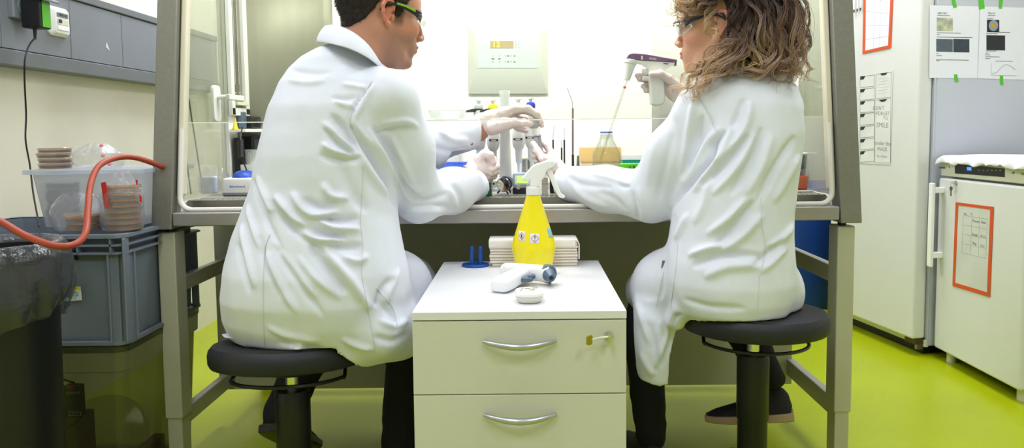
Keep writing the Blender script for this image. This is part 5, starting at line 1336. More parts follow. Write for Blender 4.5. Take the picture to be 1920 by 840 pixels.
mb.loft([[(x, y, z) for x, y in rrect(w * a_, d_, .001 + d_ * .3)] for a_, d_, z in ((1, .004, .0), (.98, .018, .006), (.98, .02, .035), (.96, .012, .045))]); mb.build('orange_filling', mat('orange_granulate', 'f0642a', .5, vary=.25, vscale=180), t, bevel=.001)
mb = MB(); mb.loft([[(x, y + .001 * math.sin(x * 300), z) for x, y in rrect(w * a_, d_, .001)] for a_, d_, z in ((1.04, .006, .0), (1.03, .022, .006), (1.03, .022, .04), (1.04, .004, .066))]); mb.build('sachet_film', M['bag'], t)
a = onY(1512, 366, 2.1)
tag(MB().box((xr1 - .06, 2.09, WZ + .004), (.10, .006, .006), Rz(-.15)).build('white_rod', M['white_pl'], bevel=.001), 'white plastic rod lying on the work surface at the right end', 'rod')
# two dark rods leaning at the left window
for (p0, p1, lab) in (((346, 285), (358, 363), 'short dark rod leaning inside the left cabinet window'), ((352, 185), (381, 362), 'long thin dark rod leaning inside the left cabinet window')):
    a = onX(p0[0], p0[1], X + .008) if False else onY(p0[0] + 2, p0[1], 2.055); b = onW(p1[0], p1[1], .002)
    tag(MB().tube([Vector((a.x, a.y, a.z)), b], .0024, 8).build('glass_rod', mat('grey_rod', '6c706c', .4), None), lab, 'rod')
# ================================================================== implicit surfaces
class Field:
    """grid field; primitives are merged smoothly, then the zero surface is meshed"""
    def __init__(s, lo, hi, vox, T=None):
        s.lo = np.array(lo, float); s.vox = vox; s.n = np.ceil((np.array(hi, float) - s.lo) / vox).astype(int) + 1
        s.ax = [s.lo[i] + vox * np.arange(s.n[i]) for i in range(3)]
        s.D = np.full(s.n, .06, np.float32)
    def block(s, a, b):
        i0 = np.clip(np.floor((np.array(a) - s.lo) / s.vox).astype(int), 0, s.n - 1)
        i1 = np.clip(np.ceil((np.array(b) - s.lo) / s.vox).astype(int) + 1, 1, s.n)
        sl = tuple(slice(p, q) for p, q in zip(i0, i1))
        X = s.ax[0][sl[0]][:, None, None].astype(np.float32); Y = s.ax[1][sl[1]][None, :, None].astype(np.float32); Z = s.ax[2][sl[2]][None, None, :].astype(np.float32)
        return sl, X, Y, Z
    def merge(s, sl, d, k, op):
        a = s.D[sl]
        if a.size == 0: return
        if op == 'u':
            h = np.maximum(k - np.abs(a - d), 0) / k; s.D[sl] = np.minimum(a, d) - h * h * k * .25
        else:
            d = -d; h = np.maximum(k - np.abs(a - d), 0) / k; s.D[sl] = np.maximum(a, d) + h * h * k * .25
    def cap(s, a, b, ra, rb=None, k=.015, op='u', flat=None):
        """tapered capsule; flat=(axis vector, factor) squashes it along an axis"""
        rb = ra if rb is None else rb; a = np.array(a, float); b = np.array(b, float); m = max(ra, rb) * 1.3 + k + .02
        sl, X, Y, Z = s.block(np.minimum(a, b) - m, np.maximum(a, b) + m)
        d = b - a; L = max((d @ d), 1e-12)
        t = np.clip(((X - a[0]) * d[0] + (Y - a[1]) * d[1] + (Z - a[2]) * d[2]) / L, 0, 1)
        dx = X - a[0] - t * d[0]; dy = Y - a[1] - t * d[1]; dz = Z - a[2] - t * d[2]
        q = dx * dx + dy * dy + dz * dz
        if flat is not None:
            f = np.array(flat[0], float); f /= np.linalg.norm(f); w = dx * f[0] + dy * f[1] + dz * f[2]; q = q + w * w * (1 / flat[1] ** 2 - 1)
        s.merge(sl, (np.sqrt(q) - (ra + (rb - ra) * t)).astype(np.float32), k, op); return s
    def chain(s, pts, rs, k=.01, **kw):
        for i in range(len(pts) - 1): s.cap(pts[i], pts[i + 1], rs[i], rs[i + 1], k, **kw)
        return s
    def ell(s, c, r, k=.015, op='u', R=None):
        c = np.array(c, float); r = np.array(r if hasattr(r, '__len__') else (r, r, r), float); m = r.max() + k + .02
        sl, X, Y, Z = s.block(c - m, c + m)
        x, y, z = X - c[0], Y - c[1], Z - c[2]
        if R is not None:
            R = np.array(R)
            x, y, z = (x * R[0, 0] + y * R[1, 0] + z * R[2, 0], x * R[0, 1] + y * R[1, 1] + z * R[2, 1], x * R[0, 2] + y * R[1, 2] + z * R[2, 2])
        k0 = np.sqrt((x / r[0]) ** 2 + (y / r[1]) ** 2 + (z / r[2]) ** 2); k1 = np.sqrt((x / r[0] ** 2) ** 2 + (y / r[1] ** 2) ** 2 + (z / r[2] ** 2) ** 2) + 1e-9
        s.merge(sl, (k0 * (k0 - 1) / k1).astype(np.float32), k, op); return s
    def trunk(s, rows, k=.03, p=2.3, e=.02):
        """rows (z, cx, cy, half width, half depth, twist) stacked upwards"""
        rows = np.array(sorted(rows)); z = rows[:, 0]; m = .05 + rows[:, 3:5].max()
        sl, X, Y, Z = s.block((rows[:, 1].min() - m, rows[:, 2].min() - m, z[0] - .05), (rows[:, 1].max() + m, rows[:, 2].max() + m, z[-1] + .05))
        zz = Z.ravel(); f = [np.interp(zz, z, rows[:, i])[None, None, :].astype(np.float32) for i in range(1, rows.shape[1])]
        x = X - f[0]; y = Y - f[1]
        if len(f) > 4: x, y = x * np.cos(f[4]) + y * np.sin(f[4]), -x * np.sin(f[4]) + y * np.cos(f[4])
        q = (np.abs(x / f[2]) ** p + np.abs(y / f[3]) ** p) ** (1 / p)
        d = (q - 1) * np.minimum(f[2], f[3]) * .9
        dz = np.maximum(z[0] - Z, Z - z[-1]); dd = np.maximum(d, dz) + np.maximum(e - np.abs(d - dz), 0) ** 2 / (4 * e)
        s.merge(sl, dd.astype(np.float32), k, 'u'); return s
    def plane(s, pt, n, k=.004):
        """cut away everything beyond the plane"""
        n = np.array(n, float); n /= np.linalg.norm(n); sl, X, Y, Z = s.block(s.lo, s.lo + s.n * s.vox)
        d = ((X - pt[0]) * n[0] + (Y - pt[1]) * n[1] + (Z - pt[2]) * n[2]).astype(np.float32)
        s.D = np.maximum(s.D, d); return s
    def mesh(s, smooth=1):
        V = s.D; S = V < 0; n = np.array(V.shape)
        c = np.zeros(tuple(n - 1), np.uint8)
        corners = [(i, j, k) for i in (0, 1) for j in (0, 1) for k in (0, 1)]
        for i, j, k in corners: c += S[i:n[0] - 1 + i, j:n[1] - 1 + j, k:n[2] - 1 + k]
        act = (c > 0) & (c < 8); idx = np.full(act.shape, -1, np.int64); I = np.argwhere(act); idx[act] = np.arange(len(I))
        P = np.zeros((len(I), 3)); W = np.zeros(len(I))
        for a in corners:
            for ax in range(3):
                if a[ax]: continue
                b = list(a); b[ax] = 1
                va = V[I[:, 0] + a[0], I[:, 1] + a[1], I[:, 2] + a[2]]; vb = V[I[:, 0] + b[0], I[:, 1] + b[1], I[:, 2] + b[2]]
                m = (va < 0) != (vb < 0); t = np.where(m, va / np.where(m, va - vb, 1), 0)
                q = np.array(a, float)[None, :].repeat(len(I), 0); q[:, ax] = t
                P[m] += q[m]; W[m] += 1
        P = (P / W[:, None] + I) * s.vox + s.lo
        F = []
        for ax in range(3):
            u, v = (ax + 1) % 3, (ax + 2) % 3
            sa = [slice(None)] * 3; sb = [slice(None)] * 3; sa[ax] = slice(0, n[ax] - 1); sb[ax] = slice(1, n[ax])
            A = S[tuple(sa)]; B = S[tuple(sb)]; E = np.argwhere(A != B)
            E = E[(E[:, u] > 0) & (E[:, v] > 0) & (E[:, u] < n[u] - 1) & (E[:, v] < n[v] - 1)]
            fl = A[E[:, 0], E[:, 1], E[:, 2]]
            q = []
            for du, dv in ((0, 0), (-1, 0), (-1, -1), (0, -1)):
                e = E.copy(); e[:, u] += du; e[:, v] += dv; q.append(idx[e[:, 0], e[:, 1], e[:, 2]])
            q = np.stack(q, 1); q[~fl] = q[~fl][:, ::-1]; F.append(q)
        F = np.concatenate(F); F = F[(F >= 0).all(1)]
        for _ in range(smooth): P = relax(P, F)
        return P, F

def relax(P, F, w=.5):
    acc = np.zeros_like(P); cnt = np.zeros(len(P))
    for a, b in ((0, 1), (1, 2), (2, 3), (3, 0)):
        for x, y in ((F[:, a], F[:, b]), (F[:, b], F[:, a])):
            for ax in range(3): acc[:, ax] += np.bincount(x, P[y, ax], len(P))
            cnt += np.bincount(x, minlength=len(P))
    return P * (1 - w) + w * acc / np.maximum(cnt, 1)[:, None]
def normals(P, F):
    n = np.cross(P[F[:, 2]] - P[F[:, 0]], P[F[:, 3]] - P[F[:, 1]]); N = np.zeros_like(P)
    for k in range(4):
        for ax in range(3): N[:, ax] += np.bincount(F[:, k], n[:, ax], len(P))
    return N / (np.linalg.norm(N, axis=1)[:, None] + 1e-12)
def folds(P, F, strokes, scale=1, depth=None):
    """push real folds into cloth: strokes = (picture polyline, width px, height m); only on the side the strokes were read from"""
    N = normals(P, F); uv = project(P); to = np.array([0, 0, CAMH]) - P; to /= np.linalg.norm(to, axis=1)[:, None]
    face = np.clip((N * to).sum(1) * 2.2, 0, 1); off = np.zeros(len(P))
    for pts, w, h in strokes:
        pts = np.array([tuple(q)[:2] for q in spline([(a, b, 0) for a, b in pts], 5)]); best = np.full(len(P), 1e9); bt = np.zeros(len(P)); n = len(pts) - 1
        lo = pts.min(0) - 3 * w; hi = pts.max(0) + 3 * w; m = np.where(((uv > lo) & (uv < hi)).all(1))[0]
        if not len(m): continue
        q = uv[m]; bd = np.full(len(m), 1e9); bt = np.zeros(len(m))
        for i in range(n):
            a, b = pts[i], pts[i + 1]; d = b - a; t = np.clip(((q - a) @ d) / (d @ d + 1e-9), 0, 1); r = np.linalg.norm(q - a - t[:, None] * d, axis=1)
            u = r < bd; bd[u] = r[u]; bt[u] = (i + t[u]) / n
        ta = np.clip(np.minimum(bt, 1 - bt) * 4, 0, 1) ** .6
        off[m] += h * ta * np.exp(-(bd / (w * (.4 + .6 * ta))) ** 2)
    return P + N * (off * face * scale)[:, None]
def wobble(P, F, amp, freq, seed=0):
    rg = np.random.RandomState(seed); N = normals(P, F); o = np.zeros(len(P))
    for i in range(7):
        d = rg.randn(3); d /= np.linalg.norm(d); f = freq * rg.uniform(.6, 1.8); o += np.sin((P @ d) * f + rg.rand() * 6.3 + 1.5 * np.sin(P @ rg.randn(3) * f * .4)) / 7 * 1.6
    return P + N * (o * amp)[:, None]
def npmesh(name, P, F, mats, parent, mi=None, col=None, world=True, angle=180):
    if world and parent is not None:
        Mi = np.array(rootm(parent).inverted()); P = P @ Mi[:3, :3].T + Mi[:3, 3]
    me = bpy.data.meshes.new(name)
    me.vertices.add(len(P)); me.vertices.foreach_set('co', P.astype(np.float32).ravel())
    k = F.shape[1]
    me.loops.add(F.size); me.loops.foreach_set('vertex_index', F.astype(np.int32).ravel())
    me.polygons.add(len(F)); me.polygons.foreach_set('loop_start', np.arange(0, F.size, k, dtype=np.int32))
    me.update(calc_edges=True); me.validate()
    for m in (mats if isinstance(mats, (list, tuple)) else [mats]): me.materials.append(m)
    if mi is not None: me.polygons.foreach_set('material_index', mi.astype(np.int32))
    if col is not None:
        at = me.color_attributes.new('tone', 'FLOAT_COLOR', 'POINT'); at.data.foreach_set('color', np.concatenate([col, np.ones((len(col), 1))], 1).astype(np.float32).ravel())
    me.shade_smooth()
    o = bpy.data.objects.new(name, me); COL.objects.link(o)
    if parent is not None: o.parent = parent
    return o
def tonemat(name, rough=.5, sss=0, bump=0, bscale=60, spec=.4, sheen=0):
    m = mat(name, 'ffffff', rough, 0, 0, 8, bump, bscale, sss=sss, spec=spec, sheen=sheen); nt = m.node_tree; b = nt.nodes['Principled BSDF']
    a = nt.nodes.new('ShaderNodeAttribute'); a.attribute_name = 'tone'
    mx = nt.nodes.new('ShaderNodeMix'); mx.data_type = 'RGBA'; mx.blend_type = 'MULTIPLY'; mx.inputs[0].default_value = .25
    nz = nt.nodes.new('ShaderNodeTexNoise'); nz.inputs['Scale'].default_value = 90; nz.inputs['Detail'].default_value = 4
    nt.links.new(a.outputs['Color'], mx.inputs[6]); nt.links.new(nz.outputs['Color'], mx.inputs[7])
    mx2 = nt.nodes.new('ShaderNodeMix'); mx2.data_type = 'RGBA'; mx2.inputs[0].default_value = .12
    nt.links.new(a.outputs['Color'], mx2.inputs[6]); nt.links.new(mx.outputs[2], mx2.inputs[7])
    nt.links.new(mx2.outputs[2], b.inputs['Base Color']); return m
def V3(p): return (p[0], p[1], p[2])
def hp(*a):
    """(px, py, depth) -> world"""
    return V3(onY(*a))
# ================================================================== people
M['coat'] = mat('white_cotton_coat', 'dde1ec', .85, vary=.012, vscale=30, sheen=.15, bump=.25, bscale=900, spec=.2)
M['seam'] = mat('coat_stitching', 'd4d6da', .9, vary=.02)
M['glove'] = mat('pale_latex_glove', 'ead9d6', .42, vary=.03, vscale=40, sss=.25, bump=.3, bscale=90)
M['trouser'] = mat('black_trousers', '101114', .85, vary=.2)
M['shoe'] = mat('dark_shoe', '15151a', .7, vary=.2)
M['skin'] = tonemat('skin', .5, sss=.18, bump=.12, bscale=500)

def head_axes(yaw, pitch, roll, flip):
    """F forward, S towards the viewer, U up. flip=-1 looks left"""
    F_ = Vector((flip * math.cos(pitch) * math.cos(yaw), math.cos(pitch) * math.sin(yaw), -math.sin(pitch)))
    S_ = Vector((flip * math.sin(yaw), -math.cos(yaw), 0)); U_ = F_.cross(S_) * flip * -1
    if U_.z < 0: U_ = -U_
    R = Matrix.Rotation(roll, 3, F_); S_ = R @ S_; U_ = R @ U_
    return F_, S_, U_
def head_field(neck_local, fem=0, vox=.0021, ears=True, neck_r=.058):
    f = Field((-.15, -.115, -.17), (.14, .115, .15), vox)
    w = 1 - .07 * fem
    f.ell((-.016, 0, .05), (.096, .076 * w, .088), .02)
    f.ell((.038, 0, .045), (.056, .062 * w, .062), .03)
    f.ell((.042, 0, -.022), (.05, .053 * w, .066), .03)
    for s in (-1, 1):
        f.cap((-.004, s * .052 * w, -.03), (.052, s * .028 * w, -.084 + .006 * fem), .019, .016 - .002 * fem, .022)
        f.ell((.06, s * .040 * w, -.014), (.028, .02, .022), .02)
        f.cap((.079, s * .036, .030), (.092, s * .012, .028), .0085 - .002 * fem, .008, .014)
    f.ell((.074, 0, -.090 + .006 * fem), (.022, .022, .017), .018)
    f.ell((.082, 0, -.052), (.018, .026, .024), .018)
    f.cap((.092, 0, .022), (.108 - .003 * fem, 0, -.018), .0072 - .001 * fem, .0085 - .001 * fem, .010)
    f.ell((.1085 - .001 * fem, 0, -.0205), (.0098 - .0015 * fem, .0088, .0085 - .0015 * fem), .006)
    for s in (-1, 1): f.ell((.103, s * .0115, -.025), (.009, .0062, .0065), .005)
    f.ell((.098, 0, -.0475), (.0075, .019, .0052), .004); f.ell((.0965, 0, -.0575), (.0078, .017, .0058), .004)
    f.cap((.105, -.018, -.0523), (.105, .018, -.0523), .0012, .0012, .003, 's')
    for s in (-1, 1):
        f.ell((.106, s * .033, .012), (.019, .018, .0115), .012, 's')
        f.ell((.079, s * .032, .012), (.0125, .0135, .0115), .004)
        f.cap((.0895, s * .024, .0125), (.0865, s * .042, .0115), .0018, .0018, .003)
        if ears:
            c = [(.009, .016), (.007, .027), (-.004, .034), (-.016, .031), (-.0215, .018), (-.019, .003), (-.011, -.012), (-.004, -.021)]
            pts = [(a, s * (.073 + .014 * max(0, (-a + .008) / .03) + .004) * w, b) for a, b in c]
            f.chain(pts, [.0036, .004, .0042, .0042, .0042, .0038, .0036, .004], .004)
            f.ell((-.007, s * .077 * w, .006), (.0125, .0045, .024), .006)
            f.ell((.001, s * .079 * w, -.0225), (.0068, .0042, .0085), .005)
            f.ell((.002, s * .087 * w, .001), (.0095, .0085, .0105), .003, 's')
            f.cap((.0105, s * .077 * w, .001), (.0095, s * .077 * w, -.008), .0036, .0036, .004)
    nl = np.array(neck_local)
    f.cap((-.022, 0, -.02), nl, neck_r, neck_r + .006, .022)
    if not fem: f.cap((.03, 0, -.085), nl + np.array((.045, 0, .0)), .02, .02, .04)
    return f
def to_world(P, O, ax): return P @ np.array([V3(a) for a in ax]) + np.array(V3(O))
def to_local(p, O, ax): d = np.array(V3(p)) - np.array(V3(O)); return np.array([d @ np.array(V3(a)) for a in ax])
def sm(x, a, b): return np.clip((x - a) / (b - a), 0, 1)
def skin_tone(P, base, lips, stubble=0, fem=0):
    """own colour of the skin in head coordinates: lips, ears, shaven beard"""
    b = np.array(lin(base)[:3]); C = np.repeat(b[None], len(P), 0); f, s, u = P[:, 0], np.abs(P[:, 1]), P[:, 2]
    def blend(w, c):
        nonlocal C
        C = C * (1 - w[:, None]) + np.array(lin(c)[:3])[None] * w[:, None]
    lipw = np.exp(-((u + .0525) / .0085) ** 4) * sm(f, .092, .0985) * (1 - sm(s, .016, .021)); blend(lipw * .75, lips)
    ear = sm(s, .074, .079) * np.exp(-((f + .005) / .026) ** 4) * (u < .045); blend(ear * .55, 'd0705a')
    blend(np.exp(-((f - .07) / .03) ** 2 - ((u + .02) / .02) ** 2) * .3, 'cf7a68')
    if stubble:
        st = sm(-u, .018, .04) * sm(f, -.01, .02) * (1 - sm(-u, .115, .14)) * (1 - lipw); blend(st * .45, '6d5a52')
        blend(sm(f, .012, .022) * (1 - sm(f, .036, .044)) * sm(u, -.02, -.005) * (1 - sm(u, .03, .04)) * .7, '4a3832')
    brow = np.exp(-((u - .031) / .0055) ** 4) * sm(f, .06, .075) * sm(s, .008, .014) * (1 - sm(s, .05, .056)); blend(brow * .85, '33241c' if not fem else '5b4030')
    lash = np.exp(-((u - .0125) / .0016) ** 2) * sm(f, .07, .08) * np.exp(-((s - .033) / .013) ** 4); blend(lash * .9, '1e1512')
    return C

def body_under(T, rows, legs, arms, neck):
    f = Field(*T, .010)
    f.trunk(rows, .03)
    for c in arms + legs: f.chain(c[0], c[1], .02)
    f.chain(neck[0], neck[1], .02)
    return f.mesh(1)
def merge_meshes(parts):
    Ps, Fs, Cs, o = [], [], [], 0
    for P, F, C in parts: Ps.append(P); Fs.append(F + o); Cs.append(C); o += len(P)
    return np.concatenate(Ps), np.concatenate(Fs), np.concatenate(Cs)
def hit_surface(obj_world, F, pts, off=.0006):
    from mathutils.bvhtree import BVHTree
    bv = BVHTree.FromPolygons([tuple(p) for p in obj_world], [tuple(int(i) for i in q) for q in F]); out = []
    for px, py in pts:
        d = ray(px, py).normalized(); h = bv.ray_cast(EYE, d)
        if h[0] is not None: out.append(h[0] + h[1] * off if h[1].dot(d) < 0 else h[0] - h[1] * off)
    return out
def seam_lines(P, F, lines, parent, r=.0011):
    for L in lines:
        pts = [tuple(q)[:2] for q in spline([(a, b, 0) for a, b in L], 10)]; w = hit_surface(P, F, pts)
        w = [p for i, p in enumerate(w) if i == 0 or (p - w[i - 1]).length < .03]
        if len(w) > 2: MB().tube(w, r, 6).build('stitched_seam', M['seam'], parent, world=True)
def rows_from_px(tab):
    """(py, pxL, pxR, D, half depth) -> trunk rows"""
    out = []
    for py, a, b, D, hd in tab:
        A = onY(a, py, D); B = onY(b, py, D); out.append(((A.z + B.z) / 2, (A.x + B.x) / 2, D, (B.x - A.x) / 2, hd))
    return out

# ------------------------------------------------------------------ the man
man = thing('person', 'person in a white lab coat with short dark hair, looking right over the bench', 'person', (sm_x := onY(546, 664, 1.6).x, 1.6, .5))
MT = [(78, 620, 676, 1.70, .05), (95, 590, 692, 1.70, .085), (112, 568, 706, 1.70, .11), (130, 548, 728, 1.70, .125), (155, 530, 755, 1.69, .14), (200, 510, 765, 1.67, .15), (250, 498, 752, 1.66, .155), (290, 490, 745, 1.65, .155), (345, 479, 742, 1.64, .15),
      (400, 458, 744, 1.63, .15), (450, 440, 752, 1.62, .16), (500, 427, 762, 1.61, .17), (550, 423, 768, 1.61, .175), (590, 430, 768, 1.62, .17), (620, 445, 764, 1.63, .16), (645, 470, 755, 1.63, .148), (668, 500, 745, 1.63, .13)]
mrows = rows_from_px(MT)
cf = Field((-.80, 1.30, .42), (-.10, 2.22, 1.24), .0052)
cf.trunk(mrows, .03, 2.15, .03)
sh = hp(728, 184, 1.61); el = hp(786, 372, 1.76); wr = hp(893, 346, 2.03)
cf.cap(hp(690, 178, 1.67), sh, .058, .061, .03)
mid = tuple((np.array(sh) * .5 + np.array(el) * .5) + np.array((.004, -.01, .006)))
cf.chain([sh, mid, el], [.061, .067, .055], .03)
fm = tuple(np.array(el) * .45 + np.array(wr) * .55)
cf.chain([el, fm, wr], [.058, .060, .046], .03)
sl_ = hp(585, 185, 1.80); ell_ = hp(690, 305, 2.03); wl = hp(897, 246, 2.13)
cf.chain([sl_, ell_], [.07, .058], .04)
fm2 = tuple(np.array(ell_) * .45 + np.array(wl) * .55 + np.array((0, 0, -.004)))
cf.chain([ell_, fm2, wl], [.060, .062, .048], .03)
# thighs under the skirt and the skirt hanging at the right
cf.chain([hp(640, 575, 1.62), hp(733, 545, 1.80), hp(764, 535, 2.02)], [.115, .098, .088], .05)
cf.chain([hp(520, 575, 1.64), hp(560, 540, 1.98)], [.10, .08], .04)
cf.chain([hp(716, 628, 1.53), hp(752, 622, 1.62), hp(775, 600, 1.80)], [.05, .052, .05], .04)
cf.chain([hp(424, 628, 1.60), hp(470, 640, 1.52), hp(560, 655, 1.46)], [.004, .009, .012], .012)
# cuffs end cleanly, hem ends at the seat
n1 = np.array(wr) - np.array(fm); n1 /= np.linalg.norm(n1)
sl2, X, Y, Z = cf.block(np.array(wr) - .09, np.array(wr) + .09); d = (X - wr[0]) * n1[0] + (Y - wr[1]) * n1[1] + (Z - wr[2]) * n1[2]; cf.D[sl2] = np.maximum(cf.D[sl2], d.astype(np.float32))
n2 = np.array(wl) - np.array(fm2); n2[2] = 0; n2 /= np.linalg.norm(n2)
sl2, X, Y, Z = cf.block(np.array(wl) - .09, np.array(wl) + .09); d = (X - wl[0]) * n2[0] + (Y - wl[1]) * n2[1] + (Z - wl[2]) * n2[2]; cf.D[sl2] = np.maximum(cf.D[sl2], d.astype(np.float32))
def rest_on(cf, c, r, tilt):
    """the cloth lies on the seat"""
    sl2, X, Y, Z = cf.block((c.x - r - .03, c.y - r - .03, c.z - .2), (c.x + r + .03, c.y + r + .03, c.z + .12))
    zt = c.z + .0275 + (Y - c.y) * math.tan(tilt); e = np.maximum(0, np.sqrt((X - c.x) ** 2 + (Y - c.y) ** 2) - r) * 3.5
    cf.D[sl2] = np.maximum(cf.D[sl2], (zt - e - Z).astype(np.float32))
rest_on(cf, Vector((smp.x, 1.6, smp.z)), .180, math.radians(-8))
P, F = cf.mesh(2)
MS = [([(506, 374), (540, 417), (580, 451), (614, 480)], 9, -.010), ([(515, 366), (552, 410), (590, 436)], 8, .010),
      ([(548, 360), (565, 388), (590, 403), (637, 397)], 8, .012), ([(600, 414), (626, 428), (677, 430)], 9, .012), ([(556, 430), (591, 449), (649, 452)], 7, .011), ([(603, 343), (622, 368), (655, 371)], 8, .009),
      ([(568, 372), (600, 390), (632, 376)], 10, -.008), ([(600, 408), (640, 414), (672, 408)], 8, -.009), ([(556, 420), (600, 436), (648, 444)], 7, -.010), ([(612, 458), (650, 464), (680, 462)], 9, -.009),
      ([(622, 215), (649, 248), (672, 285)], 8, -.012), ([(605, 228), (635, 258), (668, 284)], 7, .008), ([(603, 268), (625, 283), (668, 292)], 6, .009), ([(600, 290), (640, 300), (680, 296)], 8, -.008),
      ([(609, 240), (640, 274), (662, 290)], 7, -.008), ([(626, 190), (648, 197), (664, 199)], 5, .005), ([(640, 158), (665, 162), (690, 166)], 5, .004), ([(622, 183), (650, 186), (668, 180)], 5, -.004),
      ([(474, 334), (490, 385), (506, 426), (534, 477)], 5, -.007), ([(463, 383), (476, 430), (491, 474)], 5, .007), ([(482, 330), (500, 375), (512, 400)], 6, .007), ([(452, 420), (462, 470), (478, 540)], 6, .007), ([(445, 455), (455, 500), (468, 550)], 5, -.006),
      ([(512, 459), (545, 505), (571, 542), (608, 595)], 8, -.008), ([(498, 470), (520, 525), (558, 588)], 7, .008), ([(525, 470), (560, 518), (590, 560)], 7, .007), ([(486, 440), (500, 500), (530, 560)], 6, -.007),
      ([(602, 465), (640, 505), (667, 539), (692, 580)], 12, .011), ([(578, 460), (615, 505), (650, 550)], 10, -.010), ([(560, 480), (590, 520), (640, 560)], 8, .006), ([(640, 480), (670, 490), (690, 478)], 7, .008),
      ([(697, 154), (668, 198), (657, 228), (668, 258)], 3.5, -.006), ([(705, 156), (676, 200), (664, 232), (706, 282), (735, 340)], 7, .006), ([(657, 232), (690, 285), (722, 340), (748, 395)], 6, -.013),
      ([(672, 285), (700, 330), (735, 372)], 9, .007), ([(689, 240), (720, 297), (769, 377)], 7, .009), ([(700, 236), (728, 280), (760, 350)], 7, -.007), ([(731, 250), (755, 300), (777, 349)], 7, .007), ([(712, 232), (760, 226), (785, 240)], 6, .005), ([(705, 248), (745, 240), (770, 238)], 6, -.006),
      ([(745, 330), (775, 365), (800, 375), (840, 362)], 7, -.007), ([(755, 400), (800, 396), (850, 400)], 7, .005), ([(770, 388), (820, 385), (860, 392)], 5, -.005), ([(740, 300), (765, 345), (790, 360)], 6, .006), ([(850, 345), (864, 370), (868, 400)], 7, -.005), ([(835, 350), (850, 375), (852, 405)], 7, .005),
      ([(738, 520), (715, 545), (706, 575)], 7, -.009), ([(748, 505), (728, 545), (724, 570)], 9, .006), ([(700, 560), (735, 590), (745, 625)], 7, -.006), ([(710, 600), (740, 612), (765, 600)], 7, .007), ([(640, 635), (675, 650), (700, 655)], 6, .006), ([(700, 630), (735, 640), (765, 625)], 8, -.007),
      ([(545, 132), (590, 138), (620, 134)], 6, -.004), ([(540, 150), (580, 156), (610, 150)], 6, .004), ([(640, 300), (655, 350), (690, 400)], 14, -.006), ([(820, 240), (850, 262), (880, 262)], 7, .005), ([(810, 275), (850, 285), (880, 276)], 7, -.005),
      ([(520, 640), (560, 650), (610, 652)], 4, -.004), ([(500, 612), (540, 630), (600, 640)], 7, .004)]
P = wobble(P, F, .0018, 42, 3); P = folds(P, F, [(a, w * .8, h * 1.35) for a, w, h in MS]); P = relax(P, F, .3)
coatP, coatF = P, F
coat = npmesh('lab_coat', P, F, M['coat'], man)
coat['label'] = 'white lab coat'
seam_lines(P, F, [[(681, 312), (679, 360), (676, 415), (680, 460), (679, 517), (690, 580), (704, 660)], [(506, 440), (497, 468), (494, 517), (494, 600), (496, 648)], [(698, 152), (680, 180), (664, 203), (657, 226)], [(706, 540), (735, 575), (745, 610)]], coat)
# tail of the coat spread on the seat
mb = MB(); rows_ = []
for j in range(7):
    v = j / 6; rows_.append([onY(415 + 4 * v + (60 + 30 * v) * i / 6, 627 + 5 * v - (17 - 22 * v) * i / 6 + 2 * math.sin(i * 1.3), 1.60 - .07 * v) for i in range(7)])
mb.loft(rows_, closed=False, cap=False); mb.build('coat_tail', M['coat'], coat, world=True, solid=.003, subsurf=1)
# collar
def ringpts(L, n=6): return spline([onY(*p) for p in L], n, closed=True)
top = [(611, 47, 1.70), (628, 44, 1.63), (660, 57, 1.60), (690, 82, 1.605), (712, 116, 1.66), (716, 118, 1.76), (700, 92, 1.80), (655, 50, 1.80)]
low = [(594, 79, 1.70), (617, 83, 1.585), (655, 93, 1.565), (690, 110, 1.575), (714, 128, 1.66), (720, 130, 1.77), (705, 112, 1.86), (640, 84, 1.87)]
inn = [(620, 72, 1.70), (640, 78, 1.66), (662, 88, 1.64), (690, 108, 1.65), (706, 126, 1.69), (708, 128, 1.75), (695, 106, 1.77), (655, 80, 1.77)]
A_, B_, C_ = ringpts(top), ringpts(low), ringpts(inn)
mids = [a.lerp(b, .5) + (a.lerp(b, .5) - Vector((-.43, 1.71, a.z))).normalized() * .007 for a, b in zip(A_, B_)]
tops = [a + Vector((0, 0, .002)) for a in A_]
MB().loft([B_, mids, A_, [a.lerp(c, .15) + Vector((0, 0, .0005)) for a, c in zip(A_, C_)], C_], cap=False).build('collar', M['coat'], coat, world=True, solid=.0028, subsurf=1, angle=80)
# cuff snaps
for px, py in ((884.5, 270), (878, 296)):
    w_ = hit_surface(P, F, [(px, py)], .0)
    if w_: 
        n_ = (EYE - w_[0]).normalized(); MB().lathe([(0, 0), (.0046, 0), (.0046, .0015), (.003, .0022), (.0024, .0012), (0, .0012)], w_[0], 20, axis=n_).build('press_stud', M['steel'], coat, world=True)
# head
ear = onY(729.5, 28.6, 1.66); axm = head_axes(math.radians(28), math.radians(10), 0, 1)
Om = ear - axm[1] * .076
nb_ = onY(672, 128, 1.72)
hf = head_field(to_local(nb_, Om, axm)); hP, hF = hf.mesh(1)
hC = skin_tone(hP, 'c58e74', 'a05a50', 1); hW = to_world(hP, Om, axm)
bb0 = body_under(((-.78, 1.36, .0), (-.02, 2.25, 1.22)), [(r[0], r[1], r[2], r[3] * .80, r[4] * .78) for r in mrows if r[0] > .53 and r[0] < 1.13],
                 [([hp(640, 575, 1.62), hp(760, 545, 1.96)], [.08, .05]), ([(-.345, 1.95, .53), (-.345, 1.80, .13), (-.345, 1.84, .05)], [.045, .03, .026]),
                  ([hp(520, 575, 1.64), hp(560, 540, 1.96)], [.08, .055]), ([hp(560, 555, 1.96), (-.60, 1.88, .38), (-.655, 1.79, .25)], [.045, .035, .024])],
                 [([sh, el, wr, hp(898, 322, 2.05)], [.045, .04, .026, .024]), ([sl_, ell_, wl, hp(910, 232, 2.13)], [.045, .04, .029, .026])], ([tuple(nb_), hp(655, 170, 1.71)], [.06, .07]))
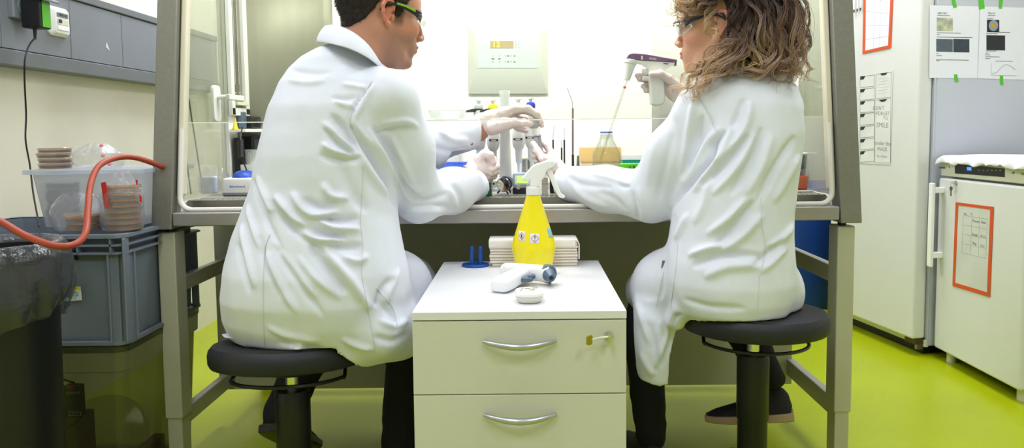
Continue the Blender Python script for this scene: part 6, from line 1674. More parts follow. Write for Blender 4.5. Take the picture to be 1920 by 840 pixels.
bC = np.repeat(np.array(lin('c58e74')[:3])[None], len(bb0[0]), 0)
P, F, C = merge_meshes([(hW, hF, hC), (bb0[0], bb0[1], bC)])
npmesh('body', P, F, M['skin'], man, col=C)
# eyes
for s in (-1, 1):
    c = to_world(np.array([[.0815, s * .0325, .0118]]), Om, axm)[0]
# hair of the man
f2 = head_field(to_local(nb_, Om, axm), ears=False); f2.D -= .0042
sl2, X, Y, Z = f2.block(f2.lo, f2.lo + f2.n * f2.vox)
ff = [-.15, -.115, -.09, -.07, -.052, -.036, -.026, -.02, .008, .0125, .017, .030, .036, .046, .062, .085, .11]; uu_ = [-.058, -.052, -.045, -.038, -.022, .004, .026, .038, .036, .024, .0, .004, .024, .045, .062, .080, .09]
um = np.interp(X.ravel(), ff, uu_)[:, None, None].astype(np.float32)
dd = (um - Z) * .7 + 0 * Y; k_ = .012; h_ = np.maximum(k_ - np.abs(f2.D - dd), 0) / k_
f2.D = (np.maximum(f2.D, dd) + h_ * h_ * k_ * .25).astype(np.float32)
P, F = f2.mesh(1); P = wobble(P, F, .0012, 260, 9); Nn = normals(P, F)
hairc = np.array(lin('27201e')[:3])
rg = np.random.RandomState(4); sel = rg.choice(np.where((P[:, 2] > np.interp(P[:, 0], ff, uu_) - .012))[0], 9000)
L = rg.uniform(.004, .008, len(sel)); dirv = Nn[sel] * .55 + np.array([-.25, 0, -.55]) + rg.randn(len(sel), 3) * .22; dirv /= np.linalg.norm(dirv, axis=1)[:, None]
base = P[sel]; t1 = np.cross(dirv, rg.randn(len(sel), 3)); t1 /= np.linalg.norm(t1, axis=1)[:, None]; t2 = np.cross(dirv, t1); r_ = .00045
tips = base + dirv * L[:, None]; sv = np.concatenate([base + t1 * r_, base - t1 * r_ * .5 + t2 * r_ * .87, base - t1 * r_ * .5 - t2 * r_ * .87, tips]); n_ = len(sel); ar = np.arange(n_)
sf = np.concatenate([np.stack([ar, ar + n_, ar + 3 * n_, ar + 3 * n_], 1), np.stack([ar + n_, ar + 2 * n_, ar + 3 * n_, ar + 3 * n_], 1), np.stack([ar + 2 * n_, ar, ar + 3 * n_, ar + 3 * n_], 1)])[:, :3]
HC = lambda n: np.repeat(hairc[None], n, 0) * rg.uniform(.7, 1.5, (n, 1))
M['hair'] = tonemat('hair', .5, spec=.35)
Pw = to_world(P, Om, axm); Sw = to_world(sv, Om, axm)
FT = np.concatenate([np.concatenate([F[:, [0, 1, 2]], F[:, [0, 2, 3]]]), sf + len(Pw)])
npmesh('short_hair', np.concatenate([Pw, Sw]), FT, M['hair'], man, col=HC(len(Pw) + len(Sw)))
# safety glasses (built in head coordinates)
def hl(O, ax, p): return Vector(to_world(np.array([p], float), O, ax)[0])
def glasses(par, O, ax, label, frame_col, accent, lens_c, w=1.0, thick=1.0, fem=0):
    g = thing('safety_glasses', label, 'glasses', tuple(hl(O, ax, (.08, 0, .02))))
    q = lambda f, s, u: hl(O, ax, (f, s, u))
    for s in (-1, 1):
        mb = MB(); Lp = [(-.004, s * .083 * w, .026), (.012, s * .083 * w, .029), (.035, s * .081 * w, .028), (.062, s * .074 * w, .024), (.082, s * .064 * w, .018)]
        hs = [.0035, .0045, .0055 * thick, .008 * thick, .0115 * thick]
        rings = []
        for (f_, s_, u_), h in zip(Lp, hs): rings.append([q(f_, s_ - s * .0015, u_ - h), q(f_, s_ + s * .0015, u_ - h), q(f_, s_ + s * .0015, u_ + h * .8), q(f_, s_ - s * .0015, u_ + h * .8)])
        mb.loft(rings); mb.build('temple_arm', frame_col, g, world=True, bevel=.0008)
        mb = MB(); mb.tube([q(.0, s * .084 * w, .026), q(-.012, s * .083 * w, .020), q(-.024, s * .081 * w, .006)], [.004, .0038, .003], 8); mb.build('ear_hook', frame_col, g, world=True)
        if accent is not None:
            mb = MB(); rings = [[q(f_, s_ + s * .0017, u_ - .001), q(f_, s_ + s * .003, u_ - .001), q(f_, s_ + s * .003, u_ + h * .75), q(f_, s_ + s * .0017, u_ + h * .75)] for (f_, s_, u_), h in zip(Lp[1:4], hs[1:4])]
            mb.loft(rings); mb.build('green_inlay', accent, g, world=True, bevel=.0004)
        mb = MB(); grid = []
        for i in range(9):
            a = i / 8; s_ = s * (.004 + .066 * a) * w; f_ = .120 - .012 * a - .034 * a ** 3 - .006 * fem; top_ = .030 - .006 * a; bot = -.012 + (.004 if a > .3 else .014 * (1 - a / .3)) + .016 * max(0, a - .75) / .25
            grid.append([q(f_ - .004 * (j / 4) ** 2, s_, top_ + (bot - top_) * j / 4) for j in range(5)])
        mb.loft(grid, closed=False, cap=False); mb.build('clear_lens', lens_c, g, world=True, solid=.0022, angle=80)
    MB().tube([q(.118 - .006 * fem, -.008, .026), q(.121 - .006 * fem, 0, .026), q(.118 - .006 * fem, .008, .026)], .0028, 8).build('nose_bridge', frame_col if fem else lens_c, g, world=True)
    if fem:
        for s in (-1, 1): MB().tube([q(.120 - .012 * a - .034 * a ** 3 - .006, s * (.004 + .066 * a) * w, .031 - .006 * a) for a in [i / 6 for i in range(7)]], .0024, 8).build('brow_bar', frame_col, g, world=True)
    return g
M['lens'] = thinglass('polycarbonate_lens', 'eef0f0', 1.6, .02, haze=.04)
gm = glasses(man, Om, axm, 'clear safety glasses with black and green temples worn by the person on the left', M['black'], mat('lime_inlay', '7fae2c', .45), M['lens'], thick=1.05)

# gloves ----------------------------------------------------------------
def hand(name, par, parts, lo, hi, vox=.0016, strokes=None, cuff=None):
    f = Field(lo, hi, vox)
    for p in parts:
        if p[0] == 'c': f.chain([hp(*q) for q in p[1]], p[2], p[3] if len(p) > 3 else .008, **(p[4] if len(p) > 4 else {}))
    P, F = f.mesh(1); P = wobble(P, F, .0005, 260, 5)
    if strokes: P = folds(P, F, strokes); P = relax(P, F, .2)
    o = npmesh(name, P, F, M['glove'], par)
    if cuff:
        c, n, r, sy_ = cuff; u, v, a = frame(n)
        MB().tube([Vector(c) + u * (r * math.cos(t)) + v * (r * sy_ * math.sin(t)) for t in [2 * PI * i / 40 for i in range(40)]], .0022, 8, closed=True).build('rolled_cuff', M['glove'], o, world=True)
    return o
fl = {'flat': ((0, 1, 0), .62)}
hand('left_glove', man, [('c', [(902, 233, 2.125), (925, 229, 2.125), (950, 222, 2.125)], [.034, .037, .036], .012, {'flat': ((0, 1, 0), .7)}),
    ('c', [(945, 214, 2.11), (966, 204, 2.10), (990, 204, 2.095), (1006, 214, 2.095), (1015, 228, 2.10)], [.022, .0125, .0105, .0095, .008]),
    ('c', [(945, 216, 2.13), (966, 207, 2.125), (992, 208, 2.12), (1009, 219, 2.12), (1016, 235, 2.12)], [.022, .0125, .0105, .0095, .008]),
    ('c', [(945, 222, 2.145), (962, 216, 2.145), (984, 222, 2.15), (996, 236, 2.15)], [.02, .011, .010, .0085]),
    ('c', [(940, 232, 2.15), (955, 230, 2.155), (972, 240, 2.155), (986, 246, 2.145)], [.018, .0105, .0095, .008]),
    ('c', [(925, 238, 2.10), (948, 232, 2.09), (966, 229, 2.085), (982, 230, 2.085), (995, 232, 2.09)], [.02, .017, .0125, .0115, .0095])],
    (-.17, 2.05, .93), (.08, 2.21, 1.08), strokes=[([(962, 212), (972, 222), (985, 226)], 2.5, -.004), ([(905, 236), (915, 250), (922, 256)], 2, .0015), ([(920, 222), (935, 232), (940, 250)], 2, .0012), ([(985, 200), (988, 208), (987, 214)], 1.5, -.0015), ([(1000, 206), (1003, 212), (1001, 220)], 1.5, -.0015), ([(975, 224), (976, 230), (974, 238)], 1.5, -.0015), ([(955, 224), (960, 232), (958, 244)], 1.5, .0012)],
    cuff=(hp(898, 233, 2.125), (1, 0, .02), .0345, .72))
hand('right_glove', man, [('c', [(884, 328, 2.03), (898, 316, 2.05), (908, 308, 2.06)], [.030, .036, .032], .012, {'flat': ((0, 1, 0), .8)}),
    ('c', [(898, 298, 2.035), (908, 288, 2.03), (919, 291, 2.03), (926, 304, 2.035)], [.016, .0115, .0105, .009], .007),
    ('c', [(912, 298, 2.06), (925, 300, 2.065), (931, 312, 2.055), (922, 318, 2.035)], [.014, .0115, .010, .009], .006),
    ('c', [(912, 306, 2.075), (926, 310, 2.08), (931, 321, 2.06), (920, 326, 2.04)], [.014, .0115, .010, .009], .006),
    ('c', [(910, 314, 2.085), (922, 320, 2.09), (926, 330, 2.07), (915, 333, 2.045)], [.014, .011, .0095, .0085], .006),
    ('c', [(904, 322, 2.09), (914, 328, 2.09), (918, 337, 2.075), (908, 340, 2.055)], [.013, .010, .009, .008], .006)],
    (-.20, 1.97, .80), (-.06, 2.13, .95), strokes=[([(903, 292), (912, 300), (917, 312)], 2, -.003), ([(890, 310), (898, 320), (900, 332)], 2.2, .001)],
    cuff=(hp(881, 327, 2.028), (.75, .35, .45), .034, .85))
# tube with cap between the hands
ta_ = onY(1004, 236, 2.10); tb_ = onY(1015, 308, 2.085); dt = (tb_ - ta_).normalized()
tt = thing('centrifuge_tube', 'clear conical tube held between the two gloved hands', 'tube', tuple(tb_))
MB().tube([ta_, ta_ + dt * .085, ta_ + dt * .105], [.0125, .012, .004], 24).build('tube_wall', M['clear_dish'], tt, world=True)
MB().tube([ta_ + dt * .035, ta_ + dt * .084, ta_ + dt * .101], [.0108, .0105, .003], 20).build('sample_liquid', mat('clear_lilac_liquid', 'dcdde8', .1, trans=.7, ior=1.33), tt, world=True)
MB().tube([ta_ + dt * .030, ta_ + dt * .033], .0128, 24).build('blue_fill_line', mat('faint_blue_print', '9fb0dc', .5), tt, world=True)
tcap = thing('tube_cap', 'white round screw cap pinched above the open tube', 'cap', tuple(onY(1005, 233, 2.085)))
cc_ = onY(1004, 234, 2.092); ca = Vector((.15, -1, -.25)).normalized()
MB().lathe([(0, .012), (.0128, .012), (.0145, .010), (.0145, -.0), (.0125, -.001), (.0125, .009), (0, .009)], cc_ - ca * .008, 32, axis=-ca).build('cap_shell', M['white_pl'], tcap, world=True)
# trousers and shoes of the man
tf_ = Field((-.80, 1.45, .02), (-.18, 2.1, .66), .0085)
tf_.chain([(-.345, 1.955, .535), (-.33, 1.90, .40), (-.345, 1.80, .10)], [.068, .064, .052], .03)
tf_.chain([hp(640, 582, 1.64), (-.345, 1.955, .535)], [.085, .068], .03)
tf_.chain([hp(520, 578, 1.66), hp(556, 560, 1.96)], [.085, .07], .03)
tf_.chain([hp(556, 560, 1.96), (-.60, 1.88, .38), (-.655, 1.79, .24)], [.07, .058, .046], .03)
P, F = tf_.mesh(1); P = wobble(P, F, .004, 45, 8); npmesh('trousers', P, F, M['trouser'], man)
def shoe(par, a, toe, up_, mat_u, mat_s, r=.042, name='shoe', L=.27):
    """a = heel point on the sole, toe = direction, up_ = direction away from the sole"""
    a = Vector(a); d = Vector(toe).normalized(); u = Vector(up_); u = (u - d * u.dot(d)).normalized(); s_ = d.cross(u)
    prof = [(-.0, .026, .07), (.035, .034, .098), (.08, .036, .10), (.13, .038, .06), (.19, .043, .045), (.24, .038, .036), (.272, .018, .022)]
    up_rings, so_rings = [], []
    for t, w, h in prof:
        t *= L / .27
        c = a + d * t
        up_rings.append([c + s_ * (w * math.cos(x)) + u * (.018 + (h - .018) * max(0, math.sin(x)) ** .8 if math.sin(x) > 0 else .018 + .002 * math.sin(x)) for x in [2 * PI * i / 20 for i in range(20)]])
        so_rings.append([c + s_ * (x * (w + .004)) + u * (y * .022 + .004 * max(0, t / L - .7) * 4 * (1 - y)) for x, y in ((-1, 0.1), (-.85, 0), (.85, 0), (1, .1), (1, .9), (.9, 1), (-.9, 1), (-1, .9))])
    o = MB().loft(up_rings).build(name, mat_u, par, world=True, subsurf=1, angle=80)
    MB().loft(so_rings).build('sole', mat_s, o, world=True, bevel=.002, angle=50)
    mb = MB()
    for k in range(4):
        t = .07 + .02 * k; c = a + d * t + u * (.088 - .008 * k - .0)
        mb.tube([c - s_ * .018 - u * .004, c + u * .003, c + s_ * .018 - u * .004], .0022, 6)
    mb.build('laces', M['black'], o, world=True); return o
shoe(man, (-.345, 1.76, .002), (.05, 1, 0), (0, 0, 1), M['shoe'], M['black'])
shoe(man, (-.668, 1.735, .22), (.12, .62, -.45), (-.1, .6, .7), M['shoe'], M['black'])
seat = None

# ------------------------------------------------------------------ the woman
wo = thing('person', 'person in a white lab coat with long curly hair, holding a pipette controller', 'person', (sw.x, 1.73, .53))
WT = [(112, 1352, 1430, 1.80, .05), (132, 1322, 1458, 1.79, .085), (150, 1300, 1478, 1.78, .11), (168, 1290, 1490, 1.77, .125), (200, 1290, 1499, 1.76, .135), (250, 1288, 1500, 1.75, .14), (300, 1280, 1494, 1.74, .14), (350, 1270, 1486, 1.735, .138), (400, 1262, 1481, 1.73, .138),
      (440, 1257, 1481, 1.73, .142), (480, 1250, 1483, 1.73, .155), (520, 1250, 1483, 1.73, .165), (550, 1256, 1478, 1.73, .163), (572, 1266, 1471, 1.73, .155), (590, 1290, 1460, 1.73, .14)]
wrows = rows_from_px(WT)
cf = Field((.05, 1.42, .30), (.86, 2.24, 1.20), .0052)
cf.trunk(wrows, .03, 2.15, .025)
wsh = hp(1318, 208, 1.74); wel = hp(1222, 366, 1.84); wwr = hp(1056, 342, 2.045)
cf.cap(hp(1370, 180, 1.76), wsh, .055, .060, .04)
wm = tuple((np.array(wsh) * .5 + np.array(wel) * .5) + np.array((-.006, -.012, .004)))
cf.chain([wsh, wm, wel], [.063, .070, .068], .03)
wf = tuple(np.array(wel) * .5 + np.array(wwr) * .5 + np.array((0, 0, -.002)))
cf.chain([wel, wf, wwr], [.066, .062, .050], .03)
wsr = hp(1455, 205, 1.84); wer = (.66, 2.08, .90); wwr2 = hp(1302, 200, 2.15)
cf.chain([wsr, wer], [.07, .06], .04); cf.chain([wer, wwr2], [.058, .046], .03)
# thighs, the coat front over the near knee and the panel hanging down
cf.chain([hp(1330, 535, 1.72), hp(1256, 540, 1.84), hp(1222, 548, 2.02)], [.098, .094, .078], .045)
cf.chain([hp(1440, 545, 1.76), hp(1400, 560, 2.0)], [.09, .07], .04)
cf.trunk(rows_from_px([(560, 1200, 1290, 1.80, .060), (590, 1190, 1288, 1.78, .058), (620, 1189, 1280, 1.77, .052), (650, 1190, 1277, 1.76, .048), (690, 1193, 1270, 1.76, .042), (716, 1200, 1264, 1.76, .036), (732, 1206, 1258, 1.76, .034)]), .03, 2.6, .004)
cf.cap(hp(1275, 582, 1.68), hp(1268, 600, 1.70), .022, .026, .02)
n1 = np.array(wwr) - np.array(wf); n1[2] = 0; n1 /= np.linalg.norm(n1)
sl2, X, Y, Z = cf.block(np.array(wwr) - .09, np.array(wwr) + .09); d = (X - wwr[0]) * n1[0] + (Y - wwr[1]) * n1[1] + (Z - wwr[2]) * n1[2]; cf.D[sl2] = np.maximum(cf.D[sl2], d.astype(np.float32))
zh = onY(1234, 722, 1.74).z + .0; sl2, X, Y, Z = cf.block((.2, 1.6, zh - .08), (.45, 1.95, zh + .03)); cf.D[sl2] = np.maximum(cf.D[sl2], (zh + .25 * np.abs(X - .335) - Z).astype(np.float32) + 0 * Y)
rest_on(cf, Vector((sw.x, 1.73, sw.z)), .180, math.radians(-3))
P, F = cf.mesh(2)
WS = [([(1362, 244), (1340, 270), (1334, 297), (1301, 335), (1277, 362), (1258, 396)], 6, -.016), ([(1372, 240), (1356, 280), (1330, 320), (1300, 360)], 9, .008), ([(1350, 238), (1326, 268), (1300, 310), (1276, 345)], 8, .007),
      ([(1394, 184), (1386, 210), (1374, 240)], 8, -.008), ([(1408, 190), (1402, 225), (1385, 262), (1345, 305)], 9, .008), ([(1403, 252), (1375, 290), (1346, 320), (1314, 350)], 9, -.010), ([(1418, 248), (1395, 295), (1365, 335), (1335, 365)], 8, .007),
      ([(1429, 238), (1417, 280), (1395, 325), (1370, 365)], 9, -.009), ([(1448, 250), (1430, 310), (1400, 365)], 9, .006), ([(1491, 255), (1468, 292), (1446, 328), (1420, 380)], 9, -.009), ([(1500, 290), (1478, 330), (1450, 380)], 8, .006),
      ([(1304, 175), (1292, 240), (1276, 325)], 8, .007), ([(1318, 215), (1306, 280), (1282, 340)], 8, -.007), ([(1300, 171), (1322, 200), (1343, 248)], 2.6, -.004), ([(1240, 240), (1222, 300), (1215, 350)], 10, .004), ([(1262, 250), (1245, 320), (1232, 380)], 9, -.005),
      ([(1184, 358), (1192, 390), (1197, 423)], 4, -.006), ([(1196, 350), (1206, 390), (1208, 420)], 6, .005), ([(1075, 350), (1100, 372), (1140, 388)], 7, .005), ([(1065, 330), (1090, 345), (1150, 352)], 7, -.004), ([(1110, 325), (1150, 335), (1180, 345)], 6, .004), ([(1160, 345), (1170, 350), (1182, 348)], 3, -.005), ([(1120, 360), (1150, 372), (1175, 395)], 7, -.004),
      ([(1415, 376), (1385, 415), (1341, 459)], 9, -.010), ([(1400, 372), (1365, 410), (1325, 440)], 9, .008), ([(1430, 400), (1395, 440), (1350, 475)], 9, .008), ([(1298, 500), (1335, 484), (1365, 478), (1427, 480)], 10, -.010), ([(1290, 480), (1325, 466), (1355, 460)], 8, .008), ([(1320, 520), (1365, 500), (1430, 497)], 12, .007), ([(1466, 450), (1440, 475), (1412, 500)], 7, -.008), ([(1476, 462), (1452, 488), (1425, 512)], 7, .006), ([(1490, 420), (1465, 448), (1440, 462)], 7, .007),
      ([(1290, 400), (1275, 430), (1262, 450)], 8, .006), ([(1252, 465), (1246, 500), (1240, 560)], 5, -.007), ([(1190, 555), (1205, 600), (1222, 650)], 8, .006), ([(1280, 590), (1262, 600), (1252, 650), (1225, 710)], 5, -.008), ([(1262, 590), (1248, 640), (1228, 690)], 7, .008), ([(1205, 590), (1225, 640), (1240, 690)], 8, -.005), ([(1200, 660), (1215, 690), (1230, 705)], 8, .005), ([(1280, 560), (1330, 575), (1400, 578)], 7, -.005), ([(1236, 600), (1236, 650), (1240, 700)], 6, .005),
      ([(1255, 390), (1264, 415), (1262, 440), (1252, 470)], 5, -.005), ([(1330, 330), (1320, 380), (1300, 420)], 10, .005), ([(1240, 180), (1262, 200), (1270, 230)], 6, .003)]
P = wobble(P, F, .0018, 42, 13); P = folds(P, F, [(a, w * .8, h * 1.35) for a, w, h in WS]); P = relax(P, F, .3)
coat = npmesh('lab_coat', P, F, M['coat'], wo); coat['label'] = 'white lab coat'
seam_lines(P, F, [[(1426, 372), (1428, 420), (1435, 470), (1424, 520), (1420, 580)], [(1271, 455), (1268, 500), (1260, 560), (1258, 578)], [(1244, 510), (1238, 540), (1230, 578)], [(1300, 171), (1322, 200), (1343, 245)]], coat)
w_ = hit_surface(P, F, [(1244, 496)], .001)
if w_: MB().box(w_[0], (.007, .002, .02), Ry(.15)).build('clip_tag', M['steel'], coat, world=True)
# head of the woman
ear = onY(1349, 49, 1.70); axw = head_axes(math.radians(18), math.radians(4), 0, -1)
Ow = ear - axw[1] * .071
nb2 = onY(1385, 150, 1.79)
hf = head_field(to_local(nb2, Ow, axw), fem=1, neck_r=.048); hP, hF = hf.mesh(1)
hC = skin_tone(hP, 'd2a085', 'b0605c', 0, 1); hW = to_world(hP, Ow, axw)
bb1 = body_under(((.02, 1.48, .0), (.88, 2.3, 1.18)), [(r[0], r[1], r[2], r[3] * .78, r[4] * .76) for r in wrows if r[0] > .57 and r[0] < 1.11],
                 [([hp(1330, 535, 1.72), hp(1225, 515, 2.0)], [.075, .05]), ([hp(1226, 530, 1.99), (.345, 1.97, .13)], [.04, .028]), ([hp(1440, 545, 1.76), hp(1385, 600, 2.02)], [.07, .05]), ([hp(1385, 600, 2.02), hp(1412, 655, 1.93), hp(1449, 706, 1.86)], [.04, .03, .022])],
                 [([wsh, wel, wwr, hp(1040, 325, 2.06)], [.042, .036, .024, .022]), ([wsr, wer, wwr2, hp(1278, 180, 2.19)], [.042, .036, .025, .022])], ([tuple(nb2), hp(1390, 190, 1.77)], [.05, .065]))
bC = np.repeat(np.array(lin('d2a085')[:3])[None], len(bb1[0]), 0)
P, F, C = merge_meshes([(hW, hF, hC), (bb1[0], bb1[1], bC)])
npmesh('body', P, F, M['skin'], wo, col=C)
gw = glasses(wo, Ow, axw, 'clear safety glasses with navy temples worn by the person with curly hair', mat('navy_temple', '17253f', .35), None, M['lens'], w=.94, thick=.62, fem=1)
# curly hair: dark core plus many wavy strands
hv = Field((.28, 1.58, 1.02), (.78, 2.02, 1.52), .006)
T_w = lambda p: V3(hl(Ow, axw, p))
hv.ell(T_w((-.028, 0, .058)), (.104, .088, .096), .02)
hv.ell(T_w((-.075, 0, .0)), (.078, .082, .085), .03)
hv.chain([hp(1432, 60, 1.76), hp(1440, 105, 1.76)], [.075, .055], .03)
hv.chain([hp(1375, 85, 1.715), hp(1345, 128, 1.70)], [.026, .022], .02)
P, F = hv.mesh(1)
loc = (P - np.array(V3(Ow))) @ np.array([V3(a) for a in axw]).T
keepv = ~((loc[:, 0] > -.022) & (loc[:, 2] < .060 + .25 * np.maximum(loc[:, 0] - .03, 0)) & (loc[:, 2] > -.09)) & ~((loc[:, 0] > .060) & (loc[:, 2] < .075))
keep = keepv[F].all(1); F = F[keep]; P = wobble(P, F, .004, 120, 4)
coreC = np.repeat(np.array(lin('2e211c')[:3])[None], len(P), 0)
GU = [  # guides: points (px, py, depth), spread, count, dark at the root .. blonde share at the tip
    ([(1400, -50, 1.74), (1385, 5, 1.685), (1378, 60, 1.665), (1350, 105, 1.665), (1318, 138, 1.665), (1280, 176, 1.67)], .016, 80, .9),
    ([(1410, -50, 1.74), (1395, 20, 1.67), (1385, 80, 1.65), (1352, 118, 1.65), (1325, 148, 1.655), (1298, 172, 1.66)], .014, 80, .8),
    ([(1390, -50, 1.74), (1378, 30, 1.68), (1366, 82, 1.67), (1342, 106, 1.68), (1318, 132, 1.69), (1290, 166, 1.69)], .013, 80, 1),
    ([(1420, -50, 1.72), (1410, 20, 1.655), (1402, 70, 1.64), (1420, 100, 1.63), (1428, 125, 1.635), (1400, 130, 1.64), (1390, 112, 1.64)], .012, 70, .9),
    ([(1425, -50, 1.70), (1420, 0, 1.65), (1428, 50, 1.635), (1442, 90, 1.635), (1432, 122, 1.64), (1405, 128, 1.65)], .014, 80, .7),
    ([(1390, -50, 1.72), (1392, 20, 1.66), (1398, 75, 1.64), (1385, 112, 1.64), (1365, 130, 1.65), (1375, 138, 1.66)], .013, 70, .6),
    ([(1440, -50, 1.70), (1448, 10, 1.65), (1462, 60, 1.65), (1474, 100, 1.66), (1462, 132, 1.665), (1436, 130, 1.66)], .016, 90, .5),
    ([(1445, -50, 1.74), (1468, 10, 1.70), (1484, 60, 1.70), (1486, 98, 1.71), (1472, 130, 1.72), (1484, 160, 1.72)], .014, 90, .45),
    ([(1440, -55, 1.76), (1478, 5, 1.73), (1494, 60, 1.73), (1496, 88, 1.74), (1478, 112, 1.74), (1466, 140, 1.74)], .010, 70, .5),
    ([(1440, -55, 1.82), (1470, 15, 1.82), (1484, 80, 1.81), (1480, 130, 1.79), (1492, 172, 1.78)], .016, 80, .55),
    ([(1430, -55, 1.70), (1440, 40, 1.645), (1452, 95, 1.65), (1445, 130, 1.66), (1468, 150, 1.68)], .014, 80, .5),
    ([(1370, -50, 1.72), (1335, -25, 1.69), (1300, -2, 1.70), (1276, 12, 1.74), (1264, 14, 1.77)], .011, 80, 1),
    ([(1370, -45, 1.71), (1340, -10, 1.685), (1312, 14, 1.69), (1290, 20, 1.73), (1276, 22, 1.76)], .009, 70, 1),
    ([(1375, -45, 1.70), (1352, -5, 1.675), (1332, 22, 1.675), (1328, 48, 1.675), (1338, 64, 1.675), (1350, 72, 1.675)], .003, 10, 1),
    ([(1390, -40, 1.69), (1376, 5, 1.665), (1380, 35, 1.665), (1378, 66, 1.665), (1362, 90, 1.67), (1342, 106, 1.67)], .007, 50, .8),
    ([(1400, -50, 1.70), (1386, -10, 1.66), (1380, 35, 1.655), (1384, 75, 1.65), (1366, 100, 1.65)], .012, 80, .25),
    ([(1420, -50, 1.68), (1424, 10, 1.64), (1436, 65, 1.635), (1456, 110, 1.645), (1452, 128, 1.65)], .014, 80, .45),
    ([(1330, -60, 1.79), (1303, -30, 1.80), (1278, 0, 1.815), (1269, 18, 1.825)], .011, 50, 1),
    ([(1360, 100, 1.68), (1338, 122, 1.67), (1314, 143, 1.67), (1292, 166, 1.68), (1276, 190, 1.69)], .011, 55, 1),
]
sv, sf, scol = [P], [F], [coreC]; off = len(P); rg = np.random.RandomState(31)
dk = np.array(lin('3a2a25')[:3]); mdc = np.array(lin('97745f')[:3]); bl = np.array(lin('e2bf92')[:3]); ash = np.array(lin('b79a90')[:3])
NS = 26
GW = []
for gi, (pts, spread, cnt, blonde) in enumerate(GU):
    W_ = [V3(onY(*p)) for p in pts]
    if pts[0][1] < -30:                                # rooted along the parting on the crown
        if pts[-1][0] < 1280 and pts[-1][1] < 60: W_[0] = V3(hl(Ow, axw, (.035, .01, .132)))
        else: W_ = [V3(hl(Ow, axw, (-.01 - .006 * (gi % 8), .008, .146))), V3(hl(Ow, axw, (-.02 - .009 * (gi % 8), .062, .122)))] + W_[1:]
    GW.append((W_, spread, cnt, blonde))
    if gi in (3, 4, 7, 8, 9, 10, 16):                  # the far side of the head
        L_ = [to_local(p, Ow, axw) for p in W_]; GW.append(([tuple(to_world(np.array([[q[0], -q[1], q[2]]]), Ow, axw)[0]) for q in L_], spread, cnt, blonde))
for s0 in (-.03, .012, .045): GW.append(([tuple(to_world(np.array([q]), Ow, axw)[0]) for q in ((-.02, s0 * .5, .148), (.035, s0, .140), (.075, s0 * 1.1, .115), (.098, s0 * 1.2, .075))], .010, 50, 1))
for pts, spread, cnt, blonde in GW:
    G = np.array([V3(q) for q in spline(pts, 8)]); seg = np.linspace(0, len(G) - 1, NS); i0 = np.floor(seg).astype(int).clip(0, len(G) - 2); fr = (seg - i0)[:, None]; G = G[i0] * (1 - fr) + G[i0 + 1] * fr
    Tn = np.gradient(G, axis=0); Tn /= np.linalg.norm(Tn, axis=1)[:, None]; up_ = np.array([0, -1, 0.01]); A = np.cross(Tn, up_); A /= np.linalg.norm(A, axis=1)[:, None]; Bn = np.cross(Tn, A); tt_ = np.linspace(0, 1, NS)
    nl = max(3, cnt // 9)
    for L_ in range(nl):
        ph0 = rg.rand() * 6.28; wf_ = rg.uniform(2.8, 5.0); am = rg.uniform(.006, .0125); o0 = rg.randn(2) * spread; tone = rg.rand()
        for s_ in range(11):
            ph = ph0 + rg.randn() * .25; o1 = o0 + rg.randn(2) * .0022 + 0; wv = tt_ * wf_ * 6.28 + ph; amp = am * (0.25 + tt_ * 1.1) * rg.uniform(.85, 1.15); fz = rg.randn() < -1.4
            c = G + A * (o1[0] * (.6 + .7 * tt_) + amp * np.cos(wv))[:, None] + Bn * (o1[1] * (.6 + .5 * tt_) + amp * .7 * np.sin(wv))[:, None]
            if fz: c = c + A * (rg.randn() * .008 * tt_ ** 2)[:, None] + Bn * (rg.randn() * .006 * tt_ ** 2)[:, None]
            le = rg.uniform(.82, 1.0); c = c[0] + (c - c[0]) if le > .99 else c[:max(8, int(NS * le))]
            n = len(c); r = (.0009 if not fz else .0004) * np.sqrt(np.clip(1.08 - tt_[:n] * NS / n * .95, .05, 1)) * rg.uniform(.7, 1.2)
            Ti = np.gradient(c, axis=0); Ti /= np.linalg.norm(Ti, axis=1)[:, None] + 1e-9; U1 = np.cross(Ti, up_); U1 /= np.linalg.norm(U1, axis=1)[:, None] + 1e-9; U2 = np.cross(Ti, U1)
            V = np.concatenate([c + U1 * r[:, None], c + (-.5 * U1 + .87 * U2) * r[:, None], c + (-.5 * U1 - .87 * U2) * r[:, None]])
            ii = np.arange(n - 1); Fq = np.concatenate([np.stack([ii + a * n, ii + 1 + a * n, ii + 1 + b * n, ii + b * n], 1) for a, b in ((0, 1), (1, 2), (2, 0))])
            k1 = np.clip((tt_[:n] - .24 - .4 * (blonde < .3) - .15 * tone) * 2.8, 0, 1)[:, None]; base_ = dk * (1 - k1) + (mdc if tone > .45 else ash) * k1
            k2 = np.clip((tt_[:n] - .5) * 2.2 * blonde + (blonde - .8) * 1.1 + (tone - .5) * .7, 0, 1)[:, None]; cc = (base_ * (1 - k2) + bl * k2) * rg.uniform(.75, 1.2)
            sv.append(V); sf.append(Fq + off); scol.append(np.concatenate([cc] * 3)); off += 3 * n
npmesh('curly_hair', np.concatenate(sv), np.concatenate(sf), M['hair'], wo, col=np.clip(np.concatenate(scol), 0, 1))
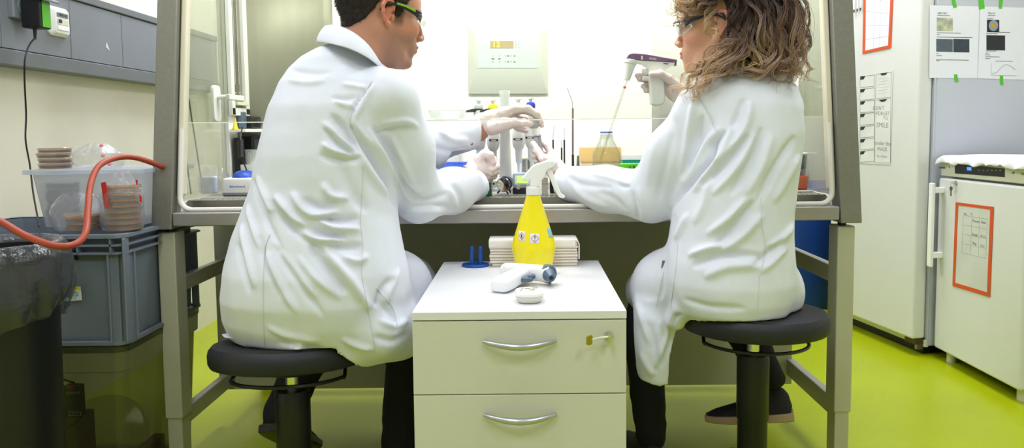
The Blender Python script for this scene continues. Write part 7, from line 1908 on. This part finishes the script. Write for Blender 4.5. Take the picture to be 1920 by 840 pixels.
# gloves of the woman
hand('left_glove', wo, [('c', [(1052, 334, 2.055), (1042, 318, 2.065), (1032, 304, 2.07)], [.025, .029, .027], .012, {'flat': ((0, 1, 0), .75)}),
    ('c', [(1034, 306, 2.05), (1019, 298, 2.035), (1008, 284, 2.05), (1000, 269, 2.062)], [.016, .0125, .0105, .0085], .007),
    ('c', [(1034, 298, 2.08), (1032, 284, 2.095), (1026, 275, 2.105), (1018, 270, 2.11)], [.014, .0105, .0095, .008], .006),
    ('c', [(1030, 304, 2.09), (1024, 293, 2.11), (1012, 287, 2.118), (1003, 285, 2.108)], [.013, .0105, .0095, .008], .006),
    ('c', [(1030, 310, 2.09), (1018, 306, 2.11), (1006, 300, 2.105), (1001, 294, 2.085)], [.013, .010, .009, .008], .006),
    ('c', [(1032, 316, 2.085), (1020, 316, 2.10), (1009, 310, 2.095), (1004, 304, 2.08)], [.012, .0095, .0085, .0075], .006)],
    (-.02, 2.0, .80), (.15, 2.16, .97), strokes=[([(1012, 288), (1018, 298), (1024, 312)], 2, -.002), ([(1030, 290), (1040, 300), (1048, 302)], 2, .001)],
    cuff=(hp(1050, 331, 2.056), (-.6, .3, .75), .0265, .8))
hand('right_glove', wo, [('c', [(1282, 186, 2.19), (1268, 172, 2.195), (1254, 156, 2.20)], [.026, .030, .029], .012, {'flat': ((0, 1, 0), .7)}),
    ('c', [(1252, 146, 2.21), (1230, 141, 2.215), (1208, 141, 2.21), (1195, 142, 2.195)], [.014, .0105, .0095, .0080], .006),
    ('c', [(1254, 152, 2.215), (1230, 151, 2.22), (1208, 149, 2.215), (1199, 149, 2.195)], [.014, .0105, .0095, .0080], .006),
    ('c', [(1254, 162, 2.215), (1232, 162, 2.22), (1213, 161, 2.21), (1206, 162, 2.19)], [.014, .010, .009, .0080], .006),
    ('c', [(1256, 172, 2.21), (1236, 172, 2.215), (1218, 170, 2.208), (1211, 170, 2.19)], [.013, .0095, .0085, .0075], .006),
    ('c', [(1266, 160, 2.18), (1253, 147, 2.158), (1238, 138, 2.152), (1222, 139, 2.154)], [.018, .0125, .0110, .0095], .008)],
    (.32, 2.11, 1.02), (.56, 2.26, 1.20), strokes=[([(1244, 148), (1254, 160), (1262, 176)], 2.2, -.0025), ([(1256, 148), (1266, 160), (1276, 168)], 2, .0012), ([(1260, 190), (1264, 180), (1272, 172)], 1.6, -.0015)],
    cuff=(hp(1289, 194, 2.185), (.62, .05, -.72), .027, .8))
# trousers and shoes of the woman
tf_ = Field((.16, 1.5, .02), (.85, 2.14, .70), .0085)
k0 = hp(1226, 545, 2.0)
tf_.chain([hp(1330, 540, 1.74), k0], [.08, .058], .03); tf_.chain([k0, (.335, 1.98, .40), (.355, 1.96, .10)], [.062, .058, .044], .03)
tf_.chain([hp(1440, 548, 1.76), hp(1385, 600, 2.02)], [.08, .06], .03); tf_.chain([hp(1385, 600, 2.02), hp(1412, 655, 1.93), hp(1449, 706, 1.86)], [.056, .045, .034], .03)
P, F = tf_.mesh(1); P = wobble(P, F, .003, 50, 8); npmesh('trousers', P, F, M['trouser'], wo)
shoe(wo, (.36, 1.90, .002), (-.22, 1, 0), (0, 0, 1), M['shoe'], M['black'])
h_ = onY(1490, 786, 1.84); tdir = onY(1358, 790, 1.90) - h_
s_o = shoe(wo, tuple(h_), tuple(tdir), (.06, .12, .98), mat('knit_shoe_upper', '1a1a20', .8, vary=.5, vscale=400), mat('tan_rubber_sole', 'a98f72', .6, vary=.1), L=.235)
s_o.children[0]['label'] = 'worn tan rubber sole'
# ================================================================== light
def area(name, loc, rot, sx, sy, e, col=(1, 1, 1)):
    l = bpy.data.lights.new(name, 'AREA'); l.shape = 'RECTANGLE'; l.size = sx; l.size_y = sy; l.energy = e; l.color = col
    o = bpy.data.objects.new(name, l); COL.objects.link(o); o.location = loc; o.rotation_euler = rot; return o
M['lampc'] = mat('ceiling_and_fill_diffuser', 'f4f7ff', .5, emit=.8)
for i, (x, y, sz, e) in enumerate(((-.55, .85, .58, 5), (.85, .85, .58, 5), (-.6, -.4, .58, 11), (1.1, -.4, .58, 11), (1.36, 2.3, .58, 16), (-1.3, 1.5, .58, 8), (-1.1, 3.35, .58, 24), (1.0, 3.4, .58, 15))):  # aisle, left wall and rear panels are unseen fill, added to brighten those parts
    t = thing('ceiling_and_fill_light', 'square ceiling light panel over the lab, in a set with added fill panels', 'ceiling light', (x, y, CZ), group='ceiling lights')
    MB().box((0, 0, -.006), (sz + .04, sz + .04, .01)).build('lamp_frame', M['white_metal'], t)
    MB().box((0, 0, -.014), (sz, sz, .006)).build('diffuser', M['lampc'], t)
    area('ceiling_and_fill_lamp', (x, y, CZ - .03), (0, 0, 0), sz, sz, e, (.84, .87, 1))
for yy in (2.10, 2.19):
    area('hood_lamp', (-.05, yy, 1.80), (0, 0, 0), 1.5, .06, 8.2, (.98, .98, 1))
w = bpy.data.worlds.new('world'); scene.world = w; w.use_nodes = True
w.node_tree.nodes['Background'].inputs[0].default_value = (.8, .85, .9, 1); w.node_tree.nodes['Background'].inputs[1].default_value = .1
scene.view_settings.view_transform = 'Standard'; scene.view_settings.look = 'None'
scene.view_settings.exposure = .68; scene.view_settings.gamma = 1; scene.view_settings.use_curve_mapping = False
scene.cycles.use_denoising = True
scene.cycles.max_bounces = 10; scene.cycles.transparent_max_bounces = 24; scene.cycles.caustics_reflective = False; scene.cycles.caustics_refractive = False
scene.cycles.sample_clamp_indirect = 6
bpy.context.view_layer.update()
